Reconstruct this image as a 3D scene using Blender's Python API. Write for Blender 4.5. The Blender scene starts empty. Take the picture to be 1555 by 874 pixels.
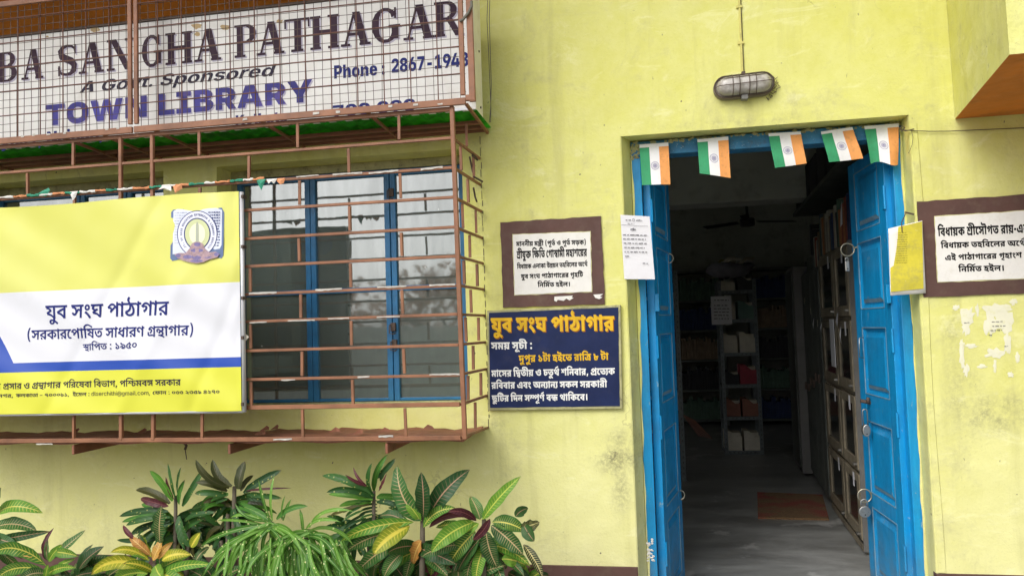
import bpy, math, random
from mathutils import Vector, Matrix
from mathutils.geometry import delaunay_2d_cdt
S = bpy.context.scene
COL = S.collection
rad = math.radians

# ------------------------------------------------------------------ camera
YAW, PITCH, ROLL, FOC, DIST = rad(-10.18), rad(3.0865), rad(-1.8268), 1165.0, 3.4
def camrot():
    cy, sy, cp, sp, cr, sr = math.cos(YAW), math.sin(YAW), math.cos(PITCH), math.sin(PITCH), math.cos(ROLL), math.sin(ROLL)
    Bm = Matrix(((1, 0, 0), (0, 0, -1), (0, 1, 0)))
    Ry = Matrix(((cy, 0, -sy), (0, 1, 0), (sy, 0, cy)))
    Rx = Matrix(((1, 0, 0), (0, cp, sp), (0, -sp, cp)))
    Rz = Matrix(((cr, -sr, 0), (sr, cr, 0), (0, 0, 1)))
    return Rz @ Rx @ Ry @ Bm
RM = camrot()
cam_d = bpy.data.cameras.new('camera')
cam = bpy.data.objects.new('camera', cam_d)
COL.objects.link(cam)
cam_d.sensor_width = 36.0
cam_d.lens = FOC / 1555 * 36
cam_d.clip_start = 0.05
cam_d.clip_end = 500
cam.matrix_world = Matrix((RM[0], -RM[1], -RM[2])).transposed().to_4x4()
cam.location = (0, -DIST, 0)
S.camera = cam

def at(x, y, Y=0.0):
    """point of the plane at depth Y seen at a pixel of the photograph (used to measure the place)"""
    r = RM.transposed() @ Vector(((x - 777.5) / FOC, (y - 437) / FOC, 1))
    t = (Y + DIST) / r.y
    return Vector((r.x * t, Y, r.z * t))
def at_z(x, y, Z):
    r = RM.transposed() @ Vector(((x - 777.5) / FOC, (y - 437) / FOC, 1))
    t = Z / r.z
    return Vector((r.x * t, r.y * t - DIST, Z))
def at_x(x, y, X):
    r = RM.transposed() @ Vector(((x - 777.5) / FOC, (y - 437) / FOC, 1))
    t = X / r.x
    return Vector((X, r.y * t - DIST, r.z * t))

# ------------------------------------------------------------------ world, sun, exposure
SUN_EL, SUN_AZ = 42, -30          # azimuth: degrees to the right of straight behind the camera
W = bpy.data.worlds.new('World')
S.world = W
W.use_nodes = True
wn = W.node_tree
wn.nodes.clear()
sky = wn.nodes.new('ShaderNodeTexSky')
sky.sky_type = 'NISHITA'
sky.sun_disc = False
sky.sun_elevation = rad(SUN_EL)
sky.sun_rotation = rad(180 - SUN_AZ)
sky.air_density = 1.0
sky.dust_density = 4.0
sky.ozone_density = 1.0
hs = wn.nodes.new('ShaderNodeHueSaturation')
hs.inputs['Saturation'].default_value = 0.12
bgn = wn.nodes.new('ShaderNodeBackground')
bgn.inputs[1].default_value = 0.15
wo = wn.nodes.new('ShaderNodeOutputWorld')
wn.links.new(sky.outputs[0], hs.inputs['Color'])
wn.links.new(hs.outputs[0], bgn.inputs[0])
wn.links.new(bgn.outputs[0], wo.inputs[0])
sd = bpy.data.lights.new('sun', 'SUN')
sun = bpy.data.objects.new('sun', sd)
COL.objects.link(sun)
sd.energy = 0.8
sd.angle = rad(34)
sd.color = (1.0, 0.96, 0.88)
a = rad(SUN_AZ)
sdir = Vector((math.sin(a) * math.cos(rad(SUN_EL)), -math.cos(a) * math.cos(rad(SUN_EL)), math.sin(rad(SUN_EL))))
sun.rotation_euler = (-sdir).to_track_quat('-Z', 'Y').to_euler()
sun.location = sdir * 20
S.view_settings.view_transform = 'Standard'
S.view_settings.look = 'None'
S.view_settings.gamma = 1
S.view_settings.exposure = 0.37
S.render.engine = 'CYCLES'
S.cycles.max_bounces = 10
S.cycles.diffuse_bounces = 6
S.cycles.glossy_bounces = 4
S.cycles.transparent_max_bounces = 8
S.cycles.use_denoising = True
S.cycles.sample_clamp_indirect = 6

# ------------------------------------------------------------------ helpers
class MB:
    def __init__(s):
        s.v, s.f, s.m, s.uv = [], [], [], []
    def add(s, vs, fs, mi=0, uvs=None):
        n = len(s.v)
        s.v += [tuple(v) for v in vs]
        s.f += [tuple(i + n for i in f) for f in fs]
        s.m += [mi] * len(fs)
        s.uv += uvs if uvs else [(0, 0)] * len(vs)
        return s
    def box(s, x0, x1, y0, y1, z0, z1, mi=0):
        vs = [(x0, y0, z0), (x1, y0, z0), (x1, y1, z0), (x0, y1, z0), (x0, y0, z1), (x1, y0, z1), (x1, y1, z1), (x0, y1, z1)]
        return s.add(vs, [(0, 3, 2, 1), (4, 5, 6, 7), (0, 1, 5, 4), (1, 2, 6, 5), (2, 3, 7, 6), (3, 0, 4, 7)], mi)
    def hexa(s, a, b, mi=0):
        """prism from two quads (front a, back b), each counter-clockwise seen from the front"""
        return s.add(list(a) + list(b), [(0, 1, 2, 3), (7, 6, 5, 4), (1, 0, 4, 5), (2, 1, 5, 6), (3, 2, 6, 7), (0, 3, 7, 4)], mi)
    def beam(s, p, q, w, h=None, up=(0, 0, 1), mi=0):
        p, q = Vector(p), Vector(q)
        h = w if h is None else h
        d = (q - p).normalized()
        u = Vector(up)
        if abs(d.dot(u)) > .95: u = Vector((0, 1, 0))
        sx = d.cross(u).normalized() * w / 2
        sz = sx.cross(d).normalized() * h / 2
        a = [p - sx - sz, p + sx - sz, p + sx + sz, p - sx + sz]
        b = [v + (q - p) for v in a]
        return s.add(a + b, [(0, 1, 2, 3), (7, 6, 5, 4), (1, 0, 4, 5), (2, 1, 5, 6), (3, 2, 6, 7), (0, 3, 7, 4)], mi)
    def tube(s, pts, r, n=6, mi=0, closed=False):
        pts = [Vector(p) for p in pts]
        m = len(pts)
        base = len(s.v)
        nrm = None
        for i, p in enumerate(pts):
            a = pts[i - 1] if (i > 0 or closed) else p
            b = pts[(i + 1) % m] if (i < m - 1 or closed) else p
            d = (b - a).normalized()
            if nrm is None:
                nrm = d.orthogonal().normalized()
            nrm = (nrm - d * nrm.dot(d)).normalized()
            bn = d.cross(nrm)
            rr = r[i] if isinstance(r, (list, tuple)) else r
            for k in range(n):
                t = 2 * math.pi * k / n
                s.v.append(tuple(p + (nrm * math.cos(t) + bn * math.sin(t)) * rr))
                s.uv.append((k / n, i / m))
        for i in range(m if closed else m - 1):
            j = (i + 1) % m
            for k in range(n):
                k2 = (k + 1) % n
                s.f.append((base + i * n + k, base + i * n + k2, base + j * n + k2, base + j * n + k))
                s.m.append(mi)
        if not closed:
            s.f.append(tuple(base + k for k in reversed(range(n)))); s.m.append(mi)
            s.f.append(tuple(base + (m - 1) * n + k for k in range(n))); s.m.append(mi)
        return s
    def prism(s, poly, y0, y1, mi=0):
        """polygon in (x,z), extruded from y0 (front) to y1"""
        n = len(poly)
        vs = [(x, y0, z) for x, z in poly] + [(x, y1, z) for x, z in poly]
        fs = [tuple(range(n)), tuple(reversed(range(n, 2 * n)))] + [((i + 1) % n, i, i + n, (i + 1) % n + n) for i in range(n)]
        return s.add(vs, fs, mi)

def origin(o):
    v = Vector((0, 0, 0))
    while o:
        v += o.location
        o = o.parent
    return v
def tag(o, label=None, cat=None, group=None, kind=None):
    if label: o['label'] = label
    if cat: o['category'] = cat
    if group: o['group'] = group
    if kind: o['kind'] = kind
    return o
def thing(name, label, cat, loc=(0, 0, 0), group=None):
    o = bpy.data.objects.new(name, None)
    o.empty_display_size = .05
    COL.objects.link(o)
    o.location = loc
    return tag(o, label, cat, group)
def mesh_of(name, mb, mats, off=Vector((0, 0, 0)), smooth=False):
    me = bpy.data.meshes.new(name)
    me.from_pydata([tuple(Vector(v) - off) for v in mb.v], [], mb.f)
    for m in (mats if isinstance(mats, (list, tuple)) else [mats]):
        me.materials.append(m)
    me.polygons.foreach_set('material_index', mb.m)
    uvl = me.uv_layers.new(name='UVMap')
    for lp in me.loops:
        uvl.data[lp.index].uv = mb.uv[lp.vertex_index]
    if smooth:
        me.polygons.foreach_set('use_smooth', [True] * len(me.polygons))
    me.update()
    return me
def obj(name, mb, mats, parent=None, local=False, smooth=False, bevel=0, label=None, kind=None):
    """one mesh object; vertices are given in world space unless local"""
    off = Vector((0, 0, 0)) if (local or not parent) else origin(parent)
    o = bpy.data.objects.new(name, mesh_of(name, mb, mats, off, smooth))
    COL.objects.link(o)
    if parent: o.parent = parent
    if bevel:
        b = o.modifiers.new('bevel', 'BEVEL')
        b.width = bevel
        b.segments = 1 if bevel < .003 else 2
        b.limit_method = 'ANGLE'
        b.angle_limit = rad(40)
    if label: o['label'] = label
    if kind: o['kind'] = kind
    return o
def inst(name, me, parent, loc, rot=(0, 0, 0), scale=(1, 1, 1)):
    o = bpy.data.objects.new(name, me)
    COL.objects.link(o)
    if parent: o.parent = parent
    o.location = Vector(loc) - (origin(parent) if parent else Vector((0, 0, 0)))
    o.rotation_euler = rot
    o.scale = scale
    return o

# ------------------------------------------------------------------ materials
class NT:
    def __init__(s, name):
        s.m = bpy.data.materials.new(name)
        s.m.use_nodes = True
        s.t = s.m.node_tree
        s.b = s.t.nodes['Principled BSDF']
        s.pos = None
    def n(s, t, **k):
        x = s.t.nodes.new('ShaderNode' + t)
        for a_, b_ in k.items(): setattr(x, a_, b_)
        return x
    def l(s, a_, b_): s.t.links.new(a_, b_)
    def val(s, sock, v):
        if hasattr(v, 'default_value') or hasattr(v, 'is_linked'): s.l(v, sock)
        elif isinstance(v, (tuple, list)) and len(v) == 3 and sock.type == 'RGBA': sock.default_value = (*v, 1)
        else: sock.default_value = v
    def co(s, kind='Object'):
        if kind == 'World':
            return s.n('NewGeometry').outputs['Position']
        return s.n('TexCoord').outputs[kind]
    def scale(s, v, sc):
        m = s.n('Mapping')
        s.l(v, m.inputs[0])
        m.inputs['Scale'].default_value = sc
        return m.outputs[0]
    def noise(s, v, sc, det=4, rough=.6, dist=0):
        x = s.n('TexNoise')
        s.l(v, x.inputs['Vector'])
        x.inputs['Scale'].default_value = sc
        x.inputs['Detail'].default_value = det
        x.inputs['Roughness'].default_value = rough
        x.inputs['Distortion'].default_value = dist
        return x.outputs[0]
    def ramp(s, f, a_, b_, lo=0.0, hi=1.0):
        x = s.n('MapRange')
        s.l(f, x.inputs[0])
        x.inputs[1].default_value, x.inputs[2].default_value, x.inputs[3].default_value, x.inputs[4].default_value = a_, b_, lo, hi
        return x.outputs[0]
    def math(s, op, a_, b_=0.0, c_=None):
        x = s.n('Math', operation=op)
        s.val(x.inputs[0], a_); s.val(x.inputs[1], b_)
        if c_ is not None: s.val(x.inputs[2], c_)
        return x.outputs[0]
    def mix(s, f, a_, b_):
        x = s.n('Mix', data_type='RGBA')
        s.val(x.inputs[0], f); s.val(x.inputs[6], a_); s.val(x.inputs[7], b_)
        return x.outputs[2]
    def bump(s, h, st=.3, d=.01):
        x = s.n('Bump')
        s.l(h, x.inputs['Height'])
        x.inputs['Strength'].default_value = st
        x.inputs['Distance'].default_value = d
        s.l(x.outputs[0], s.b.inputs['Normal'])
    def out(s, col, rough=.6, metal=0.0, **k):
        s.val(s.b.inputs['Base Color'], col)
        s.val(s.b.inputs['Roughness'], rough)
        s.b.inputs['Metallic'].default_value = metal
        for a_, b_ in k.items(): s.val(s.b.inputs[a_], b_)
        return s.m
def paint(name, c, rough=.55, var=.25, dirt=(0.05, 0.045, 0.04), dirt_amt=.35, chips=None, chip_amt=.68, sc=6, metal=0, bump=.15, co='World'):
    t = NT(name)
    if 'lettering' in name or 'print' in name: t.b.inputs['Specular IOR Level'].default_value = .12
    v = t.co(co)
    n1 = t.noise(v, sc, 6)
    n2 = t.noise(v, sc * 7, 5)
    col = t.mix(t.ramp(n1, .3, .7), tuple(x * (1 - var) for x in c), tuple(min(1, x * (1 + var * .6)) for x in c))
    d = t.ramp(t.noise(v, sc * 2.3, 8, .7), .52, .75, 0, dirt_amt)
    col = t.mix(d, col, dirt)
    if chips:
        col = t.mix(t.ramp(t.noise(v, sc * 9, 8, .75), chip_amt, chip_amt + .02), col, chips)
    t.bump(n2, bump, .004)
    return t.out(col, t.ramp(n2, .3, .7, rough - .08, rough + .12), metal)

def wall_material():
    t = NT('yellow_limewash')
    v = t.co('World')
    n1 = t.noise(v, 1.3, 5)
    n2 = t.noise(v, 9, 8, .7)
    col = t.mix(t.ramp(n1, .3, .7), (.66, .64, .15), (.72, .71, .245))
    col = t.mix(t.ramp(n2, .35, .75, 0, .4), col, (.84, .82, .44))
    # paler towards the bottom, unevenly
    sx = t.n('SeparateXYZ'); t.l(v, sx.inputs[0])
    low = t.ramp(sx.outputs[2], -.1, -1.1, 0, .75)
    col = t.mix(t.math('MULTIPLY', low, t.ramp(n1, .25, .7, .5, 1)), col, (.82, .78, .44))
    # vertical streaks
    st = t.noise(t.scale(v, (7, 7, .7)), 1.0, 6, .65)
    col = t.mix(t.ramp(st, .54, .76, 0, .45), col, (.42, .39, .15))
    col = t.mix(t.math('MULTIPLY', t.ramp(t.noise(v, 3.1, 8, .75, .6), .54, .70, 0, .5), t.ramp(n2, .4, .6)), col, (.34, .31, .17))
    # grubby places where hands and bicycles rub
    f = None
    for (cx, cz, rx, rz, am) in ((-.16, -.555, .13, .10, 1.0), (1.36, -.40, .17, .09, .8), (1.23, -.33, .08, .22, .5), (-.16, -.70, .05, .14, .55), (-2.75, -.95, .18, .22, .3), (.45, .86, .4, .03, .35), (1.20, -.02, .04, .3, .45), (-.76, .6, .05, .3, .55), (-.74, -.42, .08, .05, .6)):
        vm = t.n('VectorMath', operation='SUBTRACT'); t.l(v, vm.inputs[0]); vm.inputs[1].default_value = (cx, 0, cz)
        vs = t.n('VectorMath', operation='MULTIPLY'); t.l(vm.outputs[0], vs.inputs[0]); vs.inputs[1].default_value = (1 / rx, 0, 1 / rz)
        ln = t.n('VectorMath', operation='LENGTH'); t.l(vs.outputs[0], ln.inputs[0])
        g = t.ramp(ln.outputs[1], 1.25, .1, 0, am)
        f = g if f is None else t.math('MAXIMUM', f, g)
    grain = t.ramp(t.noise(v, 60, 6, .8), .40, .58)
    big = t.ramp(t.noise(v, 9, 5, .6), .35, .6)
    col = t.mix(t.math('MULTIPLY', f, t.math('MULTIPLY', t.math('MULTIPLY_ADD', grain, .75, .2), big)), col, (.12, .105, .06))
    # specks, chips, pock marks
    sp = t.ramp(t.noise(v, 26, 3, .5), .735, .755)
    col = t.mix(sp, col, (.14, .12, .08))
    sp2 = t.ramp(t.noise(t.scale(v, (1, 1, .45)), 44, 2, .5), .74, .76, 0, .6)
    col = t.mix(sp2, col, (.2, .18, .1))
    # hairline cracks in the plaster
    vo = t.n('TexVoronoi'); vo.feature = 'DISTANCE_TO_EDGE'; vo.inputs['Scale'].default_value = 1.7
    wv = t.n('VectorMath', operation='ADD'); t.l(v, wv.inputs[0])
    nc = t.n('TexNoise'); nc.inputs['Scale'].default_value = 5; nc.inputs['Detail'].default_value = 6; t.l(v, nc.inputs['Vector'])
    ns_ = t.n('VectorMath', operation='SCALE'); t.l(nc.outputs[1], ns_.inputs[0]); ns_.inputs['Scale'].default_value = .35
    t.l(ns_.outputs[0], wv.inputs[1]); t.l(wv.outputs[0], vo.inputs['Vector'])
    cm = t.math('MULTIPLY', t.ramp(vo.outputs['Distance'], .006, .002), t.ramp(t.noise(v, 1.9, 3), .56, .64, 0, .3))
    col = t.mix(cm, col, (.22, .19, .09))
    # scuffs and lighter trowelled patches
    col = t.mix(t.ramp(t.noise(t.scale(v, (1, 1, 2.2)), 4.3, 9, .72, .8), .56, .66, 0, .35), col, (.88, .86, .52))
    col = t.mix(t.ramp(t.noise(v, 120, 3, .7), .60, .72, 0, .30), col, (.33, .30, .14))
    h = t.math('ADD', t.math('MULTIPLY', n2, .6), t.math('MULTIPLY', t.noise(v, 70, 4), .25))
    h = t.math('ADD', h, t.math('MULTIPLY', t.noise(v, 2.2, 3), 3.0))
    t.bump(h, .5, .016)
    return t.out(col, .85)
M = {}
M['wall'] = wall_material()
M['orange'] = paint('orange_soffit_paint', (.62, .19, .02), .8, .3, (.12, .05, .02), .4, sc=3)
M['maroon'] = paint('maroon_paint', (.105, .05, .04), .7, .25, (.2, .16, .1), .35, (.32, .28, .2), .72, sc=5)
M['brown'] = paint('brown_grille_paint', (.28, .12, .06), .55, .35, (.12, .06, .04), .4, (.5, .42, .36), .71, sc=9)
M['tray'] = paint('brown_tray_paint', (.27, .105, .06), .7, .35, (.08, .045, .03), .6, (.45, .36, .3), .72, sc=7)
def door_paint():
    t = NT('blue_door_paint')
    v = t.co('World')
    br = t.noise(t.scale(v, (30, 30, 2.2)), 1.6, 6, .7)
    n = t.noise(v, 5, 8, .7)
    col = t.mix(t.ramp(br, .3, .7), (.003, .23, .53), (.006, .33, .68))
    col = t.mix(t.ramp(n, .47, .70, 0, .5), col, (.008, .13, .28))
    col = t.mix(t.ramp(t.noise(t.scale(v, (1, 1, .5)), 38, 7, .75), .635, .655), col, (.26, .40, .46))
    col = t.mix(t.ramp(t.noise(v, 11, 9, .75), .68, .70, 0, .8), col, (.10, .13, .13))
    sx = t.n('SeparateXYZ'); t.l(v, sx.inputs[0])
    low = t.math('MULTIPLY', t.ramp(sx.outputs[2], -.9, -1.28, 0, .55), t.ramp(t.noise(v, 14, 6), .4, .6))
    col = t.mix(low, col, (.16, .17, .15))
    t.bump(t.math('ADD', br, t.math('MULTIPLY', n, .6)), .35, .003)
    return t.out(col, t.ramp(n, .3, .7, .28, .55))
M['blue'] = door_paint()
M['blue_old'] = paint('weathered_blue_paint', (.03, .18, .34), .6, .35, (.05, .06, .06), .7, (.55, .56, .5), .63, sc=12)
M['blue_win'] = paint('window_blue_paint', (.02, .15, .33), .45, .3, (.03, .06, .08), .4, (.4, .42, .3), .72, sc=8)
M['panel_highlight'] = paint('panel_highlight_blue', (.20, .34, .44), .5, .3, (.05, .16, .28), .6, sc=14)  # pale blue imitates the light caught on panel bevels and mouldings
M['white'] = paint('white_panel_paint', (.78, .76, .70), .6, .08, (.45, .38, .26), .5, sc=5)
M['sign_white'] = paint('signboard_white', (.80, .79, .77), .45, .06, (.50, .42, .32), .32, sc=3)
M['navy'] = paint('navy_enamel', (.014, .024, .085), .42, .25, (.05, .05, .08), .4, (.25, .16, .1), .76, sc=8)
M['navy'].node_tree.nodes['Principled BSDF'].inputs['Specular IOR Level'].default_value = .2
M['sign_edge'] = paint('sign_frame_yellow', (.42, .40, .2), .7, .3, (.05, .04, .03), .8, (.6, .6, .5), .66, sc=14)
M['ink_black'] = paint('black_lettering', (.012, .011, .012), .5, .2, dirt_amt=0)
M['ink_white'] = paint('white_lettering', (.80, .80, .78), .5, .05, dirt_amt=.1)
M['ink_yellow'] = paint('yellow_lettering', (.76, .46, .03), .5, .15, dirt_amt=.25, sc=14)
M['ink_navy'] = paint('navy_print', (.022, .03, .17), .5, .1, dirt_amt=0)
M['ink_dark'] = paint('dark_print', (.035, .03, .055), .5, .1, dirt_amt=0)
M['ink_violet'] = paint('violet_print', (.075, .07, .30), .5, .6, (.17, .12, .33), .7, sc=5)
M['ink_plum'] = paint('plum_print', (.050, .026, .045), .5, .35, dirt_amt=0)
M['ink_lilac'] = paint('faded_lilac_print', (.50, .47, .58), .5, .1, dirt_amt=0)
M['steel'] = paint('worn_steel', (.45, .43, .40), .35, .2, (.12, .09, .06), .5, sc=20, metal=.9)
M['brass'] = paint('brass_steel', (.5, .44, .32), .35, .2, (.14, .1, .05), .5, sc=30, metal=.85)
M['iron'] = paint('rusty_iron', (.09, .06, .045), .7, .3, sc=15)
M['alu'] = paint('aluminium_frame', (.62, .63, .66), .4, .1, (.3, .3, .3), .3, sc=8, metal=.25)
M['paper'] = paint('notice_paper', (.74, .73, .76), .75, .04, (.6, .58, .56), .3, sc=8, bump=.1)
M['paper_white'] = paint('torn_paper', (.80, .78, .74), .8, .05, (.6, .55, .45), .4, sc=20)
M['conduit'] = paint('yellow_conduit', (.62, .56, .17), .6, .15, sc=10)
M['wood'] = paint('old_bookcase_wood', (.27, .225, .155), .5, .4, (.02, .016, .012), .6, (.25, .2, .14), .74, sc=5)
M['wood_dark'] = paint('dark_cabinet_paint', (.11, .12, .105), .55, .4, (.015, .015, .015), .5, sc=5)
M['greysteel'] = paint('grey_cabinet_steel', (.18, .175, .165), .5, .2, (.1, .08, .06), .4, sc=5)
M['rack'] = paint('slotted_angle_steel', (.13, .15, .155), .45, .2, (.06, .05, .05), .5, sc=20, metal=.3)
M['room'] = paint('grimy_room_plaster', (.60, .61, .56), .9, .15, (.12, .11, .1), .5, sc=2)
M['cream'] = paint('cream_card', (.62, .58, .48), .8, .1, (.3, .26, .2), .4, sc=15)
M['cardgreen'] = paint('green_card', (.14, .24, .21), .8, .1, sc=15)
M['cardred'] = paint('red_card', (.35, .05, .07), .8, .15, sc=15)
M['cardbrown'] = paint('brown_card', (.30, .13, .09), .8, .15, sc=15)
M['black'] = paint('black_card', (.03, .03, .032), .7, .2, sc=15)
M['rubber'] = paint('cable_sheath', (.16, .15, .12), .7, .2, sc=20)

def glass_pane():
    t = NT('dusty_window_glass')
    v = t.co('World')
    st = t.noise(t.scale(v, (9, 9, 1.2)), 1.4, 6, .7)
    n = t.noise(v, 14, 6, .7)
    t.b.inputs['Base Color'].default_value = (.045, .055, .05, 1)
    col = t.mix(t.ramp(t.math('MULTIPLY', st, n), .28, .42, 0, .55), (.105, .135, .125), (.25, .26, .25))
    col = t.mix(t.ramp(t.noise(v, 40, 2), .765, .775), col, (.75, .75, .7))
    t.out(col, .7)
    gl = t.n('BsdfGlossy'); gl.inputs['Roughness'].default_value = .035
    gl.inputs['Color'].default_value = (.9, .92, .92, 1)
    ms = t.n('MixShader')
    t.l(t.ramp(st, .3, .75, .29, .19), ms.inputs[0])
    tp_ = t.n('BsdfTransparent'); tp_.inputs[0].default_value = (.75, .85, .8, 1)
    m2 = t.n('MixShader'); m2.inputs[0].default_value = .32
    t.l(t.b.outputs[0], m2.inputs[1]); t.l(tp_.outputs[0], m2.inputs[2])
    t.l(m2.outputs[0], ms.inputs[1]); t.l(gl.outputs[0], ms.inputs[2])
    t.l(ms.outputs[0], t.t.nodes['Material Output'].inputs[0])
    bp = t.n('Bump'); t.l(t.noise(v, 5, 2), bp.inputs['Height']); bp.inputs['Strength'].default_value = .04; bp.inputs['Distance'].default_value = .01
    t.l(bp.outputs[0], gl.inputs['Normal'])
    return t.m
M['glass'] = glass_pane()
def clear_glass():
    t = NT('bookcase_glass')
    return t.out((.02, .022, .02), .12, 0)
M['glass_dark'] = clear_glass()
def lamp_glass():
    t = NT('dusty_lamp_glass')
    v = t.co('World')
    return t.out(t.mix(t.ramp(t.noise(v, 30, 5), .4, .6), (.36, .33, .30), (.55, .52, .5)), .22)
M['lamp_glass'] = lamp_glass()
def green_sheet():
    t = NT('green_fibreglass_sheet')
    v = t.co('World')
    col = t.mix(t.ramp(t.noise(t.scale(v, (1, 5, 1)), 3, 5), .35, .65), (.02, .24, .015), (.05, .62, .03))
    tr = t.n('BsdfTranslucent'); t.l(col, tr.inputs[0])
    t.out(col, .5)
    ms = t.n('MixShader'); ms.inputs[0].default_value = .6
    t.l(t.b.outputs[0], ms.inputs[1]); t.l(tr.outputs[0], ms.inputs[2])
    t.l(ms.outputs[0], t.t.nodes['Material Output'].inputs[0])
    return t.m
M['green'] = green_sheet()
def floor_mat():
    t = NT('worn_cement_floor')
    v = t.co('World')
    n = t.noise(t.scale(v, (.7, 1.6, 1)), 2.2, 8, .7, .5)
    col = t.mix(t.ramp(n, .35, .65), (.15, .15, .14), (.34, .34, .325))
    col = t.mix(t.ramp(t.noise(v, 3.4, 6, .6), .60, .66, 0, .6), col, (.50, .49, .47))
    t.bump(t.noise(v, 30, 6), .15, .004)
    return t.out(col, t.ramp(n, .3, .7, .28, .55))
M['floor'] = floor_mat()
def ground_mat():
    t = NT('earth_and_cement_yard')
    v = t.co('World')
    n = t.noise(v, 2, 10, .7)
    t.bump(t.noise(v, 25, 8, .8), .6, .02)
    return t.out(t.mix(t.ramp(n, .35, .65), (.22, .22, .18), (.35, .35, .32)), .95)
M['ground'] = ground_mat()
def mat_mat():
    t = NT('coir_doormat')
    v = t.co('World')
    n = t.noise(v, 4, 4)
    col = t.mix(t.ramp(n, .45, .6), (.26, .15, .07), (.34, .07, .05))
    col = t.mix(t.ramp(t.noise(v, 120, 3), .4, .6, 0, .5), col, (.08, .05, .03))
    t.bump(t.noise(v, 160, 3), .8, .01)
    return t.out(col, .95)
M['mat'] = mat_mat()

def banner_mat():
    """flat print of the banner: coloured fields in plan position (world x,z)"""
    t = NT('printed_flex_banner')
    v = t.co('World')
    sx = t.n('SeparateXYZ'); t.l(v, sx.inputs[0])
    X, Z = sx.outputs[0], sx.outputs[2]
    n = t.noise(v, 1.6, 3)
    yel = t.mix(t.ramp(n, .35, .65), (.66, .66, .11), (.72, .72, .19))
    whi = (.74, .745, .80)
    gt = lambda a_, b_: t.math('GREATER_THAN', a_, b_)
    col = t.mix(gt(Z, ZB1), yel, yel)
    inwhite = t.math('MULTIPLY', t.math('LESS_THAN', Z, ZB1), gt(Z, ZB2))
    col = t.mix(inwhite, yel, whi)
    # slanted blue corner: x < xa + (z - ZB2)*slope
    cut = t.math('LESS_THAN', X, t.math('MULTIPLY_ADD', t.math('SUBTRACT', Z, ZB2), -.62, XB0))
    col = t.mix(t.math('MULTIPLY', inwhite, cut), col, (.015, .07, .42))
    band = t.math('MULTIPLY', t.math('LESS_THAN', Z, ZB2), gt(Z, ZB3))
    col = t.mix(band, col, (.015, .07, .42))
    low = t.math('LESS_THAN', Z, ZB3)
    col = t.mix(low, col, (.70, .70, .06))
    col = t.mix(t.ramp(t.noise(v, 5, 8, .7), .62, .8, 0, .15), col, (.35, .32, .2))
    gb = t.n('NewGeometry')
    col = t.mix(gb.outputs['Backfacing'], col, (.20, .20, .205))
    return t.out(col, .42)
ZB1 = at(364, 428, -.43).z
ZB2 = at(370, 541.5, -.43).z
ZB3 = at(370, 556.5, -.43).z
XB0 = at(20, 551, -.43).x
M['banner'] = banner_mat()

def leaf_mat(name, dark, light, vein, vein_w=.10, side=11, side_amt=.75, edge=None, rough=.42, trans=.25, specks=None, top=None):
    t = NT(name)
    uv = t.n('UVMap').outputs[0]
    sx = t.n('SeparateXYZ'); t.l(uv, sx.inputs[0])
    u, vv = sx.outputs[0], sx.outputs[1]
    au = t.math('ABSOLUTE', u)
    oi = t.n('ObjectInfo')
    g = t.n('TexCoord').outputs['Object']
    n = t.noise(g, 22, 4)
    r = t.math('ADD', t.math('MULTIPLY', oi.outputs['Random'], .7), t.math('MULTIPLY', n, .5))
    col = t.mix(t.ramp(r, .2, .95), dark, light)
    if edge:
        col = t.mix(t.math('MULTIPLY', t.ramp(au, .55, 1, 0, .8), t.ramp(n, .4, .6)), col, edge)
    # side veins
    ph = t.math('SUBTRACT', t.math('MULTIPLY', vv, side), t.math('MULTIPLY', au, 1.1))
    fr = t.math('ABSOLUTE', t.math('SUBTRACT', t.math('FRACT', ph), .5))
    sv = t.math('MULTIPLY', t.ramp(fr, .13, .05), t.ramp(au, .96, .55, 0, 1))
    sv = t.math('MULTIPLY', sv, t.math('MULTIPLY', t.ramp(n, .3, .6, .45, 1), side_amt))
    col = t.mix(sv, col, vein)
    col = t.mix(t.ramp(au, vein_w * 1.3, vein_w * .6), col, vein)
    col = t.mix(t.ramp(t.noise(g, 60, 5, .7), .56, .72, 0, .35), col, (.10, .09, .05))
    tipd = t.math('MULTIPLY', t.ramp(vv, .9, 1.0), t.ramp(n, .45, .6))
    col = t.mix(tipd, col, (.14, .08, .03))
    if specks:
        vo = t.n('TexVoronoi'); vo.inputs['Scale'].default_value = 55; t.l(g, vo.inputs['Vector'])
        col = t.mix(t.ramp(vo.outputs['Distance'], .22, .16, 0, .9), col, specks)
    t.out(col, rough); t.b.inputs['Specular IOR Level'].default_value = .3
    tr = t.n('BsdfTranslucent'); t.l(col, tr.inputs[0])
    ms = t.n('MixShader'); ms.inputs[0].default_value = trans
    t.l(t.b.outputs[0], ms.inputs[1]); t.l(tr.outputs[0], ms.inputs[2])
    t.l(ms.outputs[0], t.t.nodes['Material Output'].inputs[0])
    t.bump(t.math('ADD', fr, t.math('MULTIPLY', n, .5)), .25, .004)
    return t.m
L = {}
L['green'] = leaf_mat('croton_green', (.035, .13, .02), (.12, .30, .03), (.66, .60, .12), .085, 17, .75)
L['bright'] = leaf_mat('croton_lime', (.09, .26, .03), (.17, .36, .04), (.66, .70, .12), .085, 17, .6, trans=.35)
L['dark'] = leaf_mat('croton_dark', (.012, .055, .015), (.035, .12, .025), (.46, .27, .17), .065, 16, .3)
L['pink'] = leaf_mat('croton_pink_rib', (.018, .08, .018), (.06, .19, .035), (.58, .42, .22), .075, 17, .75)
L['yellow'] = leaf_mat('croton_yellow', (.17, .28, .02), (.46, .44, .03), (.85, .72, .10), .22, 13, .9, edge=(.05, .13, .02), trans=.35)
L['orange'] = leaf_mat('croton_orange', (.45, .20, .05), (.62, .36, .08), (.75, .5, .15), .08, 10, .5)
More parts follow.
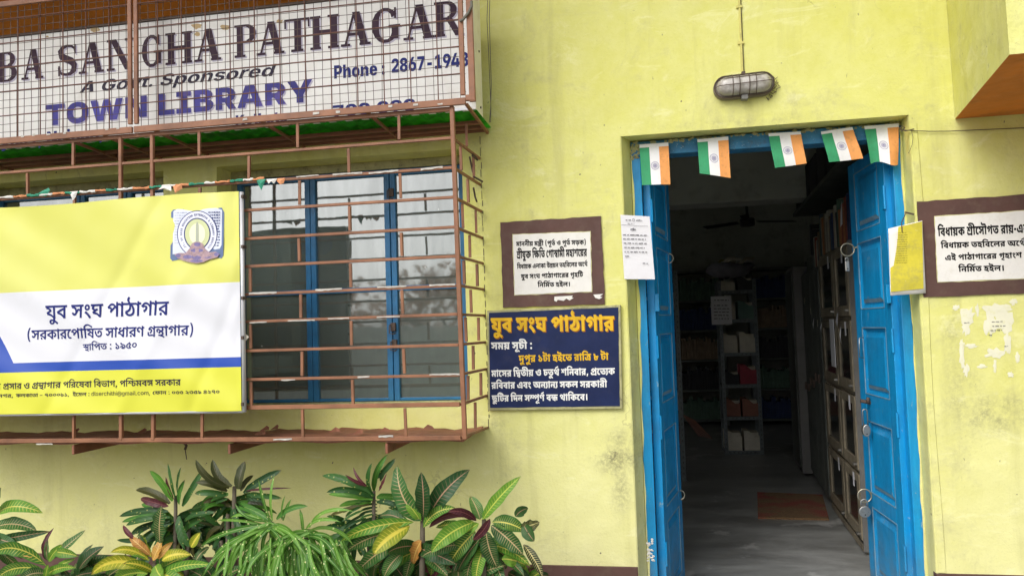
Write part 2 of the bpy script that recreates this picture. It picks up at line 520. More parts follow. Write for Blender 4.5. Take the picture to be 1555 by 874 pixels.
L['bronze'] = leaf_mat('croton_bronze', (.03, .045, .012), (.09, .085, .02), (.13, .11, .05), .05, 10, .2)
L['maroon'] = leaf_mat('maroon_leaf', (.05, .012, .018), (.13, .03, .04), (.25, .08, .08), .06, 10, .3)
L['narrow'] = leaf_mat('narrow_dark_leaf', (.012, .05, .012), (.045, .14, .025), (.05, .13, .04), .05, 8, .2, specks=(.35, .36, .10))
L['narrow_green'] = leaf_mat('narrow_green_leaf', (.05, .17, .025), (.10, .27, .03), (.2, .35, .06), .06, 8, .2)  # fresher green blade colour of the narrow leaves
L['ribbon'] = leaf_mat('ribbon_leaf', (.045, .16, .018), (.16, .36, .045), (.34, .48, .16), .10, 3, 0, specks=(.75, .78, .35), rough=.36, trans=.3)
L['stripe'] = leaf_mat('striped_leaf', (.02, .03, .012), (.05, .07, .02), (.72, .62, .28), .08, 16, 1)
M['stem'] = paint('plant_stem', (.11, .09, .06), .8, .3, sc=25)
# ------------------------------------------------------------------ lettering: outlines of the letters used on the signs
# each contour: horizontal step doubled (+1 where the point only steers the curve), vertical step, in turn
GLYPHS = [
[[546,249,0,-55,-68,0,0,-194,-140,0,-37,16,-79,22,-93,15,-58,4,-48,58,21,6,41,9,45,10,28,6,-31,7,-65,9,-40,4,36,41,38,-13,-96,0,0,55],[338,194,-194,0,32,1,21,-4,41,-9,39,-11,16,-6,6,-46,-15,-3,-43,-8,-43,-9,-20,-5,-4,5,31,-3,67,-12,63,-17,26,-12,-10,-4,-1,9,-1,18,0,13]],
[[-252,-106,-33,0,-63,10,-41,22,0,19,1,24,75,26,74,0,51,0,99,-13,109,-27,62,-23,-70,-40,-43,20,-83,28,-75,14,-34,0,-17,0,-15,-6,0,-5,1,-5,13,-5,12,0,15,0,19,7,9,10,5,15,0,8,0,35,140,0,0,-14,1,-16,-13,-34,-37,-31,-75,-19]],
[[516,249,0,-55,-68,0,0,-194,-140,0,-31,19,-71,26,-85,18,-56,5,-50,63,79,20,157,27,80,9,-12,-10,0,17,-322,0,0,55],[308,134,16,-3,-41,-5,-73,-13,-36,-9,27,-2,63,-14,57,-20,20,-12,-22,0,-1,8,-3,20,0,9]],
[[586,249,0,-55,-68,0,0,-194,-140,0,0,116,22,-16,-11,6,-15,8,-10,0,-7,0,-13,-4,-21,-14,-20,-15,-21,-18,-41,-21,-45,-8,-32,0,-29,0,-49,11,-39,22,-20,16,92,28,13,-10,21,-10,14,0,9,0,15,5,23,16,18,15,16,5,21,18,45,19,30,0,21,0,31,-6,16,-7,-12,-2,1,6,-1,12,0,7,0,15,-386,0,0,55],[180,91,-3,23,-15,28,-22,7,-19,7,-53,6,-46,2,34,54,74,-17,45,-4,57,-12,31,-19,13,-25,2,-18]],
[[122,128,47,-13,85,-36,73,-45,30,-25,-98,-31,-27,19,-67,37,-75,32,-42,13],[46,188,1,18,37,28,61,15,40,0,39,0,61,-15,37,-27,0,-19,1,-18,-35,-28,-59,-14,-38,0,-37,0,-61,14,-35,28],[148,188,1,-7,19,-9,14,0,17,0,21,9,0,7,1,7,-19,9,-14,0,-15,0,-17,-9]],
[[560,249,0,-55,-68,0,0,-194,-140,0,-35,15,-77,21,-97,15,-64,3,-38,44,15,5,31,9,35,10,18,3,52,-7,-7,0,-15,-1,-10,0,-37,0,-55,13,-29,21,0,15,1,18,43,26,46,13,114,-20,-29,-9,-27,-16,0,-9,1,-7,17,-8,18,0,15,0,31,5,22,6,52,-46,-23,-5,-45,-10,-41,-11,-20,-7,-8,10,45,-4,87,-16,38,-15,1,5,1,14,0,12,0,102,-360,0,0,55]],
[[644,249,0,-55,-68,0,0,-194,-140,0,0,156,16,-30,-27,18,-49,27,-45,18,-45,9,-26,0,-23,0,-35,-6,-35,-14,-24,-11,-34,4,19,7,41,7,18,0,43,0,43,-22,0,-14,1,-5,-1,-12,-4,-5,-42,7,7,5,25,12,31,13,10,5,94,38,78,-39,-244,-106,-88,42,60,23,-18,-14,-24,-3,19,7,15,11,0,5,1,6,-13,6,-14,0,-11,0,-21,-4,-14,-4,-88,41,43,24,75,32,79,18,46,0,39,0,69,-13,65,-24,32,-18,-12,-6,1,7,-3,20,0,8,0,51,120,0,20,-28]],
[[268,249,0,-55,-68,0,0,-194,-140,0,0,171,-9,11,-29,12,-22,0,-6,0,0,55,16,0,17,0,31,-11,10,-12,-1,6,-1,15,0,5,0,25,120,0,20,-28]],
[[268,0,-55,0,-95,16,-75,26,-28,15,36,57,57,3,67,17,27,26,0,15,1,3,1,10,-4,6,-200,0,0,55,162,0,-33,18,-27,28,0,13,1,19,41,27,36,13,96,-47,-19,-10,-13,-12,0,-7,1,-10,35,-19,32,-13,240,0,0,-55,-76,0,-15,0,-21,0,-12,0,47,-26,41,-47,0,-26,1,-30,-51,-43,-101,-22],[260,57,23,0,43,8,29,22,0,19,1,18,-19,33,-43,33,-36,19,26,3,15,-10,21,-30,0,-12,1,-19,-19,-31,-45,-24,-77,-18,-56,-6,16,31,17,-9,35,-17,49,-10]],
[[398,0,0,161,4,-18,-17,10,-35,20,-39,16,-43,10,-24,0,-39,0,-39,-13,-20,-10,-6,3,21,5,39,6,30,0,33,0,49,-12,29,-22,0,-16,1,-24,-75,-46,-72,-17,-74,52,53,12,35,13,0,8,1,5,-9,6,-12,0,-15,0,-25,-5,-18,-5,-100,42,33,21,65,31,77,19,50,0,37,0,65,-12,65,-25,34,-19,-32,10,1,4,-1,24,0,12,0,31,120,0,18,-28,70,0,0,-55,-68,0,0,-194]],
[[516,249,0,-55,-68,0,0,-194,-140,0,-31,19,-71,26,-85,18,-56,5,-50,63,79,20,157,27,80,9,-12,-10,0,17,-322,0,0,55],[308,134,16,-3,-41,-5,-73,-13,-36,-9,27,-2,63,-14,57,-20,20,-12,-22,0,-1,8,-3,20,0,9],[132,-12,-29,0,-37,17,0,14,1,14,39,17,30,0,33,0,37,-17,0,-14,1,-14,-35,-17]],
[[548,249,0,-55,-68,0,0,-194,-140,0,0,48,16,-20,-25,16,-53,25,-53,13,-26,0,-9,0,-13,-5,0,-5,1,-5,23,-9,22,-4,-38,-54,-45,7,-67,20,-35,29,0,20,1,24,45,26,67,11,36,0,35,0,63,-7,59,-18,26,-15,-12,-3,1,9,-1,22,0,8,0,61,-348,0,0,55],[280,123,1,-5,-3,-11,-2,-5,-134,16,-1,15,-17,19,-51,10,-48,2,22,47,62,-6,45,-4,67,-11,45,-19,23,-28]],
[[546,249,0,-55,-68,0,0,-194,-140,0,-37,16,-79,22,-93,15,-58,4,-48,58,21,6,41,9,45,10,28,6,-31,7,-65,9,-40,4,36,41,38,-13,-96,0,0,55],[338,194,-194,0,32,1,21,-4,41,-9,39,-11,16,-6,6,-46,-15,-3,-43,-8,-43,-9,-20,-5,-4,5,31,-3,67,-12,63,-17,26,-12,-10,-4,-1,9,-1,18,0,13],[128,-18,-29,0,-37,17,0,14,1,14,39,17,30,0,33,0,37,-17,0,-14,1,-14,-35,-17]],
[[-158,-106,-39,0,-63,11,-37,23,0,19,1,21,61,23,40,3,0,14,140,0,0,-21,-52,-33,-3,1,-17,1,-10,0,-13,0,-15,-5,0,-5,1,-4,15,-6,16,0,39,0,53,20,26,15,41,-7,79,-17,38,-11,-56,-44,-23,9,-43,12,-18,5,-19,-8,-39,-10,-49,-6]],
[[498,249,0,-55,-304,0,0,-10,2,-47,1,-4,3,-12,0,-5,0,-30,1,-9,7,-8,4,-3,9,-4,16,0,21,0,31,7,14,4,17,6,17,14,0,6,1,4,-7,6,-14,0,-6,0,-21,0,-37,6,-18,5,-15,5,-27,13,-12,8,18,51,15,-10,35,-14,49,-7,32,0,24,0,35,0,47,-6,18,-7,17,-6,19,-21,0,-13,1,-22,-37,-36,-30,-14,-33,-15,-87,-19,-54,0,-35,0,-59,9,-22,8,-21,10,-25,29,0,29,0,102,-66,0,0,55]],
[[268,194,-68,0,0,-194,-140,0,0,194,-68,0,0,55,64,0,-9,17,-37,26,-61,18,-91,9,-68,0,-41,0,-43,-3,-15,-6,0,-2,1,-3,15,-1,12,0,72,0,51,0,55,-8,20,-8,17,-6,19,-21,0,-15,-136,0,1,3,-5,7,-4,2,-5,3,-13,2,-18,0,-46,0,-41,0,-57,5,-22,8,-11,5,-17,15,0,12,1,26,115,33,132,0,177,0,201,-58,18,-60,70,0]],
[[140,149,-33,0,-47,18,0,20,1,20,49,17,34,0,35,0,47,-17,0,-20,1,-20,-45,-18],[140,-5,-33,0,-47,18,0,19,1,21,49,17,34,0,35,0,47,-17,0,-21,1,-19,-45,-18]],
[[534,249,0,-55,-342,0,0,-104,-44,6,29,14,77,30,93,30,52,11,98,-38,-9,-11,-13,-24,-5,-26,0,-14,1,-13,11,-31,10,-16,-136,-14,-13,18,-11,34,0,19,1,16,13,23,25,24,18,15,44,-19,-49,-12,-91,-32,-77,-34,-28,-14,-120,35,0,127,-60,0,0,55]],
[[258,0,-91,0,-95,35,0,30,1,21,53,32,54,12,64,-47,-11,-3,-13,-5,0,-5,1,-6,23,-6,18,0,35,0,31,12,0,8,1,7,-11,11,-41,15,-46,13,-49,14,-57,23,-25,25,0,15,1,14,27,25,22,12,126,-32,-7,-5,-7,-9,0,-3,1,-4,7,-7,17,-7,39,-11,30,-9,49,-13,59,-26,27,-31,0,-19,1,-25,-51,-34,-91,-17]],
[[498,249,0,-55,-300,0,0,-108,1,-9,7,-8,4,-3,9,-4,16,0,21,0,33,7,14,5,13,5,23,13,0,7,1,5,-15,6,-12,0,-7,0,-15,-1,-8,-1,-18,56,19,2,41,3,24,0,53,0,59,-17,23,-26,0,-13,1,-22,-37,-36,-30,-14,-33,-15,-87,-19,-54,0,-35,0,-59,9,-22,8,-21,10,-25,29,0,29,0,102,-66,0,0,55],[294,249,-1,11,-17,10,-26,0,-48,0,-67,0,-79,10,-24,13,-13,8,-13,24,0,16,1,6,3,12,2,7,132,-4,1,-4,-1,-5,0,-2,1,-8,7,-9,8,-4,9,-3,29,-2,28,0,48,0,49,0,57,-7,20,-8,23,-9,21,-29,2,-23]],
[[232,185,75,0,91,-20,41,-33,0,-18,1,-31,-73,-30,-66,-7,-36,17,43,-4,77,-11,77,-16,36,-12,-70,-49,-35,11,-87,22,-99,18,-103,14,-56,3,20,53,29,-3,67,-4,34,0,35,0,51,5,29,11,0,10,1,10,-31,11,-30,0,-15,0,-21,-3,-9,-6,0,-5,1,-2,3,-6,2,-2,-132,-6,-5,7,-5,15,0,9,1,15,49,24,85,13],[120,160,-1,13,-41,19,-38,5,78,17,38,-3,47,-9,39,-24,4,-17],[486,249,0,-55,-494,0,0,55]],
[[284,249,-1,11,-17,10,-26,0,-42,0,-67,0,-79,10,-24,13,-13,8,-13,24,0,16,1,6,3,12,2,7,132,-4,1,-4,-1,-5,0,-2,1,-8,7,-9,8,-4,9,-3,29,-2,28,0,40,0,51,0,55,-7,22,-8,23,-9,21,-29,2,-23],[232,185,75,0,91,-20,41,-33,0,-18,1,-31,-73,-30,-66,-7,-36,17,43,-4,77,-11,77,-16,36,-12,-70,-49,-35,11,-87,22,-99,18,-103,14,-56,3,20,53,29,-3,67,-4,34,0,35,0,51,5,29,11,0,10,1,10,-31,11,-30,0,-15,0,-21,-3,-9,-6,0,-5,1,-2,3,-6,2,-2,-132,-6,-5,7,-5,15,0,9,1,15,49,24,85,13],[120,160,-1,13,-41,19,-38,5,78,17,38,-3,47,-9,39,-24,4,-17],[486,249,0,-55,-494,0,0,55]],
[[340,249,0,-55,-52,0,-27,-10,-45,-20,-31,-22,-15,-24,0,-13,1,-20,27,-22,37,-9,20,0,17,0,25,3,12,3,40,-52,-25,-6,-47,-4,-32,0,-61,0,-93,22,-51,47,0,37,1,24,37,42,69,34,48,11,-52,-20,-11,-1,-31,0,-28,0,-62,0,0,55]],
[[364,10,-75,0,-135,28,-107,66,-34,59,130,17,21,-40,59,-49,79,-23,50,0,23,0,41,4,29,8,17,13,0,10,1,8,-9,13,-19,6,-14,0,-13,0,-15,-8,0,-7,1,-4,3,-7,4,-3,-132,-8,-7,9,-7,18,0,6,1,21,47,25,71,12,40,0,67,0,91,-23,45,-39,0,-25,1,-25,-49,-40,-99,-22],[620,249,0,-55,-628,0,0,55]],
[[268,249,0,-55,-68,0,0,-194,-140,0,0,194,-68,0,0,55,72,0,-15,8,-27,17,-12,8,49,34,85,37,89,14,52,0,39,0,73,-6,79,-15,95,-24,60,-18,-62,-46,-67,20,-91,24,-67,10,-34,0,-35,0,-47,-12,-35,-17,-18,-9,9,-7,21,-14,6,-4]],
[[422,197,35,0,53,-4,18,-7,23,-8,25,-26,0,-27,0,-125,-140,0,-11,7,-27,9,-28,0,-27,0,-47,-3,-47,-3,-28,0,-35,0,-69,7,-51,18,-31,33,0,26,1,12,7,19,6,10,132,-9,-3,-6,-3,-16,0,-5,1,-12,15,-15,33,-6,28,0,21,0,37,2,35,2,22,0,31,0,43,-10,16,-8,0,80,1,5,-3,6,-4,1,-3,2,-7,1,-8,0,-9,0,-21,-1,-10,-2,-9,-2,-15,-7,0,-3,1,-4,9,-2,8,0,5,0,13,1,6,0,14,-43,-11,-2,-39,-2,-28,0,-47,0,-59,24,0,23,1,21,59,29,36,8,29,7,65,5],[640,249,0,-55,-648,0,0,55]],
[[232,0,-39,0,-55,8,-18,7,-23,9,-23,29,0,25,0,85,1,9,-5,11,-19,7,-18,0,16,59,39,-1,65,-4,24,-10,23,-8,21,-25,0,-23,0,-18,15,2,27,2,12,0,17,0,23,-3,10,-1,9,-1,19,-1,6,0,25,0,25,9,10,10,106,-27,-13,-20,-39,-20,-39,-7,-16,0,-11,0,-21,1,-6,2,56,19,11,-7,11,-19,0,-9,1,-29,-53,-40,-89,-21],[240,55,13,0,19,5,15,9,7,12,0,8,1,7,-9,8,-17,4,-12,0,-11,0,-17,-2,-10,-2,0,-27,1,-8,7,-9,6,-2,5,-1,11,-2]],
[[548,249,0,-55,-360,0,0,-82,-40,12,51,18,121,32,74,11,90,-41,0,-78,-140,14,0,67,72,-19,-39,-6,-87,-20,-85,-24,-36,-12,-114,37,0,91,-58,0,0,55],[482,90,0,-137,-140,0,-27,11,-53,13,-59,9,-40,4,-44,52,37,10,81,18,79,16,32,4],[344,41,-15,-3,-41,-8,-41,-10,-22,-5,2,11,39,-4,63,-13,22,-7,1,3,-1,9,0,1]],
[[454,252,85,0,87,-34,0,-29,1,-21,-51,-35,-83,-26,-46,-8,-42,50,45,8,41,15,0,12,1,6,-17,8,-18,0,-15,0,-31,-5,-25,-8,-15,-9,0,-5,1,-3,11,-6,14,0,-24,-54,-69,3,-69,33,0,24,1,18,41,31,67,23,87,12],[634,88,1,-34,-113,-44,-108,0,-65,0,-117,17,-101,40,-81,67,-32,51,132,19,29,-49,73,-60,97,-27,62,0,39,0,53,12,0,14,1,9,-27,12,-26,6,112,30,39,-11,47,-31]],
[[-252,-106,-33,0,-63,10,-41,22,0,19,1,24,75,26,74,0,51,0,99,-13,109,-27,62,-23,-70,-40,-43,20,-83,28,-75,14,-34,0,-17,0,-15,-6,0,-5,1,-5,13,-5,12,0,15,0,19,7,9,10,5,15,0,8,0,57,132,0,0,-36,1,-16,-11,-35,-35,-31,-73,-18]],
[[632,249,0,-55,-68,0,0,-194,-140,0,-39,22,-79,27,-93,18,-66,7,-32,58,96,-17,57,-4,77,-13,59,-16,26,-11,1,9,1,19,0,10,0,168,120,0,18,-28],[200,250,69,0,85,-22,39,-32,0,-18,1,-36,-99,-38,-90,-7,-56,9,-32,26,43,4,65,12,37,17,0,13,1,8,-23,13,-26,0,-15,0,-17,-8,0,-6,1,-3,9,-7,10,-5,-100,-33,-15,7,-25,16,-15,19,0,12,1,17,41,27,77,15]],
[[-280,303,302,64,40,-45,-292,-68]],
[[606,249,0,-55,-68,0,0,-194,-140,0,0,201,2,13,1,8,-1,15,0,7,0,33,120,0,20,-28],[284,252,33,0,51,-11,45,-22,20,-17,-10,-64,-25,24,-61,34,-36,0,-17,0,-21,-10,0,-8,1,-13,49,-9,34,-1,-10,-59,-61,1,-73,22,-33,37,0,22,1,26,35,32,59,16],[64,252,41,0,67,-17,41,-35,0,-28,1,-19,-33,-35,-73,-22,-62,0,-8,59,29,1,37,6,15,9,0,7,1,10,-27,8,-20,0,-11,0,-31,-2,-16,-2,-12,56,23,2,35,2]],
[[536,249,0,-55,-68,0,0,-194,-140,0,0,74,16,-18,-23,16,-53,22,-53,12,-24,0,-11,0,-13,-4,0,-5,1,-6,25,-8,22,-4,-58,-55,-59,11,-69,40,0,25,1,22,41,29,65,13,36,0,35,0,63,-8,61,-18,28,-13,-14,-5,-1,9,1,22,0,8,0,35,-336,0,0,55]],
[[220,58,4,-4,-5,-14,-21,-36,-23,-37,-12,-15,-110,0,13,28,19,54,6,24]],
[[690,249,0,-55,-68,0,0,-194,-140,0,0,156,14,-30,-27,18,-47,27,-45,18,-45,9,-26,0,-25,0,-33,-6,-35,-14,-26,-11,-32,4,17,7,43,7,16,0,43,0,45,-22,0,-14,1,-5,-3,-12,-4,-5,-42,7,7,5,27,12,29,13,12,5,94,38,76,-39,-238,-105,-88,43,54,21,-16,-14,-26,-3,19,7,17,11,0,5,1,6,-13,6,-14,0,-11,0,-23,-4,-14,-4,-88,41,43,24,77,32,77,18,48,0,39,0,67,-13,65,-24,32,-18,-12,-6,1,7,-1,20,0,8,0,51,120,0,18,-28],[622,-17,-138,0,-7,4,-19,8,-37,5,-34,0,-31,0,-73,-7,-54,0,-31,0,-69,5,-61,16,-37,32,0,28,1,9,5,17,4,8,132,-9,-1,-5,-1,-10,0,-4,1,-11,17,-14,35,-7,28,0,43,0,59,6,36,0,47,0,49,-12,16,-8,0,6,140,3]],
[[254,249,0,-55,-70,0,46,6,-13,-9,-19,-15,-7,-15,0,-9,1,-13,13,-27,13,-28,0,-17,1,-16,-15,-27,-41,-22,-79,-18,-64,-8,-30,55,41,4,39,11,15,15,0,11,1,14,-11,25,-13,26,0,16,1,9,11,17,21,15,12,7,4,-7,-100,0,0,55]],
[[710,249,0,-55,-264,0,0,-27,2,-23,0,-144,-140,0,-31,19,-71,26,-85,18,-56,5,-50,63,79,20,157,27,82,9,-14,-11,0,18,-322,0,0,55],[308,135,16,-4,-27,-3,-51,-8,-47,-10,-24,-6,27,-2,63,-14,57,-20,20,-12,-22,0,-1,8,-3,20,0,9],[682,96,1,-15,-21,-26,-55,-15,-52,0,-17,0,-33,1,-16,1,4,56,7,-1,15,-1,8,0,15,0,15,6,0,5,1,9,-47,13,-56,4,-2,53,71,-3,109,-23,67,-38]],
[[446,251,45,0,49,-7,20,-8,19,-6,29,-26,0,-27,0,-177,-138,0,-9,8,-17,9,-27,5,-22,0,-27,0,-49,-3,-53,-3,-32,0,-39,0,-69,8,-57,19,-33,35,0,28,1,11,7,25,6,10,134,-10,-3,-8,-3,-15,0,-9,1,-11,13,-14,23,-9,31,-3,20,0,37,0,63,5,26,0,29,0,43,-6,26,-12,0,110,1,8,-3,10,-6,3,-7,5,-18,0,-13,0,-25,-6,-21,-10,-13,-10,0,-5,1,-3,5,-5,15,-3,10,0,9,0,15,1,6,1,8,-54,-15,-1,-35,-3,-26,0,-53,0,-69,27,0,28,1,16,37,35,65,29,85,18]],
[[816,249,0,-55,-68,0,0,-194,-140,0,-31,19,-77,27,-40,9,60,43,29,-7,49,-15,16,-8,1,4,-1,9,1,10,0,3,0,100,-616,0,0,55],[340,24,-83,0,-123,28,-89,61,-32,50,128,17,23,-34,47,-44,69,-21,50,0,31,0,43,6,25,14,0,11,1,9,-17,11,-16,0,-9,0,-13,-7,0,-5,1,-3,3,-5,2,-3,-122,-8,-7,8,-7,18,0,7,1,18,41,23,67,10,40,0,59,0,85,-21,43,-36,0,-24,1,-21,-43,-37,-93,-22],[278,160,-3,13,-41,19,-38,5,78,17,40,-3,45,-9,39,-24,6,-17]],
[[648,249,0,-55,-68,0,0,-194,-140,0,0,120,22,-21,-9,7,-21,10,-18,0,-7,0,-11,-4,-9,-8,0,-7,1,-4,3,-7,0,-3,-120,-3,-3,10,-17,17,-27,9,-20,0,-9,0,-15,-3,-5,-6,0,-4,1,-10,37,-11,28,-4,-38,-56,-49,8,-75,23,-41,33,0,22,1,20,37,30,69,16,42,0,55,0,73,-18,34,-17,-26,1,9,16,49,17,28,0,29,0,47,-11,16,-9,-28,-6,-1,9,-3,20,0,8,0,10,-448,0,0,55]],
[[566,110,1,-22,-35,-32,-63,-20,-81,-11,-46,-1,-26,25,49,-1,107,-4,105,-7,38,-6,-32,-55,-81,10,-157,13,-153,7,-78,0,8,57,25,-2,67,-2,42,0,65,0,81,11,39,22,0,15,1,16,-51,17,-50,0,-3,0,-13,0,-8,-1,-6,43,13,0,37,2,28,0,59,0,77,-13,47,-22,19,-26],[200,70,-45,0,-63,10,-18,10,-15,8,-13,24,0,20,0,58,132,0,0,-15,2,-31,1,-4,1,-6,0,-2,0,-5,1,-7,5,-6,4,-1,7,-3,18,0,19,0,31,4,21,7,0,4,1,2,-5,2,-6,0,-16,0,-37,0,-55,20,-26,15,14,36,15,-10,31,-12,41,-6,32,0,66,0,9,0,25,-4,12,-4,19,-7,25,-13,0,-12,1,-20,-53,-33,-93,-19],[-8,194,0,55,628,0,0,-55]],
[[-252,-106,-33,0,-63,10,-41,22,0,19,1,24,75,26,74,0,51,0,99,-13,109,-27,62,-23,-70,-40,-43,20,-83,28,-75,14,-34,0,-17,0,-15,-6,0,-5,1,-5,13,-5,12,0,15,0,19,7,9,10,5,15,0,8,0,48,132,0,0,-27,1,-16,-11,-35,-35,-31,-73,-18]],
[[758,249,0,-55,-300,0,0,-108,1,-9,7,-8,4,-3,9,-4,16,0,21,0,33,7,14,5,13,5,23,13,0,7,1,5,-15,6,-12,0,-7,0,-15,-1,-8,-1,-18,56,19,2,41,3,24,0,53,0,59,-17,23,-26,0,-13,1,-22,-37,-36,-30,-14,-33,-15,-87,-19,-54,0,-35,0,-59,9,-22,8,-21,10,-25,29,0,29,0,102,-66,0,0,55],[554,249,1,7,-17,7,-20,0,-86,0,-69,0,-79,10,-24,13,-13,8,-9,22,0,13,1,8,3,13,4,8,126,-18,1,-4,-1,-6,0,-4,1,-6,7,-8,8,-4,9,-3,29,-2,28,0,52,0,41,0,51,1,39,1,18,0,25,-8,27,-32,0,-16],[268,249,0,-55,-68,0,0,-194,-140,0,0,194,-68,0,0,55,72,0,-15,8,-27,17,-12,8,49,33,89,37,95,15,54,0,53,0,103,-11,119,-28,74,-23,-64,-39,-51,17,-73,20,-55,10,-47,4,-30,0,-27,0,-53,-10,-49,-19,-22,-14,9,-7,21,-14,6,-4]],
[[376,95,-27,0,-43,4,-47,9,-30,9,-25,8,-25,5,-10,0,-7,0,-7,-3,0,-3,1,-4,13,-7,12,-4,-80,-41,-31,12,-43,32,0,18,1,15,31,23,53,13,34,0,29,0,39,-3,39,-7,22,-6,33,-9,33,-5,18,0,19,0,19,9,0,8,1,13,-31,20,-22,7,60,41,54,0,21,-9,37,-25,27,-32,0,-19,1,-19,-29,-31,-61,-19],[124,221,38,-3,49,-10,43,-28,0,-19,1,-3,-1,-8,-2,-3,-124,1,3,4,3,8,0,3,1,15,-45,21,-38,4],[420,249,0,-55,-428,0,0,55],[1042,249,0,-55,-68,0,0,-194,-140,0,0,156,14,-30,-27,18,-47,27,-45,18,-45,9,-26,0,-25,0,-33,-6,-35,-14,-26,-11,-32,4,17,7,43,7,16,0,43,0,45,-22,0,-14,1,-5,-3,-12,-4,-5,-42,7,7,5,27,12,29,13,12,5,94,38,76,-39,-244,-106,-88,42,60,23,-16,-14,-26,-3,19,7,17,11,0,5,1,6,-13,6,-14,0,-11,0,-23,-4,-14,-4,-88,41,43,24,77,32,77,18,48,0,39,0,67,-13,65,-24,32,-18,-12,-6,1,7,-1,20,0,8,0,51,120,0,18,-28]],
[[554,249,0,-55,-68,0,0,-194,-140,0,0,161,6,-18,-23,15,-47,23,-45,13,-26,0,-11,0,-17,-4,-9,-7,0,-5,1,-6,13,-10,39,-8,36,0,-16,-64,-75,4,-93,23,-41,37,0,25,1,20,41,33,73,20,46,0,45,0,69,-16,57,-24,20,-10,-22,6,-1,10,-1,21,0,8,0,30,120,0,20,-28]],
[[484,204,0,-210,-140,0,-27,11,-51,13,-55,9,-36,4,-44,59,35,9,67,15,75,13,46,6,-4,-5,0,78],[348,115,10,-27,-21,-3,-43,-9,-43,-9,-24,-7,-8,12,49,-3,67,-16,20,-7,1,4,-1,10,0,8],[-8,194,0,55,726,0,0,-55],[152,186,47,0,79,-15,71,-27,32,-16,-58,-39,-29,15,-49,20,-43,10,-24,0,-7,0,-11,-4,0,-3,1,-3,11,-6,8,-3,-90,-38,-25,10,-35,26,0,18,1,16,31,25,61,14],[664,82,1,-18,9,-25,8,-14,-128,-12,-11,17,-9,30,0,14,1,25,25,37,24,17,66,-32,-67,-7,-97,-12,-34,-7,-12,52,41,8,85,13,50,6,82,-34,-11,-12,-11,-30]],
[[132,0,0,249,140,0,0,-249]],
[[420,98,-21,0,-49,5,-53,9,-28,8,-25,7,-27,5,-12,0,-7,0,-7,-4,0,-3,1,-4,15,-8,12,-4,-80,-41,-31,12,-45,32,0,21,1,17,37,23,59,12,30,0,39,0,59,-10,36,-9,29,-7,37,-8,18,0,17,0,21,9,0,8,1,13,-31,20,-22,7,144,7,13,-6,25,-17,17,-22,0,-13,1,-26,-71,-33],[632,249,0,-55,-640,0,0,55],[408,142,41,0,49,-6,18,-7,25,-8,27,-25,0,-25,0,-118,-138,0,-11,7,-29,9,-26,0,-29,0,-47,-3,-47,-2,-34,0,-33,0,-61,6,-51,17,-29,29,0,23,1,8,3,15,4,8,132,-9,-1,-4,1,-8,0,-4,1,-8,13,-12,33,-6,24,0,27,0,35,2,35,3,20,0,31,0,41,-11,16,-8,0,72,1,5,-3,6,-4,2,-1,2,-9,1,-10,0,-5,0,-19,-2,-17,-4,-13,-5,0,-4,1,-2,11,-3,8,0,5,0,11,1,6,0,14,-42,-11,-2,-39,-2,-26,0,-33,0,-47,10,-23,21,0,15,1,17,43,26,65,17,71,8]],
[[190,-50,-55,37,-53,95,0,51,1,49,55,97,56,38,126,0,-49,-39,-51,-97,0,-49,1,-48,53,-96,50,-38]],
[[634,249,0,-55,-274,0,0,-36,1,-6,11,-7,10,0,13,0,19,5,21,11,8,7,104,9,31,-21,33,-37,0,-24,1,-25,-51,-40,-105,-23,-78,0,-53,0,-105,14,-93,35,-77,60,-26,47,130,17,23,-43,63,-51,83,-21,48,0,51,0,63,18,0,19,1,13,-25,20,-16,6,124,3,-33,-20,-61,-23,-63,-10,-34,0,-33,0,-51,8,-16,9,-15,9,-15,24,0,18,0,35,-228,0,0,55],[322,-73,-29,0,-37,17,0,14,1,14,39,17,30,0,31,0,39,-17,0,-14,1,-14,-37,-17]],
[[56,-50,53,39,53,97,0,48,1,48,-51,97,-50,38,126,0,57,-37,55,-96,0,-50,1,-50,-53,-96,-56,-38]],
[[626,249,0,-55,-68,0,0,-194,-140,0,0,201,2,13,1,8,-1,15,0,7,0,33,120,0,20,-28],[304,252,33,0,51,-11,45,-22,20,-17,-10,-64,-25,24,-61,34,-36,0,-17,0,-21,-8,0,-8,1,-12,49,-8,34,-1,-10,-59,-61,1,-73,22,-33,36,0,22,1,24,37,31,57,16],[82,252,43,0,67,-16,41,-34,0,-27,1,-19,-33,-34,-73,-22,-62,0,-8,59,29,1,37,5,15,8,0,6,1,10,-29,7,-24,0,-15,0,-31,-2,-22,-3,-12,56,21,2,45,3],[558,-17,-138,0,-11,7,-29,9,-30,0,-19,0,-43,-3,-51,-3,-32,0,-31,0,-61,6,-51,15,-31,29,0,22,1,7,3,13,4,7,134,-6,-1,-4,-1,-7,0,-4,1,-8,15,-10,29,-5,20,0,33,0,57,6,30,0,23,0,37,-8,22,-10,0,38,140,6]],
[[468,198,71,0,77,-23,0,-23,1,-19,-43,-29,-73,-22,-44,-8,-40,48,45,6,23,12,0,4,1,4,-9,4,-12,0,-13,0,-31,-4,-25,-6,-13,-7,0,-4,1,-2,9,-4,14,0,-20,-51,-71,3,-71,29,0,20,1,19,45,27,71,18,85,8],[628,71,1,-34,-111,-37,-112,0,-59,0,-113,14,-101,34,-83,57,-34,43,128,18,33,-40,77,-49,95,-22,56,0,57,0,41,13,0,8,1,7,-21,8,-18,3,106,32,35,-10,37,-26],[706,180,61,0,65,-33,0,-26,1,-19,-37,-32,-69,-22,-46,-6,-34,53,33,4,23,11,0,6,1,6,-15,6,-14,0,-21,0,-43,-13,-20,-11,-62,16,31,21,57,27,61,12],[858,249,0,-55,-866,0,0,55]],
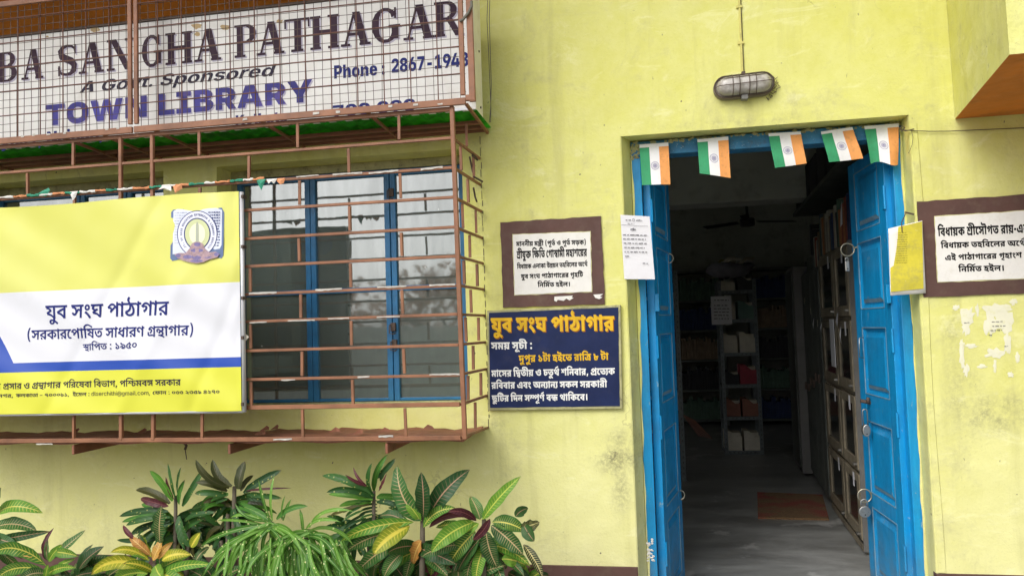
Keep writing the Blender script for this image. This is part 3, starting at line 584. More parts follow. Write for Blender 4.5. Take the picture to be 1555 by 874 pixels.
[[268,249,0,-55,-68,0,0,-194,-140,0,0,194,-68,0,0,55,72,0,-15,8,-27,19,-12,9,55,33,99,35,105,14,60,0,45,0,91,-7,95,-13,111,-23,66,-17,-54,-48,-61,15,-95,20,-75,12,-67,6,-32,0,-43,0,-63,-12,-47,-17,-22,-10,9,-7,19,-13,6,-4]],
[[850,249,0,-55,-254,0,0,-194,-140,0,0,31,2,31,1,9,-1,14,0,7,0,35,4,14,0,53,-468,0,0,55],[820,92,1,-15,-27,-27,-59,-18,-46,0,-9,0,-29,1,-14,1,4,56,5,-1,13,0,4,0,15,0,11,5,0,3,1,3,-3,5,-6,1,-9,4,-35,3,-38,0,-86,-4,-55,0,-87,17,-51,36,0,28,1,6,7,17,6,6,112,-12,1,-3,-3,-10,0,-5,1,-14,33,-13,40,0,84,4,77,0,95,-13,30,-13,21,-9,21,-24],[304,104,39,0,63,-11,59,-23,30,-18,-12,-32,-24,-20,-15,13,-39,23,-43,15,-24,0,-7,0,-13,-3,-5,-5,0,-5,1,-5,5,-7,4,-6,-138,-10,-7,9,-7,17,0,10,1,17,31,22,45,13,51,6],[174,179,61,0,77,-24,39,-38,0,-23,1,-4,-3,-17,-2,-7,-130,-1,5,6,3,13,0,8,1,5,-5,16,-15,13,-14,0,-9,0,-7,-7,0,-4,1,-5,5,-8,2,-3,-138,-11,-7,9,-5,16,0,7,1,17,29,22,47,14,57,6],[72,142,5,5,3,11,0,4,1,16,-19,16,-22,7,144,5,17,-7,15,-21,0,-15,1,-7,-3,-13,-4,-7]],
[[340,249,0,-55,-52,0,-29,-10,-43,-20,-31,-22,-15,-24,0,-13,1,-20,27,-22,37,-9,20,0,17,0,25,3,12,3,40,-52,-25,-6,-47,-4,-32,0,-61,0,-93,22,-51,47,0,37,1,24,33,44,55,37,73,30,42,10]],
[[444,97,-59,0,-93,21,-26,21,12,1,-5,-13,-29,-20,-49,-12,-38,0,-31,0,-51,11,-41,23,-18,16,90,27,15,-10,21,-10,16,0,13,0,23,8,15,20,0,17,134,0,7,-11,17,-17,21,-12,27,-6,18,0,17,0,17,9,0,9,1,11,-29,21,-22,7,148,6,13,-7,23,-17,15,-20,0,-12,1,-29,-75,-32],[642,249,0,-55,-650,0,0,55],[568,123,0,-140,-140,0,-29,11,-61,15,-63,10,-36,3,-42,51,55,15,121,26,62,7],[430,75,-17,-3,-45,-10,-45,-10,-22,-6,4,10,39,-3,69,-13,24,-8,1,2,-1,9,0,2]],
[[524,249,0,-55,-68,0,0,-194,-140,0,-31,19,-71,27,-89,18,-62,6,-48,62,79,20,163,29,82,9,-18,-13,0,72],[316,136,16,-1,-41,-5,-83,-15,-38,-9,31,-3,67,-15,61,-20,20,-12,-22,0,-1,8,-3,20,0,9],[196,252,15,0,29,-2,14,-1,-8,-49,-3,0,-9,0,-4,0,-15,0,-13,-5,0,-5,1,-8,37,-9,26,-3,-62,-38,-39,9,-57,19,-31,24,0,18,1,10,21,23,59,17]],
[[406,249,-1,11,-17,10,-26,0,-104,0,-67,0,-81,10,-22,13,-15,8,-13,24,0,16,1,6,3,12,4,7,132,-4,-1,-4,-1,-5,0,-2,1,-8,9,-9,8,-4,9,-3,29,-2,28,0,104,0,49,0,57,-7,20,-8,23,-9,21,-29,2,-23],[634,249,0,-55,-274,0,0,-36,1,-6,11,-7,10,0,13,0,19,5,21,11,8,7,104,9,31,-21,33,-37,0,-24,1,-25,-51,-40,-105,-23,-78,0,-53,0,-105,14,-93,35,-77,60,-26,47,130,17,23,-43,63,-51,83,-21,48,0,51,0,63,18,0,19,1,13,-25,20,-16,6,124,3,-33,-20,-61,-23,-63,-10,-34,0,-33,0,-51,8,-16,9,-15,9,-15,24,0,18,0,35,-228,0,0,55]],
[[550,249,0,-55,-68,0,0,-121,-140,1,0,27,2,-19,-27,17,-61,21,-51,10,-20,0,-9,0,-11,-4,0,-4,1,-3,15,-7,18,-2,-62,-49,-49,9,-59,33,0,24,1,20,39,26,67,12,38,0,43,0,71,-12,63,-20,26,-13,-18,7,-1,8,1,12,0,7,0,20,-350,0,0,55],[190,79,47,0,75,-17,65,-28,30,-18,-56,-31,-23,13,-47,19,-39,10,-12,0,-11,0,-9,-4,0,-3,1,-3,11,-6,14,-3,-54,-43,-29,5,-47,16,-29,24,0,18,1,15,33,23,57,13],[482,77,0,-94,-140,0,0,30,2,25,1,10,-1,15,0,9,0,5]],
[[-304,-24,33,8,79,18,83,17,34,6,34,-44,-19,-3,-59,-10,-59,-11,-20,-5,10,14,39,0,85,-10,79,-16,30,-9,-48,-39,-41,11,-85,14,-81,9,-40,2]],
[[200,0,-140,0,0,194,-68,0,0,55,276,0,0,-55,-68,0],[64,249,1,11,-19,10,-26,0,-126,0,-67,0,-81,10,-22,13,-15,8,-13,24,0,16,1,6,3,12,4,7,132,-4,-1,-4,-1,-5,0,-2,1,-8,9,-9,8,-4,9,-3,29,-2,28,0,126,0,49,0,57,-7,22,-8,21,-9,21,-29,2,-23]],
[[44,149,220,0,0,-61,-220,0]],
[[532,249,0,-40,-78,0,0,-209,-94,0,-33,21,-83,29,-107,18,-70,5,-36,43,25,7,51,14,55,14,26,7,-31,10,-77,15,-48,4,28,32,22,-10,-82,0,0,40],[360,209,-236,0,2,3,31,-4,55,-14,47,-17,18,-8,8,-32,-23,-5,-49,-12,-49,-12,-20,-6,-4,3,47,-3,91,-17,83,-28,26,-18,-14,-2,-3,9,1,21,0,11]],
[[-240,-106,-25,0,-55,9,-39,22,0,17,1,22,67,26,60,0,57,0,99,-16,99,-30,56,-22,-50,-30,-49,21,-83,29,-77,15,-36,0,-25,0,-21,-9,0,-7,1,-8,23,-8,18,0,23,0,29,11,15,16,7,17,0,7,0,30,94,0,0,-20,1,-13,-11,-31,-35,-29,-65,-19]],
[[504,249,0,-40,-78,0,0,-209,-94,0,-27,22,-83,35,-103,24,-62,4,-36,45,75,21,173,38,86,12,-16,-14,0,22,-342,0,0,40],[332,167,16,-9,-53,-8,-103,-22,-54,-14,37,-4,79,-17,73,-28,26,-18,-14,-3,1,9,-1,18,0,10]],
[[568,249,0,-40,-78,0,0,-209,-94,0,0,130,20,-19,-17,12,-29,12,-12,0,-9,0,-17,-6,-21,-17,-22,-17,-21,-18,-37,-23,-41,-10,-28,0,-23,0,-41,8,-41,20,-22,19,66,21,19,-15,25,-11,16,0,13,0,21,6,27,18,18,18,20,11,23,21,39,16,26,0,25,0,37,-11,24,-12,-14,-1,-1,8,-1,16,0,8,0,25,-404,0,0,40],[200,101,-7,25,-15,30,-18,9,-19,8,-65,9,-50,3,26,42,52,-13,47,-4,59,-11,35,-18,15,-26,4,-19]],
[[110,127,51,-15,89,-41,73,-46,26,-24,-72,-19,-29,22,-63,38,-75,34,-52,15],[54,191,1,17,33,26,55,15,36,0,35,0,55,-15,33,-26,0,-17,1,-17,-31,-27,-53,-14,-34,0,-35,0,-53,14,-31,26],[128,191,1,-11,29,-13,20,0,21,0,27,13,0,11,1,10,-25,13,-20,0,-19,0,-27,-13]],
[[532,249,0,-40,-80,0,0,-209,-94,0,-25,17,-79,28,-103,19,-64,4,-32,36,17,6,33,11,33,10,18,5,36,-7,-7,-1,-9,0,-2,0,-45,0,-57,13,-27,22,0,13,1,19,49,25,44,14,90,-13,-43,-9,-39,-21,0,-12,1,-13,33,-9,20,0,19,0,39,6,24,7,42,-32,-25,-7,-53,-15,-47,-15,-22,-8,-4,8,67,-7,101,-24,42,-21,1,7,-1,14,0,7,0,132,-366,0,0,40]],
[[610,249,0,-40,-78,0,0,-209,-96,0,0,157,10,-22,-27,19,-49,29,-49,19,-49,9,-28,0,-31,0,-51,-12,-43,-20,-20,-13,-4,6,15,5,35,7,24,0,43,0,39,-23,0,-14,1,-6,-1,-11,-2,-2,-22,4,11,4,21,11,23,11,12,5,96,43,58,-29,-234,-108,-66,31,72,34,-30,-20,-30,-9,13,6,17,15,0,7,1,10,-21,9,-18,0,-9,0,-23,-3,-12,-4,-74,35,37,22,69,32,75,18,46,0,43,0,69,-15,67,-27,36,-20,-6,-6,-1,8,-3,22,0,10,0,51,76,0,18,-26]],
[[244,249,0,-40,-80,0,0,-209,-94,0,0,180,-9,13,-33,16,-30,0,-4,0,0,40,14,0,21,0,35,-11,14,-14,-1,2,-1,14,0,5,0,30,76,0,18,-26]],
[[240,0,-49,0,-85,16,-63,29,-20,17,26,42,65,4,73,21,29,29,0,18,1,7,-1,17,-8,9,-208,0,0,40,168,0,-29,17,-27,30,0,14,1,17,37,27,36,13,66,-33,-23,-10,-19,-15,0,-10,1,-11,35,-23,30,-16,246,0,0,-40,-108,0,-13,0,-21,0,-12,1,55,-27,55,-56,0,-31,1,-29,-47,-43,-97,-24],[238,41,39,0,57,14,31,26,0,17,1,18,-21,35,-49,38,-42,22,20,2,9,-11,17,-27,0,-15,1,-15,-17,-30,-43,-25,-77,-19,-60,-6,10,26,11,-17,41,-22,59,-11]],
[[386,0,0,164,20,-20,-21,14,-41,24,-45,19,-49,10,-28,0,-39,0,-45,-18,-20,-11,-10,-1,15,6,43,6,30,0,37,0,49,-13,25,-23,0,-13,1,-24,-67,-39,-70,-20,-56,39,47,10,59,21,0,13,1,7,-19,9,-22,0,-15,0,-33,-5,-22,-6,-78,32,27,21,61,31,73,19,40,0,41,0,67,-14,67,-27,36,-19,-30,5,1,5,-3,19,0,13,0,41,76,0,18,-26,78,0,0,-40,-78,0,0,-209]],
[[504,249,0,-40,-78,0,0,-209,-94,0,-27,22,-83,35,-103,24,-62,4,-36,45,75,21,173,38,86,12,-16,-14,0,22,-342,0,0,40],[332,167,16,-9,-53,-8,-103,-22,-54,-14,37,-4,79,-17,73,-28,26,-18,-14,-3,1,9,-1,18,0,10],[140,-4,-23,0,-31,16,0,12,1,12,33,16,24,0,25,0,31,-16,0,-12,1,-12,-29,-16]],
[[204,-51,-57,38,-59,96,0,49,1,51,61,96,58,38,88,0,-55,-40,-55,-96,0,-49,1,-48,57,-95,56,-40]],
[[684,249,0,-40,-262,0,0,-24,2,-14,0,-171,-94,0,-27,22,-83,35,-103,24,-60,4,-36,45,75,21,171,37,86,12,-16,-13,0,22,-340,0,0,40],[330,167,16,-10,-35,-5,-69,-14,-69,-15,-34,-9,37,-4,79,-18,71,-27,26,-18,-12,-3,-1,7,-1,18,0,11],[646,106,1,-13,-19,-24,-51,-15,-46,0,-15,0,-25,1,-12,1,4,40,5,0,13,0,10,0,33,0,19,11,0,8,1,15,-71,24,-70,5,0,40,65,-4,107,-24,65,-39]],
[[316,249,0,-40,-38,0,-25,-6,-51,-19,-41,-27,-25,-33,0,-19,1,-25,31,-29,45,-12,24,0,17,0,27,3,18,5,38,-36,-25,-7,-49,-6,-28,0,-55,0,-85,25,-45,48,0,33,1,29,43,49,77,36,50,9,-52,-17,-11,0,-33,-1,-24,0,-90,0,0,40]],
[[244,249,0,-40,-80,0,0,-209,-94,0,0,209,-78,0,0,40,76,0,-11,7,-29,18,-10,8,37,30,75,37,87,18,54,0,41,0,73,-8,77,-16,89,-27,56,-18,-48,-32,-61,21,-91,27,-75,13,-42,0,-39,0,-57,-15,-41,-23,-18,-13,9,-7,21,-14,12,-6]],
[[538,249,0,-40,-80,0,0,-209,-94,0,-35,21,-85,29,-107,18,-70,5,-36,43,37,11,89,23,44,9,60,9,26,-29,-35,-8,-73,-17,-32,-10,41,-3,81,-14,75,-22,32,-15,1,7,-1,13,0,8,0,46,4,17,-1,8,-1,21,0,10,0,29,-372,0,0,40],[52,219,76,-8,47,-6,101,-24,95,-31,36,-17,-24,-38,-27,16,-87,29,-99,25,-97,18,-42,4]],
[[340,15,-73,0,-121,30,-95,70,-32,60,90,13,25,-45,63,-58,83,-28,56,0,33,0,49,7,31,13,15,19,0,12,1,14,-21,21,-35,11,-22,0,-21,0,-23,-11,0,-10,1,-4,3,-9,4,-4,-90,-7,-7,8,-5,16,0,6,1,19,39,24,63,11,36,0,59,0,83,-23,43,-40,0,-26,1,-24,-43,-41,-91,-24],[588,249,0,-40,-596,0,0,40]],
[[504,249,0,-40,-78,0,0,-209,-94,0,-27,22,-83,35,-103,24,-62,4,-36,45,75,21,173,38,86,12,-18,-14,0,62],[332,167,16,-9,-53,-8,-103,-22,-54,-14,37,-4,79,-17,73,-28,26,-18,-14,-3,1,9,-1,19,0,13],[190,252,13,0,25,-2,12,0,-6,-38,-3,1,-9,0,-10,0,-21,0,-19,-9,0,-6,1,-10,39,-13,38,-6,-58,-27,-33,9,-47,18,-25,22,0,14,1,11,23,22,51,14]],
[[518,249,0,-40,-80,0,0,-209,-94,0,0,169,18,-24,-27,20,-57,29,-59,17,-32,0,-17,0,-25,-7,-15,-13,0,-9,1,-10,21,-15,45,-9,42,-1,-10,-47,-63,4,-85,21,-43,35,0,22,1,22,41,31,65,17,40,0,43,0,67,-15,59,-24,28,-15,-16,0,-1,9,-1,21,0,9,0,38,76,0,18,-26]],
[[610,249,0,-40,-80,0,0,-209,-94,0,0,164,20,-20,-19,14,-43,24,-43,19,-51,10,-28,0,-37,0,-47,-18,-20,-11,-10,-1,15,6,43,6,30,0,37,0,49,-13,27,-23,0,-13,1,-23,-61,-38,-64,-18,-54,39,39,8,51,19,0,13,1,7,-19,9,-20,0,-17,0,-33,-5,-20,-6,-80,32,29,21,61,31,71,19,42,0,39,0,67,-14,67,-27,36,-19,-30,5,1,5,-3,19,0,13,0,41,76,0,18,-26],[530,-17,-92,0,-7,13,-43,13,-32,0,-21,0,-49,-4,-53,-3,-32,0,-25,0,-57,6,-51,16,-31,31,0,26,1,8,5,19,4,7,90,-6,-1,-5,-3,-16,0,-6,1,-17,25,-17,41,-6,26,0,27,0,45,4,45,3,26,0,27,0,45,-10,16,-12,0,6,94,18]],
[[344,113,-23,0,-45,5,-43,10,-24,9,-21,8,-25,6,-12,0,-11,0,-17,-6,0,-7,1,-5,17,-10,12,-5,-60,-29,-21,10,-37,26,0,18,1,16,33,22,49,10,24,0,37,0,55,-11,32,-12,31,-10,35,-8,20,0,23,0,25,12,0,13,1,13,-31,24,-24,9,98,7,13,-6,25,-18,19,-23,0,-14,1,-24,-61,-30],[530,249,0,-40,-538,0,0,40],[294,130,53,0,69,-12,41,-19,17,-21,0,-10,1,-17,-27,-23,-49,-14,-63,-9,-36,-2,20,22,31,-3,75,-12,77,-16,30,-9,-36,-33,-47,13,-83,18,-81,12,-83,9,-50,4,16,38,25,-4,61,-4,30,0,63,0,47,16,0,15,1,13,-37,15,-30,0,-27,0,-21,-9,0,-8,1,-4,3,-5,2,-3,-88,-5,-5,6,-3,13,0,5,1,14,33,19,61,10]],
[[66,-51,55,40,57,95,0,49,1,50,-55,94,-54,40,88,0,59,-39,61,-95,0,-49,1,-51,-59,-96,-58,-38]],
[[410,113,-57,0,-81,25,-18,22,12,1,-5,-12,-27,-24,-45,-15,-34,0,-23,0,-43,7,-41,21,-24,19,68,21,19,-16,27,-10,16,0,17,0,27,11,17,25,2,24,90,0,5,-13,19,-23,27,-17,37,-9,22,0,25,0,25,13,0,12,1,13,-31,24,-24,9,96,7,15,-6,25,-18,19,-23,0,-14,1,-28,-69,-26],[598,249,0,-40,-606,0,0,40],[362,130,53,0,67,-12,41,-19,19,-21,0,-10,1,-17,-27,-23,-49,-14,-63,-9,-36,-2,20,22,31,-3,75,-12,77,-15,30,-10,-38,-33,-47,13,-81,18,-81,12,-83,9,-50,4,14,38,27,-4,61,-4,28,0,65,0,47,16,0,15,1,13,-37,15,-32,0,-25,0,-21,-9,0,-8,1,-4,3,-5,2,-3,-88,-5,-5,6,-5,13,0,5,1,14,37,19,59,10]],
[[126,159,-25,0,-37,14,0,17,1,18,39,14,26,0,27,0,39,-14,0,-18,1,-17,-37,-14],[126,-5,-25,0,-37,15,0,16,1,18,39,14,26,0,27,0,39,-14,0,-18,1,-16,-37,-15]],
[[244,0,-77,0,-71,32,0,23,1,21,49,28,52,10,34,-41,-19,-3,-15,-7,0,-6,1,-6,27,-9,26,0,41,0,43,18,0,14,1,11,-19,18,-47,18,-38,12,-49,15,-55,24,-21,22,0,14,1,10,23,24,20,10,82,-23,-7,-5,-11,-10,0,-5,1,-4,7,-8,21,-9,45,-15,36,-11,45,-14,53,-26,27,-30,0,-19,1,-23,-45,-33,-79,-17]],
[[154,130,43,0,63,-14,37,-24,0,-16,1,-17,-23,-25,-22,-9,0,15,59,3,65,25,0,22,1,12,-23,20,-65,18,-64,8,-67,9,-81,17,-35,23,0,16,1,10,17,19,18,10,82,-16,-7,-4,-7,-8,0,-5,1,-4,11,-7,27,-6,55,-8,42,-6,69,-10,83,-21,43,-24,15,-27,0,-15,1,-26,-49,-35,-85,-21,-111,-9,-62,0,-14,0,-16,39,41,4,37,15,0,11,1,10,-25,13,-24,0,-19,0,-19,-10,0,-7,1,-3,5,-6,2,-3,-88,-10,-3,8,-7,14,0,7,1,15,33,22,61,11]],
[[262,0,-65,0,-101,23,-57,45,0,31,1,32,73,53,135,46,90,22,44,-30,-5,-4,-5,-9,0,-5,1,-9,33,-12,24,0,5,0,9,0,4,1,36,-30,-49,-14,-51,-20,-21,-18,0,-10,1,-10,31,-14,34,0,7,0,15,0,6,0,34,-43,-41,-12,-107,-13],[266,40,23,0,33,2,29,4,16,2,10,-9,-61,4,-57,29,0,20,1,15,25,25,55,25,42,15,18,-23,-35,1,-45,14,-21,18,0,8,1,6,3,9,8,5,38,-4,-61,-16,-91,-33,-49,-39,0,-22,1,-21,39,-24,63,-11]],
[[242,33,-53,0,-87,20,-49,42,0,32,1,24,41,42,89,28,70,0,69,0,87,-25,39,-43,0,-27,1,-25,-41,-42,-87,-26],[250,181,-29,0,-45,-13,-25,-25,0,-18,1,-15,19,-23,41,-14,34,0,33,0,49,14,25,25,0,17,1,17,-21,23,-39,12]],
[[648,249,0,-40,-78,0,0,-161,-94,0,0,109,8,-22,-27,19,-49,29,-49,19,-49,9,-28,0,-31,0,-51,-12,-43,-20,-20,-13,-4,6,17,5,35,7,22,0,43,0,39,-23,0,-14,1,-6,-1,-11,0,-2,-22,4,9,4,21,11,25,11,10,5,96,43,58,-29,-234,-108,-66,31,72,34,-30,-20,-30,-9,13,6,17,15,0,7,1,10,-21,9,-18,0,-9,0,-21,-3,-14,-4,-74,35,37,22,69,32,77,18,44,0,43,0,69,-15,67,-27,36,-20,-6,-6,-1,8,-1,22,0,10,0,51,74,0,18,-26],[570,-17,-94,0,-5,9,-23,11,-35,6,-24,0,-37,0,-83,-7,-50,0,-29,0,-63,5,-57,16,-33,31,0,26,1,8,5,20,4,7,90,-6,-1,-5,-3,-14,0,-7,1,-17,27,-17,47,-7,30,0,43,0,73,7,42,0,29,0,53,-11,18,-11,0,49,94,0]],
[[420,252,71,0,77,-33,0,-28,1,-20,-41,-33,-73,-24,-48,-9,-32,40,43,7,59,21,0,17,1,11,-25,11,-26,0,-23,0,-41,-8,-35,-11,-17,-14,0,-5,1,-5,13,-8,24,-1,-20,-41,-55,4,-57,28,0,19,1,16,37,30,63,22,81,14],[574,87,1,-33,-103,-42,-90,0,-61,0,-107,18,-89,41,-75,70,-28,51,88,13,35,-55,77,-67,97,-29,64,0,45,0,61,19,0,19,1,14,-37,18,-30,5,88,20,35,-11,43,-31]],
[[350,13,-55,0,-97,16,-85,37,-67,62,-26,47,90,13,29,-50,69,-58,87,-25,56,0,39,0,57,12,31,23,0,16,1,11,-9,17,-15,13,-12,5,72,33,31,-21,29,-41,0,-22,1,-25,-47,-40,-91,-23],[320,105,-51,0,-61,26,0,22,1,10,11,18,6,7,88,-11,-3,-4,-5,-8,0,-4,1,-9,21,-7,14,0,17,0,27,6,31,14,18,13,78,7,2,-24,-25,-18,-53,-25,-63,-13],[602,249,0,-40,-610,0,0,40]],
[[176,54,6,-5,-7,-15,-21,-33,-23,-33,-14,-16,-78,0,13,25,23,55,4,22]],
[[244,249,0,-40,-80,0,0,-209,-94,0,0,209,-78,0,0,40,76,0,-11,8,-29,20,-10,8,49,28,97,36,113,18,70,0,73,0,135,-14,149,-29,92,-23,-42,-34,-65,16,-105,23,-89,14,-83,7,-48,0,-53,0,-85,-16,-65,-23,-24,-13,7,-7,21,-13,12,-6]],
[[280,252,35,0,53,-12,43,-23,14,-15,0,-50,-25,27,-63,32,-40,0,-23,0,-33,-13,0,-14,1,-15,49,-15,50,-1,-10,-44,-55,2,-69,20,-29,33,0,21,1,23,33,29,53,15],[64,252,37,0,63,-15,39,-32,0,-26,1,-17,-31,-32,-67,-21,-56,0,-10,44,39,1,43,8,19,14,0,7,1,14,-37,14,-32,0,-15,0,-27,-1,-18,-3,-8,41,21,2,35,2],[808,249,0,-40,-314,0,0,-10,-2,-36,1,-4,3,-13,0,-5,0,-55,1,-15,7,-13,6,-3,13,-7,26,0,27,0,43,11,22,11,19,9,23,20,0,11,1,10,-23,8,-20,0,-8,0,-25,0,-39,5,-24,6,-15,5,-23,12,-10,6,6,45,17,-12,41,-17,55,-9,32,0,14,0,41,0,43,-7,14,-8,15,-5,13,-19,0,-10,1,-25,-37,-39,-32,-15,-31,-15,-79,-18,-46,0,-37,0,-47,9,-14,7,-15,7,-21,27,0,27,0,118,2,9,1,8,-3,14,0,8,0,7]],
[[520,249,0,-40,-80,0,0,-209,-94,0,0,53,14,-22,-27,21,-55,31,-55,17,-32,0,-21,0,-31,-11,0,-11,1,-11,35,-13,30,-5,-28,-42,-45,7,-57,23,-27,28,0,15,1,20,39,27,63,13,34,0,41,0,69,-12,59,-24,26,-18,-16,-5,1,10,-1,19,0,10,0,89,-354,0,0,40],[252,129,1,-2,1,-7,-2,-4,-92,13,-1,19,-23,24,-57,12,-54,2,20,38,42,-6,47,-3,65,-13,41,-22,21,-31]],
[[176,27,-37,0,-57,22,-26,21,66,21,17,-12,23,-10,14,0,15,0,23,8,14,8,11,7,11,13,0,8,1,11,-15,19,-31,12,-24,0,-17,0,-19,-8,0,-8,1,-3,3,-7,2,-3,-86,-8,-7,8,-3,17,0,5,1,16,39,21,59,9,28,0,51,0,73,-21,41,-35,0,-23,1,-5,-1,-13,-2,-5,-74,-2,21,14,63,28,95,22,68,5,56,-31,-15,-15,-15,-32,0,-15,1,-14,13,-32,12,-14,-94,-10,-11,19,-13,37,0,18,1,16,17,33,18,15,50,-16,-47,-3,-75,-14,-57,-21,-20,-14,-19,-12,-35,-18,-39,-9],[78,229,36,-4,47,-9,41,-23,4,-17,-94,-1,-3,13,-39,19,-38,5],[418,158,-53,0,-87,34,-24,28,92,5,9,-13,23,-15,27,-5,12,0,23,0,21,12,0,8,1,7,-19,8,-18,1,108,5,9,-5,9,-13,0,-7,1,-17,-33,-22,-53,-11],[602,249,0,-40,-108,0,-12,2,-156,0,-8,-2,-326,0,0,40]],
[[344,15,-55,0,-95,16,-83,37,-67,61,-24,46,90,13,29,-49,67,-57,87,-25,54,0,59,0,53,22,0,19,1,13,-11,18,-6,6,66,-2,-23,-11,-49,-18,-57,-10,-38,0,-31,0,-53,12,-29,23,0,18,1,16,41,33,50,13,-15,0,-27,0,-18,0,-248,0,0,40,796,0,0,-40,-240,0,-19,0,-49,1,-20,0,-51,-10,-67,-20,-31,-20,0,-9,1,-9,21,-8,14,0,25,0,37,10,24,10,104,-16,7,-8,9,-22,0,-12,1,-20,-37,-37,-87,-24],[698,80,1,-17,15,-37,14,-20,-92,-10,-15,22,-13,41,0,24,1,17,11,30,10,12,-59,3,-85,18,-59,27,-18,17,96,6,13,-9,37,-14,61,-9,44,0,9,0,19,1,14,0,44,-36,-15,-15,-17,-32]],
[[508,249,0,-40,-78,0,0,-209,-94,0,0,87,16,-21,-25,17,-57,27,-61,17,-28,0,-21,0,-31,-11,0,-12,1,-9,29,-14,30,-6,-42,-40,-53,11,-59,37,0,23,1,21,41,27,63,13,32,0,39,0,69,-12,61,-21,28,-15,-16,-4,1,10,-1,20,0,8,0,56,-344,0,0,40]],
[[572,249,0,-40,-80,0,0,-209,-94,0,0,203,4,9,-1,8,-1,14,0,8,0,33,76,0,18,-26],[280,252,35,0,53,-12,43,-23,14,-15,0,-50,-25,27,-63,32,-40,0,-23,0,-33,-13,0,-14,1,-15,49,-15,50,-1,-10,-44,-55,2,-69,20,-29,33,0,21,1,23,33,29,53,15],[64,252,37,0,63,-15,39,-32,0,-26,1,-17,-31,-32,-67,-21,-56,0,-10,44,39,1,43,8,19,14,0,7,1,14,-37,14,-32,0,-15,0,-27,-1,-18,-3,-8,41,21,2,35,2]],
[[772,249,0,-40,-250,0,0,-209,-94,0,0,41,4,11,-1,8,-1,18,0,13,0,60,2,8,0,50,-438,0,0,40],[738,100,1,-13,-21,-25,-51,-16,-42,0,-11,0,-23,1,-12,2,4,40,5,-1,13,0,6,0,29,0,17,10,0,6,1,5,-7,9,-10,3,-15,6,-53,4,-40,0,-56,0,-49,0,-81,14,-47,32,0,27,1,4,3,11,2,5,88,-6,-1,-4,-1,-6,0,-3,1,-20,43,-14,44,0,54,0,83,0,89,-14,24,-13,21,-9,17,-22],[286,102,35,0,61,-13,51,-24,22,-16,-6,-25,-14,-17,-23,18,-45,25,-43,13,-24,0,-9,0,-15,-4,-7,-7,0,-5,1,-4,5,-10,4,-4,-90,-8,-7,8,-7,15,0,8,1,13,21,19,35,12,45,6],[150,180,55,0,73,-22,39,-36,0,-22,1,-7,-3,-15,-2,-4,-90,3,3,3,3,11,0,7,1,10,-11,19,-27,13,-22,0,-15,0,-19,-8,0,-8,1,-3,5,-8,4,-4,-92,-7,-5,7,-5,14,0,7,1,13,21,19,35,12,45,6],[84,153,3,4,3,9,0,4,1,19,-39,29,-42,7,114,9,31,-11,31,-33,0,-19,1,-5,-1,-13,-4,-4]],
[[620,249,0,-40,-80,0,0,-209,-94,0,0,128,18,-19,-13,11,-35,17,-24,0,-7,0,-21,-4,-13,-12,0,-11,1,-4,3,-6,0,-3,-80,-3,-3,14,-23,21,-37,11,-24,0,-15,0,-23,-6,-13,-11,0,-7,1,-15,47,-18,36,-6,-28,-40,-45,6,-67,23,-37,31,0,21,1,19,39,28,65,15,38,0,47,0,65,-15,32,-18,-14,2,11,14,45,14,24,0,31,0,43,-11,22,-10,-16,-6,-1,9,-1,17,0,9,0,24,-454,0,0,40]],
[[32,140,336,0,0,-41,-336,0]],
[[298,114,50,-6,-33,-8,-63,-7,-34,0,-85,0,-81,37,0,31,1,19,33,32,57,24,73,13,40,0,33,0,55,-8,18,-8,21,-7,21,-23,0,-24,0,-110,1,-10,9,-10,23,-5,20,0,-10,-44,-49,1,-59,10,-23,25,0,22],[222,134,29,0,47,6,24,6,-22,-7,0,31,1,14,-5,14,-8,4,-5,3,-21,4,-12,0,-17,0,-35,-7,-27,-13,-17,-17,0,-10,1,-16,45,-12]],
[[284,249,1,13,-25,12,-32,0,-50,0,-57,0,-71,10,-20,11,-17,9,-13,23,0,15,1,6,1,10,4,7,88,-3,1,-4,-1,-6,0,-3,1,-8,9,-13,8,-5,11,-4,31,-5,34,0,48,0,47,0,55,-7,20,-9,15,-7,17,-24,0,-18],[206,196,71,0,87,-22,39,-34,0,-17,1,-33,-85,-35,-78,-5,-12,13,39,-5,81,-17,79,-22,38,-13,-50,-33,-41,15,-83,24,-89,19,-97,14,-58,5,16,39,29,-4,55,-4,30,0,53,0,63,11,27,19,0,11,1,17,-47,19,-42,0,-25,0,-29,-5,-11,-9,0,-6,1,-3,5,-6,0,-2,-88,-7,-3,6,-5,15,0,7,1,14,39,22,69,12],[122,175,-3,13,-39,19,-38,5,50,17,38,-4,45,-9,41,-23,4,-17],[458,249,0,-40,-466,0,0,40]],
[[226,-5,-53,0,-83,28,-47,51,0,35,1,34,49,51,85,27,54,0,43,0,51,-14,29,-18,6,-6,6,0,0,108,70,0,0,-291,-68,0,0,34,-8,0,-5,-6,-27,-18,-49,-15],[236,27,41,0,55,21,29,37,0,24,1,24,-27,36,-53,21,-40,0,-41,0,-53,-22,-27,-36,0,-23,1,-23,29,-37,57,-22]],
[[160,-2,-49,0,-47,27,0,23,0,243,70,0,0,-234,1,-15,15,-12,22,0,13,0,13,1,4,0,14,-29,-7,-2,-27,-2]],
[[210,-5,-43,0,-69,13,-45,26,-8,19,66,8,11,-18,53,-17,40,0,47,0,55,20,0,13,1,12,-31,15,-32,3,-74,9,-57,7,-57,29,0,23,1,19,43,29,73,16,48,0,45,0,63,-13,41,-24,10,-15,-64,-9,-7,12,-41,19,-42,0,-39,0,-51,-18,0,-13,1,-13,37,-14,38,-5,66,-7,61,-8,57,-29,0,-22,1,-20,-41,-30,-77,-17]],
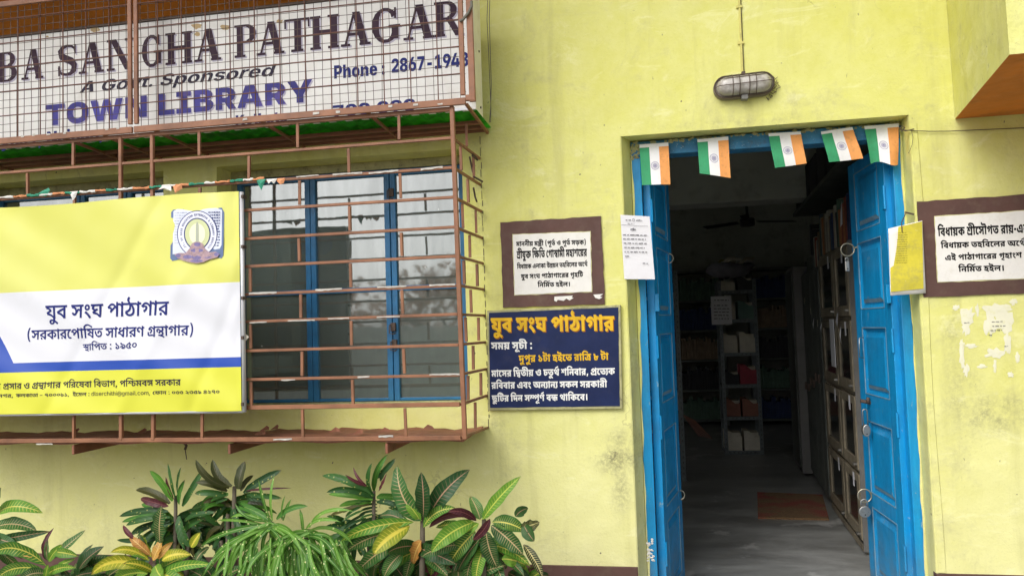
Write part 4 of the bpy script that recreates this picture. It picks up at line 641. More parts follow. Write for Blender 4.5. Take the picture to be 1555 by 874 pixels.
[[246,-5,-63,0,-91,28,-49,51,0,33,1,34,51,51,89,29,60,0,35,0,69,-11,55,-26,35,-42,0,-30,0,-15,-340,0,0,30,302,0,-34,-11,1,22,-25,33,-53,19,-38,0,-39,0,-55,-19,-29,-32,0,-17,0,-20,1,-24,35,-34,61,-17,40,0,27,0,43,7,31,15,8,11,68,-9,-9,-17,-47,-25,-71,-14]],
[[62,0,0,218,68,0,0,-33,4,0,13,16,63,20,40,0,9,0,21,0,8,0,0,-35,-3,0,-23,2,-14,0,-31,0,-49,-14,-27,-22,0,-15,0,-137]],
[[240,-5,-59,0,-89,28,-49,51,0,34,1,34,51,51,91,28,60,0,33,0,57,-8,47,-16,35,-22,8,-14,-68,-10,-3,9,-19,14,-27,10,-35,6,-20,0,-43,0,-55,-23,-27,-37,0,-22,1,-22,29,-37,57,-22,44,0,23,0,37,6,29,10,21,15,4,9,68,-10,-7,-14,-33,-23,-47,-16,-55,-9]],
[[132,131,0,-131,-70,0,0,291,70,0,0,-126,-12,0,21,31,75,25,50,0,45,0,67,-18,39,-37,0,-27,0,-139,-72,0,0,136,1,25,-51,28,-46,0,-31,0,-49,-13,-27,-26]],
[[62,0,0,218,70,0,0,-218],[98,254,-19,0,-29,14,0,9,1,10,31,14,20,0,21,0,29,-14,0,-10,1,-9,-27,-14]],
[[234,218,0,-30,-226,0,0,30],[74,270,70,0,0,-213,1,-15,25,-13,28,0,7,0,21,1,10,1,14,-30,-11,-2,-25,-2,-14,0,-57,0,-61,30,0,27]],
[[408,-77,-87,0,-133,24,-91,46,-45,67,0,43,1,41,49,66,91,46,131,25,84,0,81,0,123,-26,83,-44,41,-56,0,-30,1,-21,-7,-42,-25,-35,-53,-21,-46,0,-19,0,-47,6,-35,15,-4,12,-2,0,-9,-13,-51,-19,-44,0,-51,0,-69,26,-35,44,0,27,1,27,43,41,73,24,46,0,39,0,51,-14,12,-7,4,0,0,16,62,0,0,-128,1,-12,27,-18,24,0,29,0,33,20,11,41,0,31,1,25,-31,45,-65,36,-99,22,-66,0,-67,0,-105,-21,-71,-39,-39,-56,0,-35,1,-36,41,-56,75,-39,113,-20,72,0,33,0,61,6,47,7,12,2,16,-27,-17,-4,-55,-7,-63,-5],[376,37,39,0,47,15,23,31,0,23,1,23,-23,27,-45,11,-34,0,-31,0,-45,-17,-23,-28,0,-16,1,-18,21,-32,45,-19]],
[[238,-86,-47,0,-69,12,-47,20,-14,12,58,19,11,-7,29,-15,47,-11,38,0,55,0,67,25,0,27,0,44,-6,0,-7,-6,-25,-17,-49,-13,-44,0,-51,0,-81,24,-49,48,0,34,1,34,49,50,85,27,54,0,43,0,53,-14,27,-18,8,-6,6,0,0,35,68,0,0,-224,1,-28,-49,-36,-85,-16],[236,35,41,0,57,18,29,34,0,24,1,23,-27,36,-55,20,-40,0,-39,0,-55,-22,-27,-35,0,-22,1,-23,29,-34,57,-19]],
[[62,0,0,218,68,0,0,-48,-6,0,11,17,39,24,53,11,28,0,49,0,61,-29,8,-24,-10,0,9,17,43,23,59,13,36,0,39,0,63,-16,39,-33,0,-26,0,-147,-72,0,0,146,1,24,-51,20,-36,0,-27,0,-43,-12,-21,-22,0,-13,0,-143,-70,0,0,150,1,18,-49,22,-36,0,-25,0,-43,-12,-27,-23,0,-17,0,-138]],
[[184,-5,-41,0,-65,16,-39,30,0,21,1,19,29,23,51,14,61,6,32,2,39,3,51,3,25,6,0,8,0,1,1,14,-21,19,-39,10,-30,0,-31,0,-43,-10,-27,-14,-6,-8,-68,11,17,20,59,23,69,9,34,0,23,0,57,-5,53,-16,35,-30,0,-26,0,-144,-70,0,0,30,-4,0,-7,-8,-31,-16,-51,-11],[196,26,41,0,55,15,29,25,0,13,0,30,-5,-2,-27,-4,-37,-4,-33,-2,-10,0,-25,-2,-43,-7,-25,-15,0,-13,1,-11,25,-15,41,-8]],
[[108,-3,-19,0,-31,16,0,11,1,11,33,15,20,0,23,0,33,-15,0,-11,1,-11,-31,-16]],
[[240,-5,-59,0,-89,28,-49,51,0,34,1,34,51,51,91,28,60,0,61,0,91,-28,51,-51,0,-34,1,-34,-49,-51,-89,-28],[240,27,45,0,57,22,29,37,0,22,1,21,-27,38,-55,23,-44,0,-43,0,-55,-23,-27,-37,0,-22,1,-22,29,-37,57,-22]],
[[42,-70,34,111,82,0,-62,-111]],
[[316,249,0,-40,-38,0,-25,-6,-51,-19,-41,-27,-25,-33,0,-19,1,-25,31,-29,45,-12,24,0,17,0,27,3,18,5,38,-36,-25,-7,-49,-6,-28,0,-55,0,-85,25,-45,48,0,33,1,26,33,46,57,37,73,27,40,9]],
[[706,249,0,-40,-584,0,4,3,31,-4,55,-14,47,-17,18,-8,8,-32,-23,-5,-49,-12,-49,-12,-20,-6,-4,3,39,-3,81,-15,75,-22,28,-15,1,7,-1,13,0,8,0,119,30,0,53,0,87,-7,73,-16,30,-14,25,-11,25,-27,0,-16,1,-13,-21,-24,-51,-15,-44,0,-15,0,-27,1,-12,1,4,40,5,0,15,-1,8,0,33,0,21,12,0,8,1,14,-65,23,-66,3,0,-155,-94,0,-31,20,-83,30,-105,18,-66,5,-36,43,25,7,51,14,55,14,26,7,-31,10,-77,15,-48,4,28,32,22,-10,-82,0,0,40]],
[[458,117,1,-30,-31,-47,-73,-27,-64,0,-43,0,-79,14,-65,39,-53,69,-20,55,90,11,23,-56,49,-64,61,-26,38,0,33,0,35,16,17,28,0,19,1,20,-17,35,-33,22,-22,0,-13,0,-15,-9,0,-8,1,-4,7,-12,4,-5,-90,-12,-7,11,-7,20,0,11,1,18,35,21,55,9,24,0,65,0,81,-33,39,-53]],
[[96,213,1,10,19,19,16,10,78,-17,-7,-4,-5,-8,0,-3,1,-5,11,-6,35,-6,36,-4,79,-7,61,-33,0,-26,1,-31,-85,-35,-78,-3,-5,0,-13,1,-6,1,10,12,47,-7,71,-15,65,-20,38,-14,-52,-33,-39,17,-79,24,-83,17,-93,14,-56,5,16,38,27,-4,63,-4,38,0,73,0,61,19,0,14,1,9,-17,12,-37,8,-32,3,-55,6,-57,15,-19,19]],
[[246,0,-97,0,-103,38,0,31,1,23,67,33,74,13,-2,-17,-45,10,-55,19,-25,22,0,15,1,17,45,28,83,17,60,0,75,0,87,-17,39,-27,0,-15,1,-17,-33,-24,-53,-16,-34,-7,-4,13,65,-11,71,-31,0,-28,1,-35,-101,-34],[246,40,57,0,49,18,0,15,1,10,-29,16,-47,10,-26,3,-51,-7,-51,-19,0,-14,1,-13,51,-19],[246,150,25,3,43,10,29,13,0,8,1,11,-47,14,-50,0,-23,0,-41,-6,-25,-11,0,-8,1,-12,47,-16]],
[[712,249,0,-40,-314,0,0,-123,1,-15,7,-13,6,-3,13,-7,26,0,25,0,47,11,20,11,19,9,23,21,0,10,1,9,-21,11,-24,0,-9,0,-17,-1,-8,-1,-12,39,17,2,37,3,22,0,39,0,51,-14,25,-24,0,-16,1,-22,-37,-40,-32,-15,-31,-15,-79,-18,-46,0,-37,0,-47,9,-16,7,-13,7,-23,27,0,27,0,124,-74,0,0,40],[542,249,1,12,-25,10,-30,0,-88,0,-57,0,-71,11,-20,11,-17,8,-15,23,0,15,1,6,3,12,4,6,86,-3,1,-4,-1,-7,0,-3,1,-11,9,-14,8,-4,11,-5,37,-6,34,0,48,0,35,0,49,-1,37,-2,22,-2,23,-9,23,-28,0,-15],[244,249,0,-40,-80,0,0,-209,-94,0,0,209,-78,0,0,40,76,0,-11,7,-29,18,-10,8,37,30,75,37,91,18,56,0,49,0,97,-13,109,-29,64,-24,-50,-27,-43,16,-71,20,-57,13,-51,5,-28,0,-43,0,-59,-15,-41,-24,-18,-13,9,-7,21,-14,12,-6]],
[[22,227,0,64,506,0,0,-64,-174,0,0,-227,-158,0,0,227]],
[[310,-4,-79,0,-127,34,-73,67,0,48,1,49,75,67,129,34,80,0,81,0,129,-34,75,-67,0,-49,1,-48,-73,-67,-127,-34],[310,65,41,0,55,18,27,36,0,26,1,26,-25,37,-53,18,-40,0,-37,0,-53,-18,-27,-37,0,-26,1,-26,29,-36,55,-18]],
[[172,0,-154,291,176,0,48,-113,9,-21,15,-51,15,-50,6,-22,-30,0,9,22,15,50,17,51,10,21,52,113,158,0,52,-113,11,-21,17,-51,15,-50,8,-22,-32,0,9,22,15,50,15,51,8,21,48,113,176,0,-154,-291,-180,0,-56,119,-15,30,-17,71,-12,33,42,0,-15,-33,-13,-70,-16,-31,-58,-119]],
[[38,0,0,291,172,0,138,-114,19,-15,33,-30,29,-36,16,-23,-14,0,-1,15,-5,42,-3,41,0,13,0,107,162,0,0,-291,-172,0,-130,106,-19,18,-33,32,-29,35,-20,23,16,0,3,-20,7,-41,5,-35,0,-12,0,-106]],
[[38,0,0,291,158,0,0,-227,234,0,0,-64]],
[[22,0,0,64,102,0,0,163,-102,0,0,64,360,0,0,-64,-100,0,0,-163,100,0,0,-64]],
[[38,0,0,291,252,0,67,0,91,-18,47,-33,0,-22,1,-16,-27,-26,-49,-18,-34,-3,0,-3,39,-1,63,-17,37,-31,0,-21,1,-23,-49,-38,-89,-21,-64,0],[196,63,74,0,39,0,43,15,0,15,1,10,-19,14,-33,8,-24,0,-76,0],[196,173,64,0,21,0,33,7,19,12,0,9,1,13,-37,15,-30,0,-66,0]],
[[38,0,0,291,250,0,67,0,97,-24,55,-44,0,-31,1,-31,-53,-43,-99,-22,-68,0,-150,0,0,61,118,0,29,0,41,7,23,16,0,12,1,13,-21,15,-39,8,-28,0,-54,0,0,-228],[352,0,-142,134,168,0,146,-134]],
[[18,0,188,291,216,0,196,-291,-178,0,-68,113,-21,37,-37,79,-18,39,36,0,-15,-39,-33,-79,-22,-37,-64,-113],[158,56,0,59,320,0,0,-59]],
[[234,0,0,101,-216,190,186,0,84,-88,11,-12,19,-25,10,-16,-22,0,9,16,17,25,12,12,78,88,184,0,-210,-190,0,-101]],
[[18,0,198,291,164,0,204,-291,-140,0,-90,137,-15,28,-35,67,-18,38,26,0,-17,-38,-31,-67,-16,-28,-88,-137],[146,66,0,48,312,0,0,-48]],
[[310,-4,-81,0,-123,36,-67,67,0,46,1,47,73,67,125,36,76,0,51,0,87,-14,67,-27,43,-36,6,-21,-126,0,-5,10,-21,16,-29,11,-39,6,-24,0,-43,0,-65,-22,-37,-42,0,-30,1,-30,37,-43,69,-22,46,0,41,0,61,15,31,27,0,18,26,-2,-148,0,0,47,244,0,0,-37,1,-38,-65,-55,-113,-30]],
[[246,-4,-65,0,-97,28,-51,51,0,33,1,34,53,51,99,28,66,0,67,0,97,-28,55,-51,0,-34,1,-33,-53,-51,-95,-28],[246,44,31,0,41,16,21,30,0,19,1,19,-19,29,-39,16,-30,0,-29,0,-39,-16,-19,-29,0,-19,1,-19,21,-30,41,-16]],
[[172,0,-160,218,128,0,72,-111,15,-21,21,-44,10,-24,-26,0,11,24,21,43,14,22,70,111,128,0,-160,-218]],
[[270,218,0,-46,-262,0,0,46],[68,270,122,0,0,-205,1,-10,19,-10,20,0,9,0,25,2,6,1,16,-46,-19,-3,-39,-2,-18,0,-65,0,-69,32,0,30]],
[[108,-4,-29,0,-39,20,0,15,1,14,41,20,30,0,31,0,41,-20,0,-14,1,-15,-39,-20]],
[[268,-4,-71,0,-103,21,-57,43,-2,32,120,0,3,-15,31,-19,51,-10,32,0,31,0,47,9,27,16,0,11,1,9,-21,13,-43,10,-32,3,-64,8,-73,9,-83,39,0,32,1,26,57,40,101,22,64,0,67,0,97,-22,55,-40,2,-26,-120,0,-3,17,-49,19,-44,0,-29,0,-41,-8,-19,-15,0,-9,1,-11,25,-13,43,-9,24,-3,52,-6,39,-4,65,-15,49,-21,27,-28,0,-18,1,-26,-53,-40,-101,-21]],
[[48,-82,0,300,122,0,0,-37,4,0,9,9,31,19,51,12,36,0,49,0,81,-25,51,-50,0,-37,1,-37,-47,-50,-79,-26,-50,0,-33,0,-49,12,-31,18,-8,9,-4,0,0,-117],[260,45,29,0,41,16,23,29,0,19,1,19,-21,28,-39,16,-28,0,-29,0,-39,-15,-21,-29,0,-19,1,-19,23,-29,41,-16]],
[[170,126,0,-126,-122,0,0,218,116,0,2,-54,-6,0,17,27,71,30,56,0,47,0,67,-20,39,-37,0,-25,0,-139,-122,0,0,128,1,20,-39,22,-38,0,-23,0,-35,-10,-21,-20]],
[[224,-4,-51,0,-83,15,-51,29,-6,20,112,10,11,-15,43,-15,34,0,33,0,39,12,0,9,1,9,-27,10,-28,3,-74,8,-63,6,-63,31,0,25,1,21,47,31,85,16,56,0,53,0,79,-14,49,-27,8,-18,-110,-9,-5,11,-37,14,-30,0,-27,0,-37,-12,0,-9,1,-8,25,-11,30,-3,80,-8,65,-6,63,-30,0,-23,1,-22,-49,-32,-89,-18]],
[[48,0,0,218,120,0,0,-38,4,0,13,20,57,21,36,0,11,0,21,-1,8,-1,0,-54,-7,1,-29,2,-14,0,-25,0,-41,-11,-23,-21,0,-13,0,-123]],
[[248,-4,-67,0,-97,27,-51,50,0,35,1,34,53,51,97,28,64,0,45,0,75,-14,59,-27,31,-42,0,-28,0,-16,-370,0,0,37,312,0,-58,-10,1,17,-19,24,-39,14,-30,0,-27,0,-41,-14,-19,-23,0,-15,0,-27,1,-18,25,-25,45,-13,30,0,21,0,33,6,25,11,6,8,110,-10,-9,-18,-53,-27,-77,-15]],
[[208,-4,-49,0,-79,26,-47,50,0,37,1,37,51,50,81,25,48,0,37,0,49,-12,33,-19,8,-9,2,0,0,110,124,0,0,-291,-122,0,0,35,-4,0,-7,-9,-31,-18,-47,-12],[246,45,31,0,41,16,23,29,0,19,1,19,-21,29,-39,15,-30,0,-27,0,-41,-16,-19,-28,0,-19,1,-19,23,-29,41,-16]],
[[38,0,0,291,250,0,67,0,97,-26,55,-46,0,-31,1,-31,-53,-46,-99,-25,-68,0,-150,0,0,62,118,0,29,0,41,10,23,18,0,12,1,13,-21,17,-39,10,-28,0,-54,0,0,-228]],
[[196,123,0,-123,-156,0,0,291,152,0,0,-129,-6,0,15,25,69,34,60,0,47,0,69,-21,39,-37,0,-24,0,-139,-158,0,0,123,1,16,-31,18,-30,0,-17,0,-29,-8,-15,-15]],
[[250,-4,-69,0,-101,28,-53,51,0,34,1,33,55,51,103,28,70,0,73,0,101,-28,55,-51,0,-33,1,-34,-53,-51,-99,-28],[250,55,21,0,31,13,17,24,0,17,1,17,-15,24,-29,12,-20,0,-19,0,-29,-12,-15,-24,0,-17,1,-17,17,-24,31,-13]],
[[196,123,0,-123,-156,0,0,218,148,0,2,-56,-4,0,15,25,69,34,60,0,47,0,69,-21,39,-37,0,-24,0,-139,-158,0,0,123,1,16,-31,18,-30,0,-17,0,-29,-8,-15,-15]],
[[250,-4,-69,0,-101,27,-53,50,0,36,1,33,55,51,101,28,68,0,49,0,83,-15,57,-29,31,-42,0,-26,0,-18,-390,0,0,43,318,0,-74,-9,1,13,-15,18,-29,10,-24,0,-21,0,-29,-10,-15,-18,0,-13,0,-31,1,-15,19,-19,35,-9,22,0,17,0,27,5,21,8,4,6,138,-10,-9,-20,-55,-28,-83,-16]],
[[108,-5,-33,0,-47,23,0,17,1,17,49,23,34,0,35,0,47,-23,0,-17,1,-17,-45,-23],[108,129,-33,0,-47,23,0,17,1,17,49,22,34,0,35,0,47,-22,0,-17,1,-17,-45,-23]],
[[40,0,0,57,218,89,21,9,33,16,17,17,0,10,1,12,-17,15,-33,9,-22,0,-21,0,-31,-9,-19,-17,0,-12,-150,0,1,31,57,44,101,24,68,0,71,0,103,-22,57,-41,0,-27,1,-17,-27,-33,-71,-40,-66,-27,-54,-23,0,-2,226,0,0,-63]],
[[258,-4,-69,0,-111,22,-61,37,0,24,1,18,37,30,61,20,38,3,0,2,-47,4,-65,36,0,24,1,23,59,35,103,21,64,0,65,0,103,-21,57,-35,0,-23,1,-24,-63,-36,-50,-4,0,-2,39,-3,63,-20,37,-30,0,-18,1,-24,-63,-37,-109,-22],[258,50,23,0,35,10,21,16,0,10,1,10,-19,15,-33,9,-22,0,-21,0,-35,-8,-19,-16,0,-10,1,-10,21,-16,37,-10],[258,175,21,0,31,8,19,15,0,9,1,9,-17,14,-29,8,-20,0,-19,0,-29,-8,-17,-14,0,-9,1,-9,19,-15,31,-8]],
[[260,-4,-59,0,-105,22,-65,45,0,33,1,25,39,45,30,23,138,102,154,0,-172,-127,-54,0,9,6,41,12,59,9,36,0,55,0,83,-22,49,-40,0,-29,1,-32,-59,-47,-101,-25],[260,56,25,0,37,11,21,18,0,12,1,12,-19,19,-35,11,-24,0,-23,0,-35,-11,-21,-19,0,-12,1,-12,23,-18,37,-11]],
[[82,0,228,226,0,2,-268,0,0,63,432,0,0,-63,-230,-228]],
[[394,145,0,-59,-272,0,0,59]],
[[54,0,0,63,422,0,0,-63],[362,291,0,-291,-158,0,0,223,-4,0,-126,-43,0,67,130,44]],
[[254,295,63,0,107,-22,67,-45,0,-33,1,-25,-37,-45,-30,-23,-138,-102,-154,0,172,127,54,0,-7,-6,-39,-12,-57,-9,-36,0,-53,0,-81,22,-47,40,0,29,1,32,59,47,105,25],[256,235,-23,0,-35,-11,-19,-18,0,-12,1,-12,21,-19,37,-11,24,0,25,0,37,11,21,19,0,12,1,12,-19,18,-35,11]],
[[8,45,0,62,206,184,150,0,-202,-182,0,-2,346,0,0,-62],[290,0,0,64,6,27,0,91,142,0,0,-182]],
[[258,-4,-81,0,-103,36,-51,66,0,47,1,47,53,67,105,36,82,0,81,0,107,-36,53,-67,0,-47,1,-47,-51,-66,-103,-36],[258,60,29,0,37,17,17,38,0,30,1,31,-15,38,-35,17,-28,0,-27,0,-35,-17,-15,-38,0,-31,1,-30,17,-38,37,-17]],
[[158,51,0,67,17,18,31,30,41,30,32,20,116,75,186,0,-242,-150,-16,3],[38,0,0,291,158,0,0,-62,-4,-84,4,-39,0,-106],[404,0,-140,117,100,58,226,-175]],
[[196,-1,-81,0,-73,31,0,34,0,227,156,0,0,-220,1,-7,17,-7,14,0,9,0,9,1,4,1,22,-54,-9,-2,-35,-4]],
[[180,52,0,93,22,0,106,73,176,0,-176,-114,-46,0],[40,0,0,291,156,0,0,-291],[310,0,-100,86,102,56,176,-142]],
[[162,-4,-41,0,-63,14,-35,28,0,22,1,18,25,26,45,16,59,9,34,1,37,1,45,4,21,8,0,6,0,1,1,5,-11,8,-21,4,-14,0,-15,0,-23,-4,-15,-9,-2,-6,-142,7,7,18,49,30,87,18,62,0,47,0,77,-11,53,-19,31,-26,0,-15,0,-150,-148,0,0,31,-2,0,-13,-12,-35,-15,-47,-8],[212,46,19,0,33,8,21,13,0,10,0,18,-5,-1,-13,-2,-15,-2,-17,-2,-8,0,-17,-2,-23,-6,-9,-9,0,-6,1,-6,11,-9,23,-4]],
[[296,218,0,-57,-288,0,0,57],[64,270,156,0,0,-200,1,-7,15,-7,16,0,9,0,27,2,4,1,20,-56,-27,-4,-47,-2,-20,0,-73,0,-73,33,0,33]],
[[40,-76,34,56,20,-3,27,-3,39,3,19,10,-6,7,-4,6,-162,218,166,0,56,-99,13,-23,15,-45,10,-28,-28,0,11,28,23,46,12,22,64,99,162,0,-180,-238,-13,-18,-43,-28,-73,-17,-54,0,-27,0,-51,4]],
[[40,0,0,218,152,0,0,-41,4,0,13,23,53,21,36,0,11,0,21,-1,10,-2,0,-67,-11,2,-33,2,-12,0,-23,0,-35,-10,-21,-19,0,-12,0,-114]],
[[6,-83,34,130,148,0,-82,-130]],
[[40,0,0,218,156,0,0,-218],[118,241,-31,0,-45,21,0,15,1,15,47,20,32,0,33,0,47,-20,0,-15,1,-15,-45,-21]],
[[258,0,-152,0,0,53,146,0,55,0,75,19,39,41,0,33,1,32,-37,40,-73,20,-54,0,-148,0,0,53,156,0,89,0,127,-35,69,-65,0,-45,1,-46,-67,-65,-127,-35],[176,291,0,-291,-126,0,0,291]],
[[50,0,0,291,394,0,0,-51,-268,0,0,-68,248,0,0,-50,-248,0,0,-71,268,0,0,-51]],
[[50,0,0,291,230,0,67,0,95,-25,51,-45,0,-29,1,-29,-49,-44,-95,-25,-66,0,-146,0,0,50,126,0,35,0,47,12,25,22,0,14,1,15,-23,21,-45,12,-36,0,-80,0,0,-240]],
[[28,240,0,51,480,0,0,-51,-178,0,0,-240,-124,0,0,240]],
[[308,-4,-75,0,-123,35,-71,67,0,47,1,48,73,67,125,35,76,0,79,0,125,-35,73,-67,0,-48,1,-47,-71,-67,-123,-35],[308,51,47,0,65,22,39,42,0,30,1,31,-37,42,-63,22,-46,0,-43,0,-65,-22,-35,-42,0,-31,1,-30,37,-42,67,-22]],
[[50,0,0,291,388,0,0,-51,-262,0,0,-80,236,0,0,-50,-236,0,0,-110]],
[[50,0,0,291,192,0,90,-128,7,-10,15,-31,17,-35,15,-34,4,-12,-24,0,5,12,15,33,17,36,17,31,6,10,88,128,192,0,0,-291,-126,0,0,134,1,10,3,29,3,33,3,35,0,15,8,0,-7,-17,-17,-35,-17,-33,-17,-28,-6,-9,-92,-134,-104,0,-94,134,-5,9,-15,28,-19,33,-17,35,-8,17,10,0,1,-15,3,-34,3,-34,1,-29,0,-10,0,-134]],
[[292,-4,-71,0,-109,27,-59,48,0,31,0,189,126,0,0,-183,1,-17,29,-26,53,-14,36,0,37,0,53,14,31,26,0,17,0,183,124,0,0,-189,1,-31,-59,-48,-109,-27]],
[[308,-4,-77,0,-123,35,-69,67,0,47,1,48,73,67,123,35,78,0,51,0,87,-14,67,-27,43,-39,8,-24,-126,0,-3,11,-21,18,-31,13,-41,7,-24,0,-43,0,-67,-22,-35,-43,0,-30,1,-30,39,-43,67,-21,44,0,25,0,43,7,33,13,23,18,4,11,126,0,-3,-20,-37,-37,-65,-30,-87,-17]],
[[28,0,0,51,102,0,0,189,-102,0,0,51,328,0,0,-51,-102,0,0,-189,102,0,0,-51]],
[[50,0,0,291,138,0,178,-143,17,-12,29,-27,31,-33,16,-20,-12,0,-3,16,-3,37,-3,35,0,12,0,135,128,0,0,-291,-138,0,-162,130,-19,16,-31,28,-31,35,-24,23,16,0,3,-21,7,-39,3,-32,0,-10,0,-130]],
[[20,0,242,172,0,-47,-224,166,146,0,60,-47,19,-14,25,-23,19,-20,12,-11,-34,0,13,10,21,21,23,23,18,14,64,47,140,0,-218,-163,0,45,236,-173,-148,0,-78,60,-15,12,-19,17,-15,15,-10,9,20,0,-9,-9,-15,-15,-19,-17,-18,-12,-80,-60]],
[[50,0,0,291,126,0,0,-240,248,0,0,-51]],
[[50,0,0,291,234,0,65,0,87,-19,45,-34,0,-21,1,-18,-27,-25,-47,-17,-30,-3,0,-3,35,-1,59,-17,37,-31,0,-22,1,-23,-43,-36,-89,-21,-66,0],[176,51,98,0,53,0,47,19,0,17,1,12,-21,18,-43,11,-28,0,-102,0],[176,169,90,0,25,0,41,9,23,17,0,11,1,15,-43,20,-40,0,-92,0]],
[[50,0,0,291,230,0,67,0,95,-23,51,-43,0,-29,1,-29,-49,-42,-95,-22,-66,0,-154,0,0,50,134,0,35,0,47,9,25,19,0,15,1,14,-23,20,-45,10,-36,0,-80,0,0,-240],[374,0,-142,133,134,0,144,-133]],
[[234,0,0,108,-216,183,146,0,98,-90,15,-14,23,-26,12,-19,-26,0,13,19,23,27,14,13,94,90,144,0,-212,-183,0,-108]],
[[222,0,-204,291,140,0,90,-137,17,-28,37,-65,18,-38,-26,0,19,38,33,65,18,28,86,137,138,0,-198,-291]],
[[226,-4,-59,0,-87,22,-47,36,0,23,1,17,29,27,49,22,34,11,112,37,15,4,19,10,11,11,0,6,1,10,-25,14,-26,0,-15,0,-25,-7,-13,-12,0,-8,1,-9,21,-19,35,-20,22,-13,276,-158,-128,0,-230,128,-23,13,-43,28,-29,32,0,19,1,21,41,34,73,20,48,0,47,0,69,-19,37,-32,0,-19,1,-13,-17,-24,-33,-21,-24,-8,-120,-43,-21,-8,-23,-17,0,-11,1,-11,21,-16,37,-8,24,0,33,0,61,14,51,26,31,36,0,21,100,0,1,-26,-21,-43,-41,-32,-28,-10,-32,-10,-31,-13,-81,-12]],
[[64,0,128,0,0,280,-128,0],[392,0,128,0,0,280,-128,0],[120,132,320,0,0,28,-320,0],[16,0,200,0,0,21,-200,0],[16,259,200,0,0,21,-200,0],[344,0,200,0,0,21,-200,0],[344,259,200,0,0,21,-200,0]],
[[196,0,128,0,0,280,-128,0],[16,260,464,0,0,20,-464,0],[16,200,32,0,0,80,-32,0],[448,200,32,0,0,80,-32,0],[136,0,224,0,0,21,-224,0]],
[[66,0,44,0,176,280,-44,0],[378,0,140,0,-152,280,-140,0],[136,84,280,0,0,25,-280,0],[8,0,176,0,0,21,-176,0],[352,0,208,0,0,21,-208,0]],
[[72,0,44,0,0,280,-44,0],[448,0,44,0,0,280,-44,0],[384,0,128,0,-304,280,-128,0],[16,0,160,0,0,21,-160,0],[16,259,168,0,0,21,-168,0],[384,259,168,0,0,21,-168,0]],
[[64,0,128,0,0,280,-128,0],[16,0,224,0,0,21,-224,0],[16,259,144,0,0,21,-144,0],[120,261,144,0,0,19,-144,0],[120,120,144,0,0,19,-144,0],[264,255,30,-5,20,-6,12,-9,6,-9,-2,-10,-2,-8,0,-8,0,-8,2,-8,2,-10,-6,-9,-12,-9,-20,-6,-30,-5,0,-25,42,2,42,6,36,10,30,12,22,15,16,17,4,18,-4,18,-16,17,-22,15,-30,12,-36,10,-42,6,-42,2]],
[[64,0,128,0,0,280,-128,0],[16,0,144,0,0,21,-144,0],[16,259,144,0,0,21,-144,0],[120,261,144,0,0,19,-144,0],[120,138,152,0,0,19,-152,0],[120,0,152,0,0,19,-152,0],[264,255,24,-5,16,-5,10,-7,2,-8,0,-8,-4,-7,0,-6,0,-7,4,-7,0,-7,-2,-8,-10,-8,-16,-4,-24,-6,0,-24,38,1,34,6,32,8,28,11,20,14,12,15,4,16,-4,16,-12,15,-20,13,-28,11,-32,9,-34,5,-38,2],[272,132,32,-5,22,-6,14,-9,4,-9,2,-9,-2,-8,0,-8,0,-7,2,-9,-2,-8,-4,-10,-14,-8,-22,-6,-32,-6,0,-24,44,2,42,6,38,9,32,12,24,15,16,17,4,17,-4,18,-16,16,-24,16,-32,12,-38,9,-42,6,-44,2]],
[[64,0,128,0,0,280,-128,0],[16,0,200,0,0,21,-200,0],[16,259,144,0,0,21,-144,0],[120,261,144,0,0,19,-144,0],[120,132,144,0,0,19,-144,0],[264,255,28,-5,20,-6,10,-8,2,-8,0,-8,-4,-7,0,-7,0,-7,4,-7,0,-8,-2,-8,-10,-8,-20,-6,-28,-5,0,-25,40,2,40,5,34,9,30,12,22,14,14,16,4,16,-4,16,-14,16,-22,14,-30,12,-34,9,-40,5,-40,2],[408,0,128,0,-176,140,-128,0],[400,0,160,0,0,21,-160,0]],
[[490,223,-66,36,-82,21,-90,4,-88,-15,-72,-31,-50,-44,-18,-50,14,-51,44,-45,70,-34,86,-17,90,1,86,18,68,35,-90,25,-24,-30,-50,-20,-70,0,-54,18,-26,30,-8,34,0,34,2,36,8,33,30,29,58,17,68,-5,48,-22,20,-31],[392,24,128,0,0,104,-128,0],[336,120,216,0,0,21,-216,0],[444,188,36,0,0,92,-36,0]],
[[64,80,128,0,0,200,-128,0],[432,80,40,0,0,200,-40,0],[64,86,4,-19,16,-18,24,-17,32,-13,40,-11,42,-6,46,-2,46,2,42,6,40,11,32,13,24,17,16,18,4,19,-104,0,0,-10,-4,-10,-8,-10,-14,-9,-18,-7,-26,-5,-30,-4,-30,4,-26,5,-18,7,-14,9,-8,10,-4,10,0,10],[16,259,200,0,0,21,-200,0],[376,259,160,0,0,21,-160,0]],
[[224,0,128,0,0,136,-128,0],[212,120,120,0,-168,160,-120,0],[258,120,44,0,168,160,-44,0],[160,0,232,0,0,21,-232,0],[16,259,192,0,0,21,-192,0],[360,259,176,0,0,21,-176,0]],
[[434,210,-16,40,-74,28,-98,5,-114,-7,-92,-46,32,-70,116,-36,108,-23,44,-21,-8,-21,-32,-29,-82,-10,-86,10,-38,23,-14,29,-40,-4,10,-35,58,-33,106,-13,110,1,112,31,24,67,-84,59,-132,29,-76,16,-8,18,12,26,78,16,78,-4,54,-18,16,-32],[400,192,32,0,0,88,-32,0],[48,0,32,0,0,92,-32,0]],
]
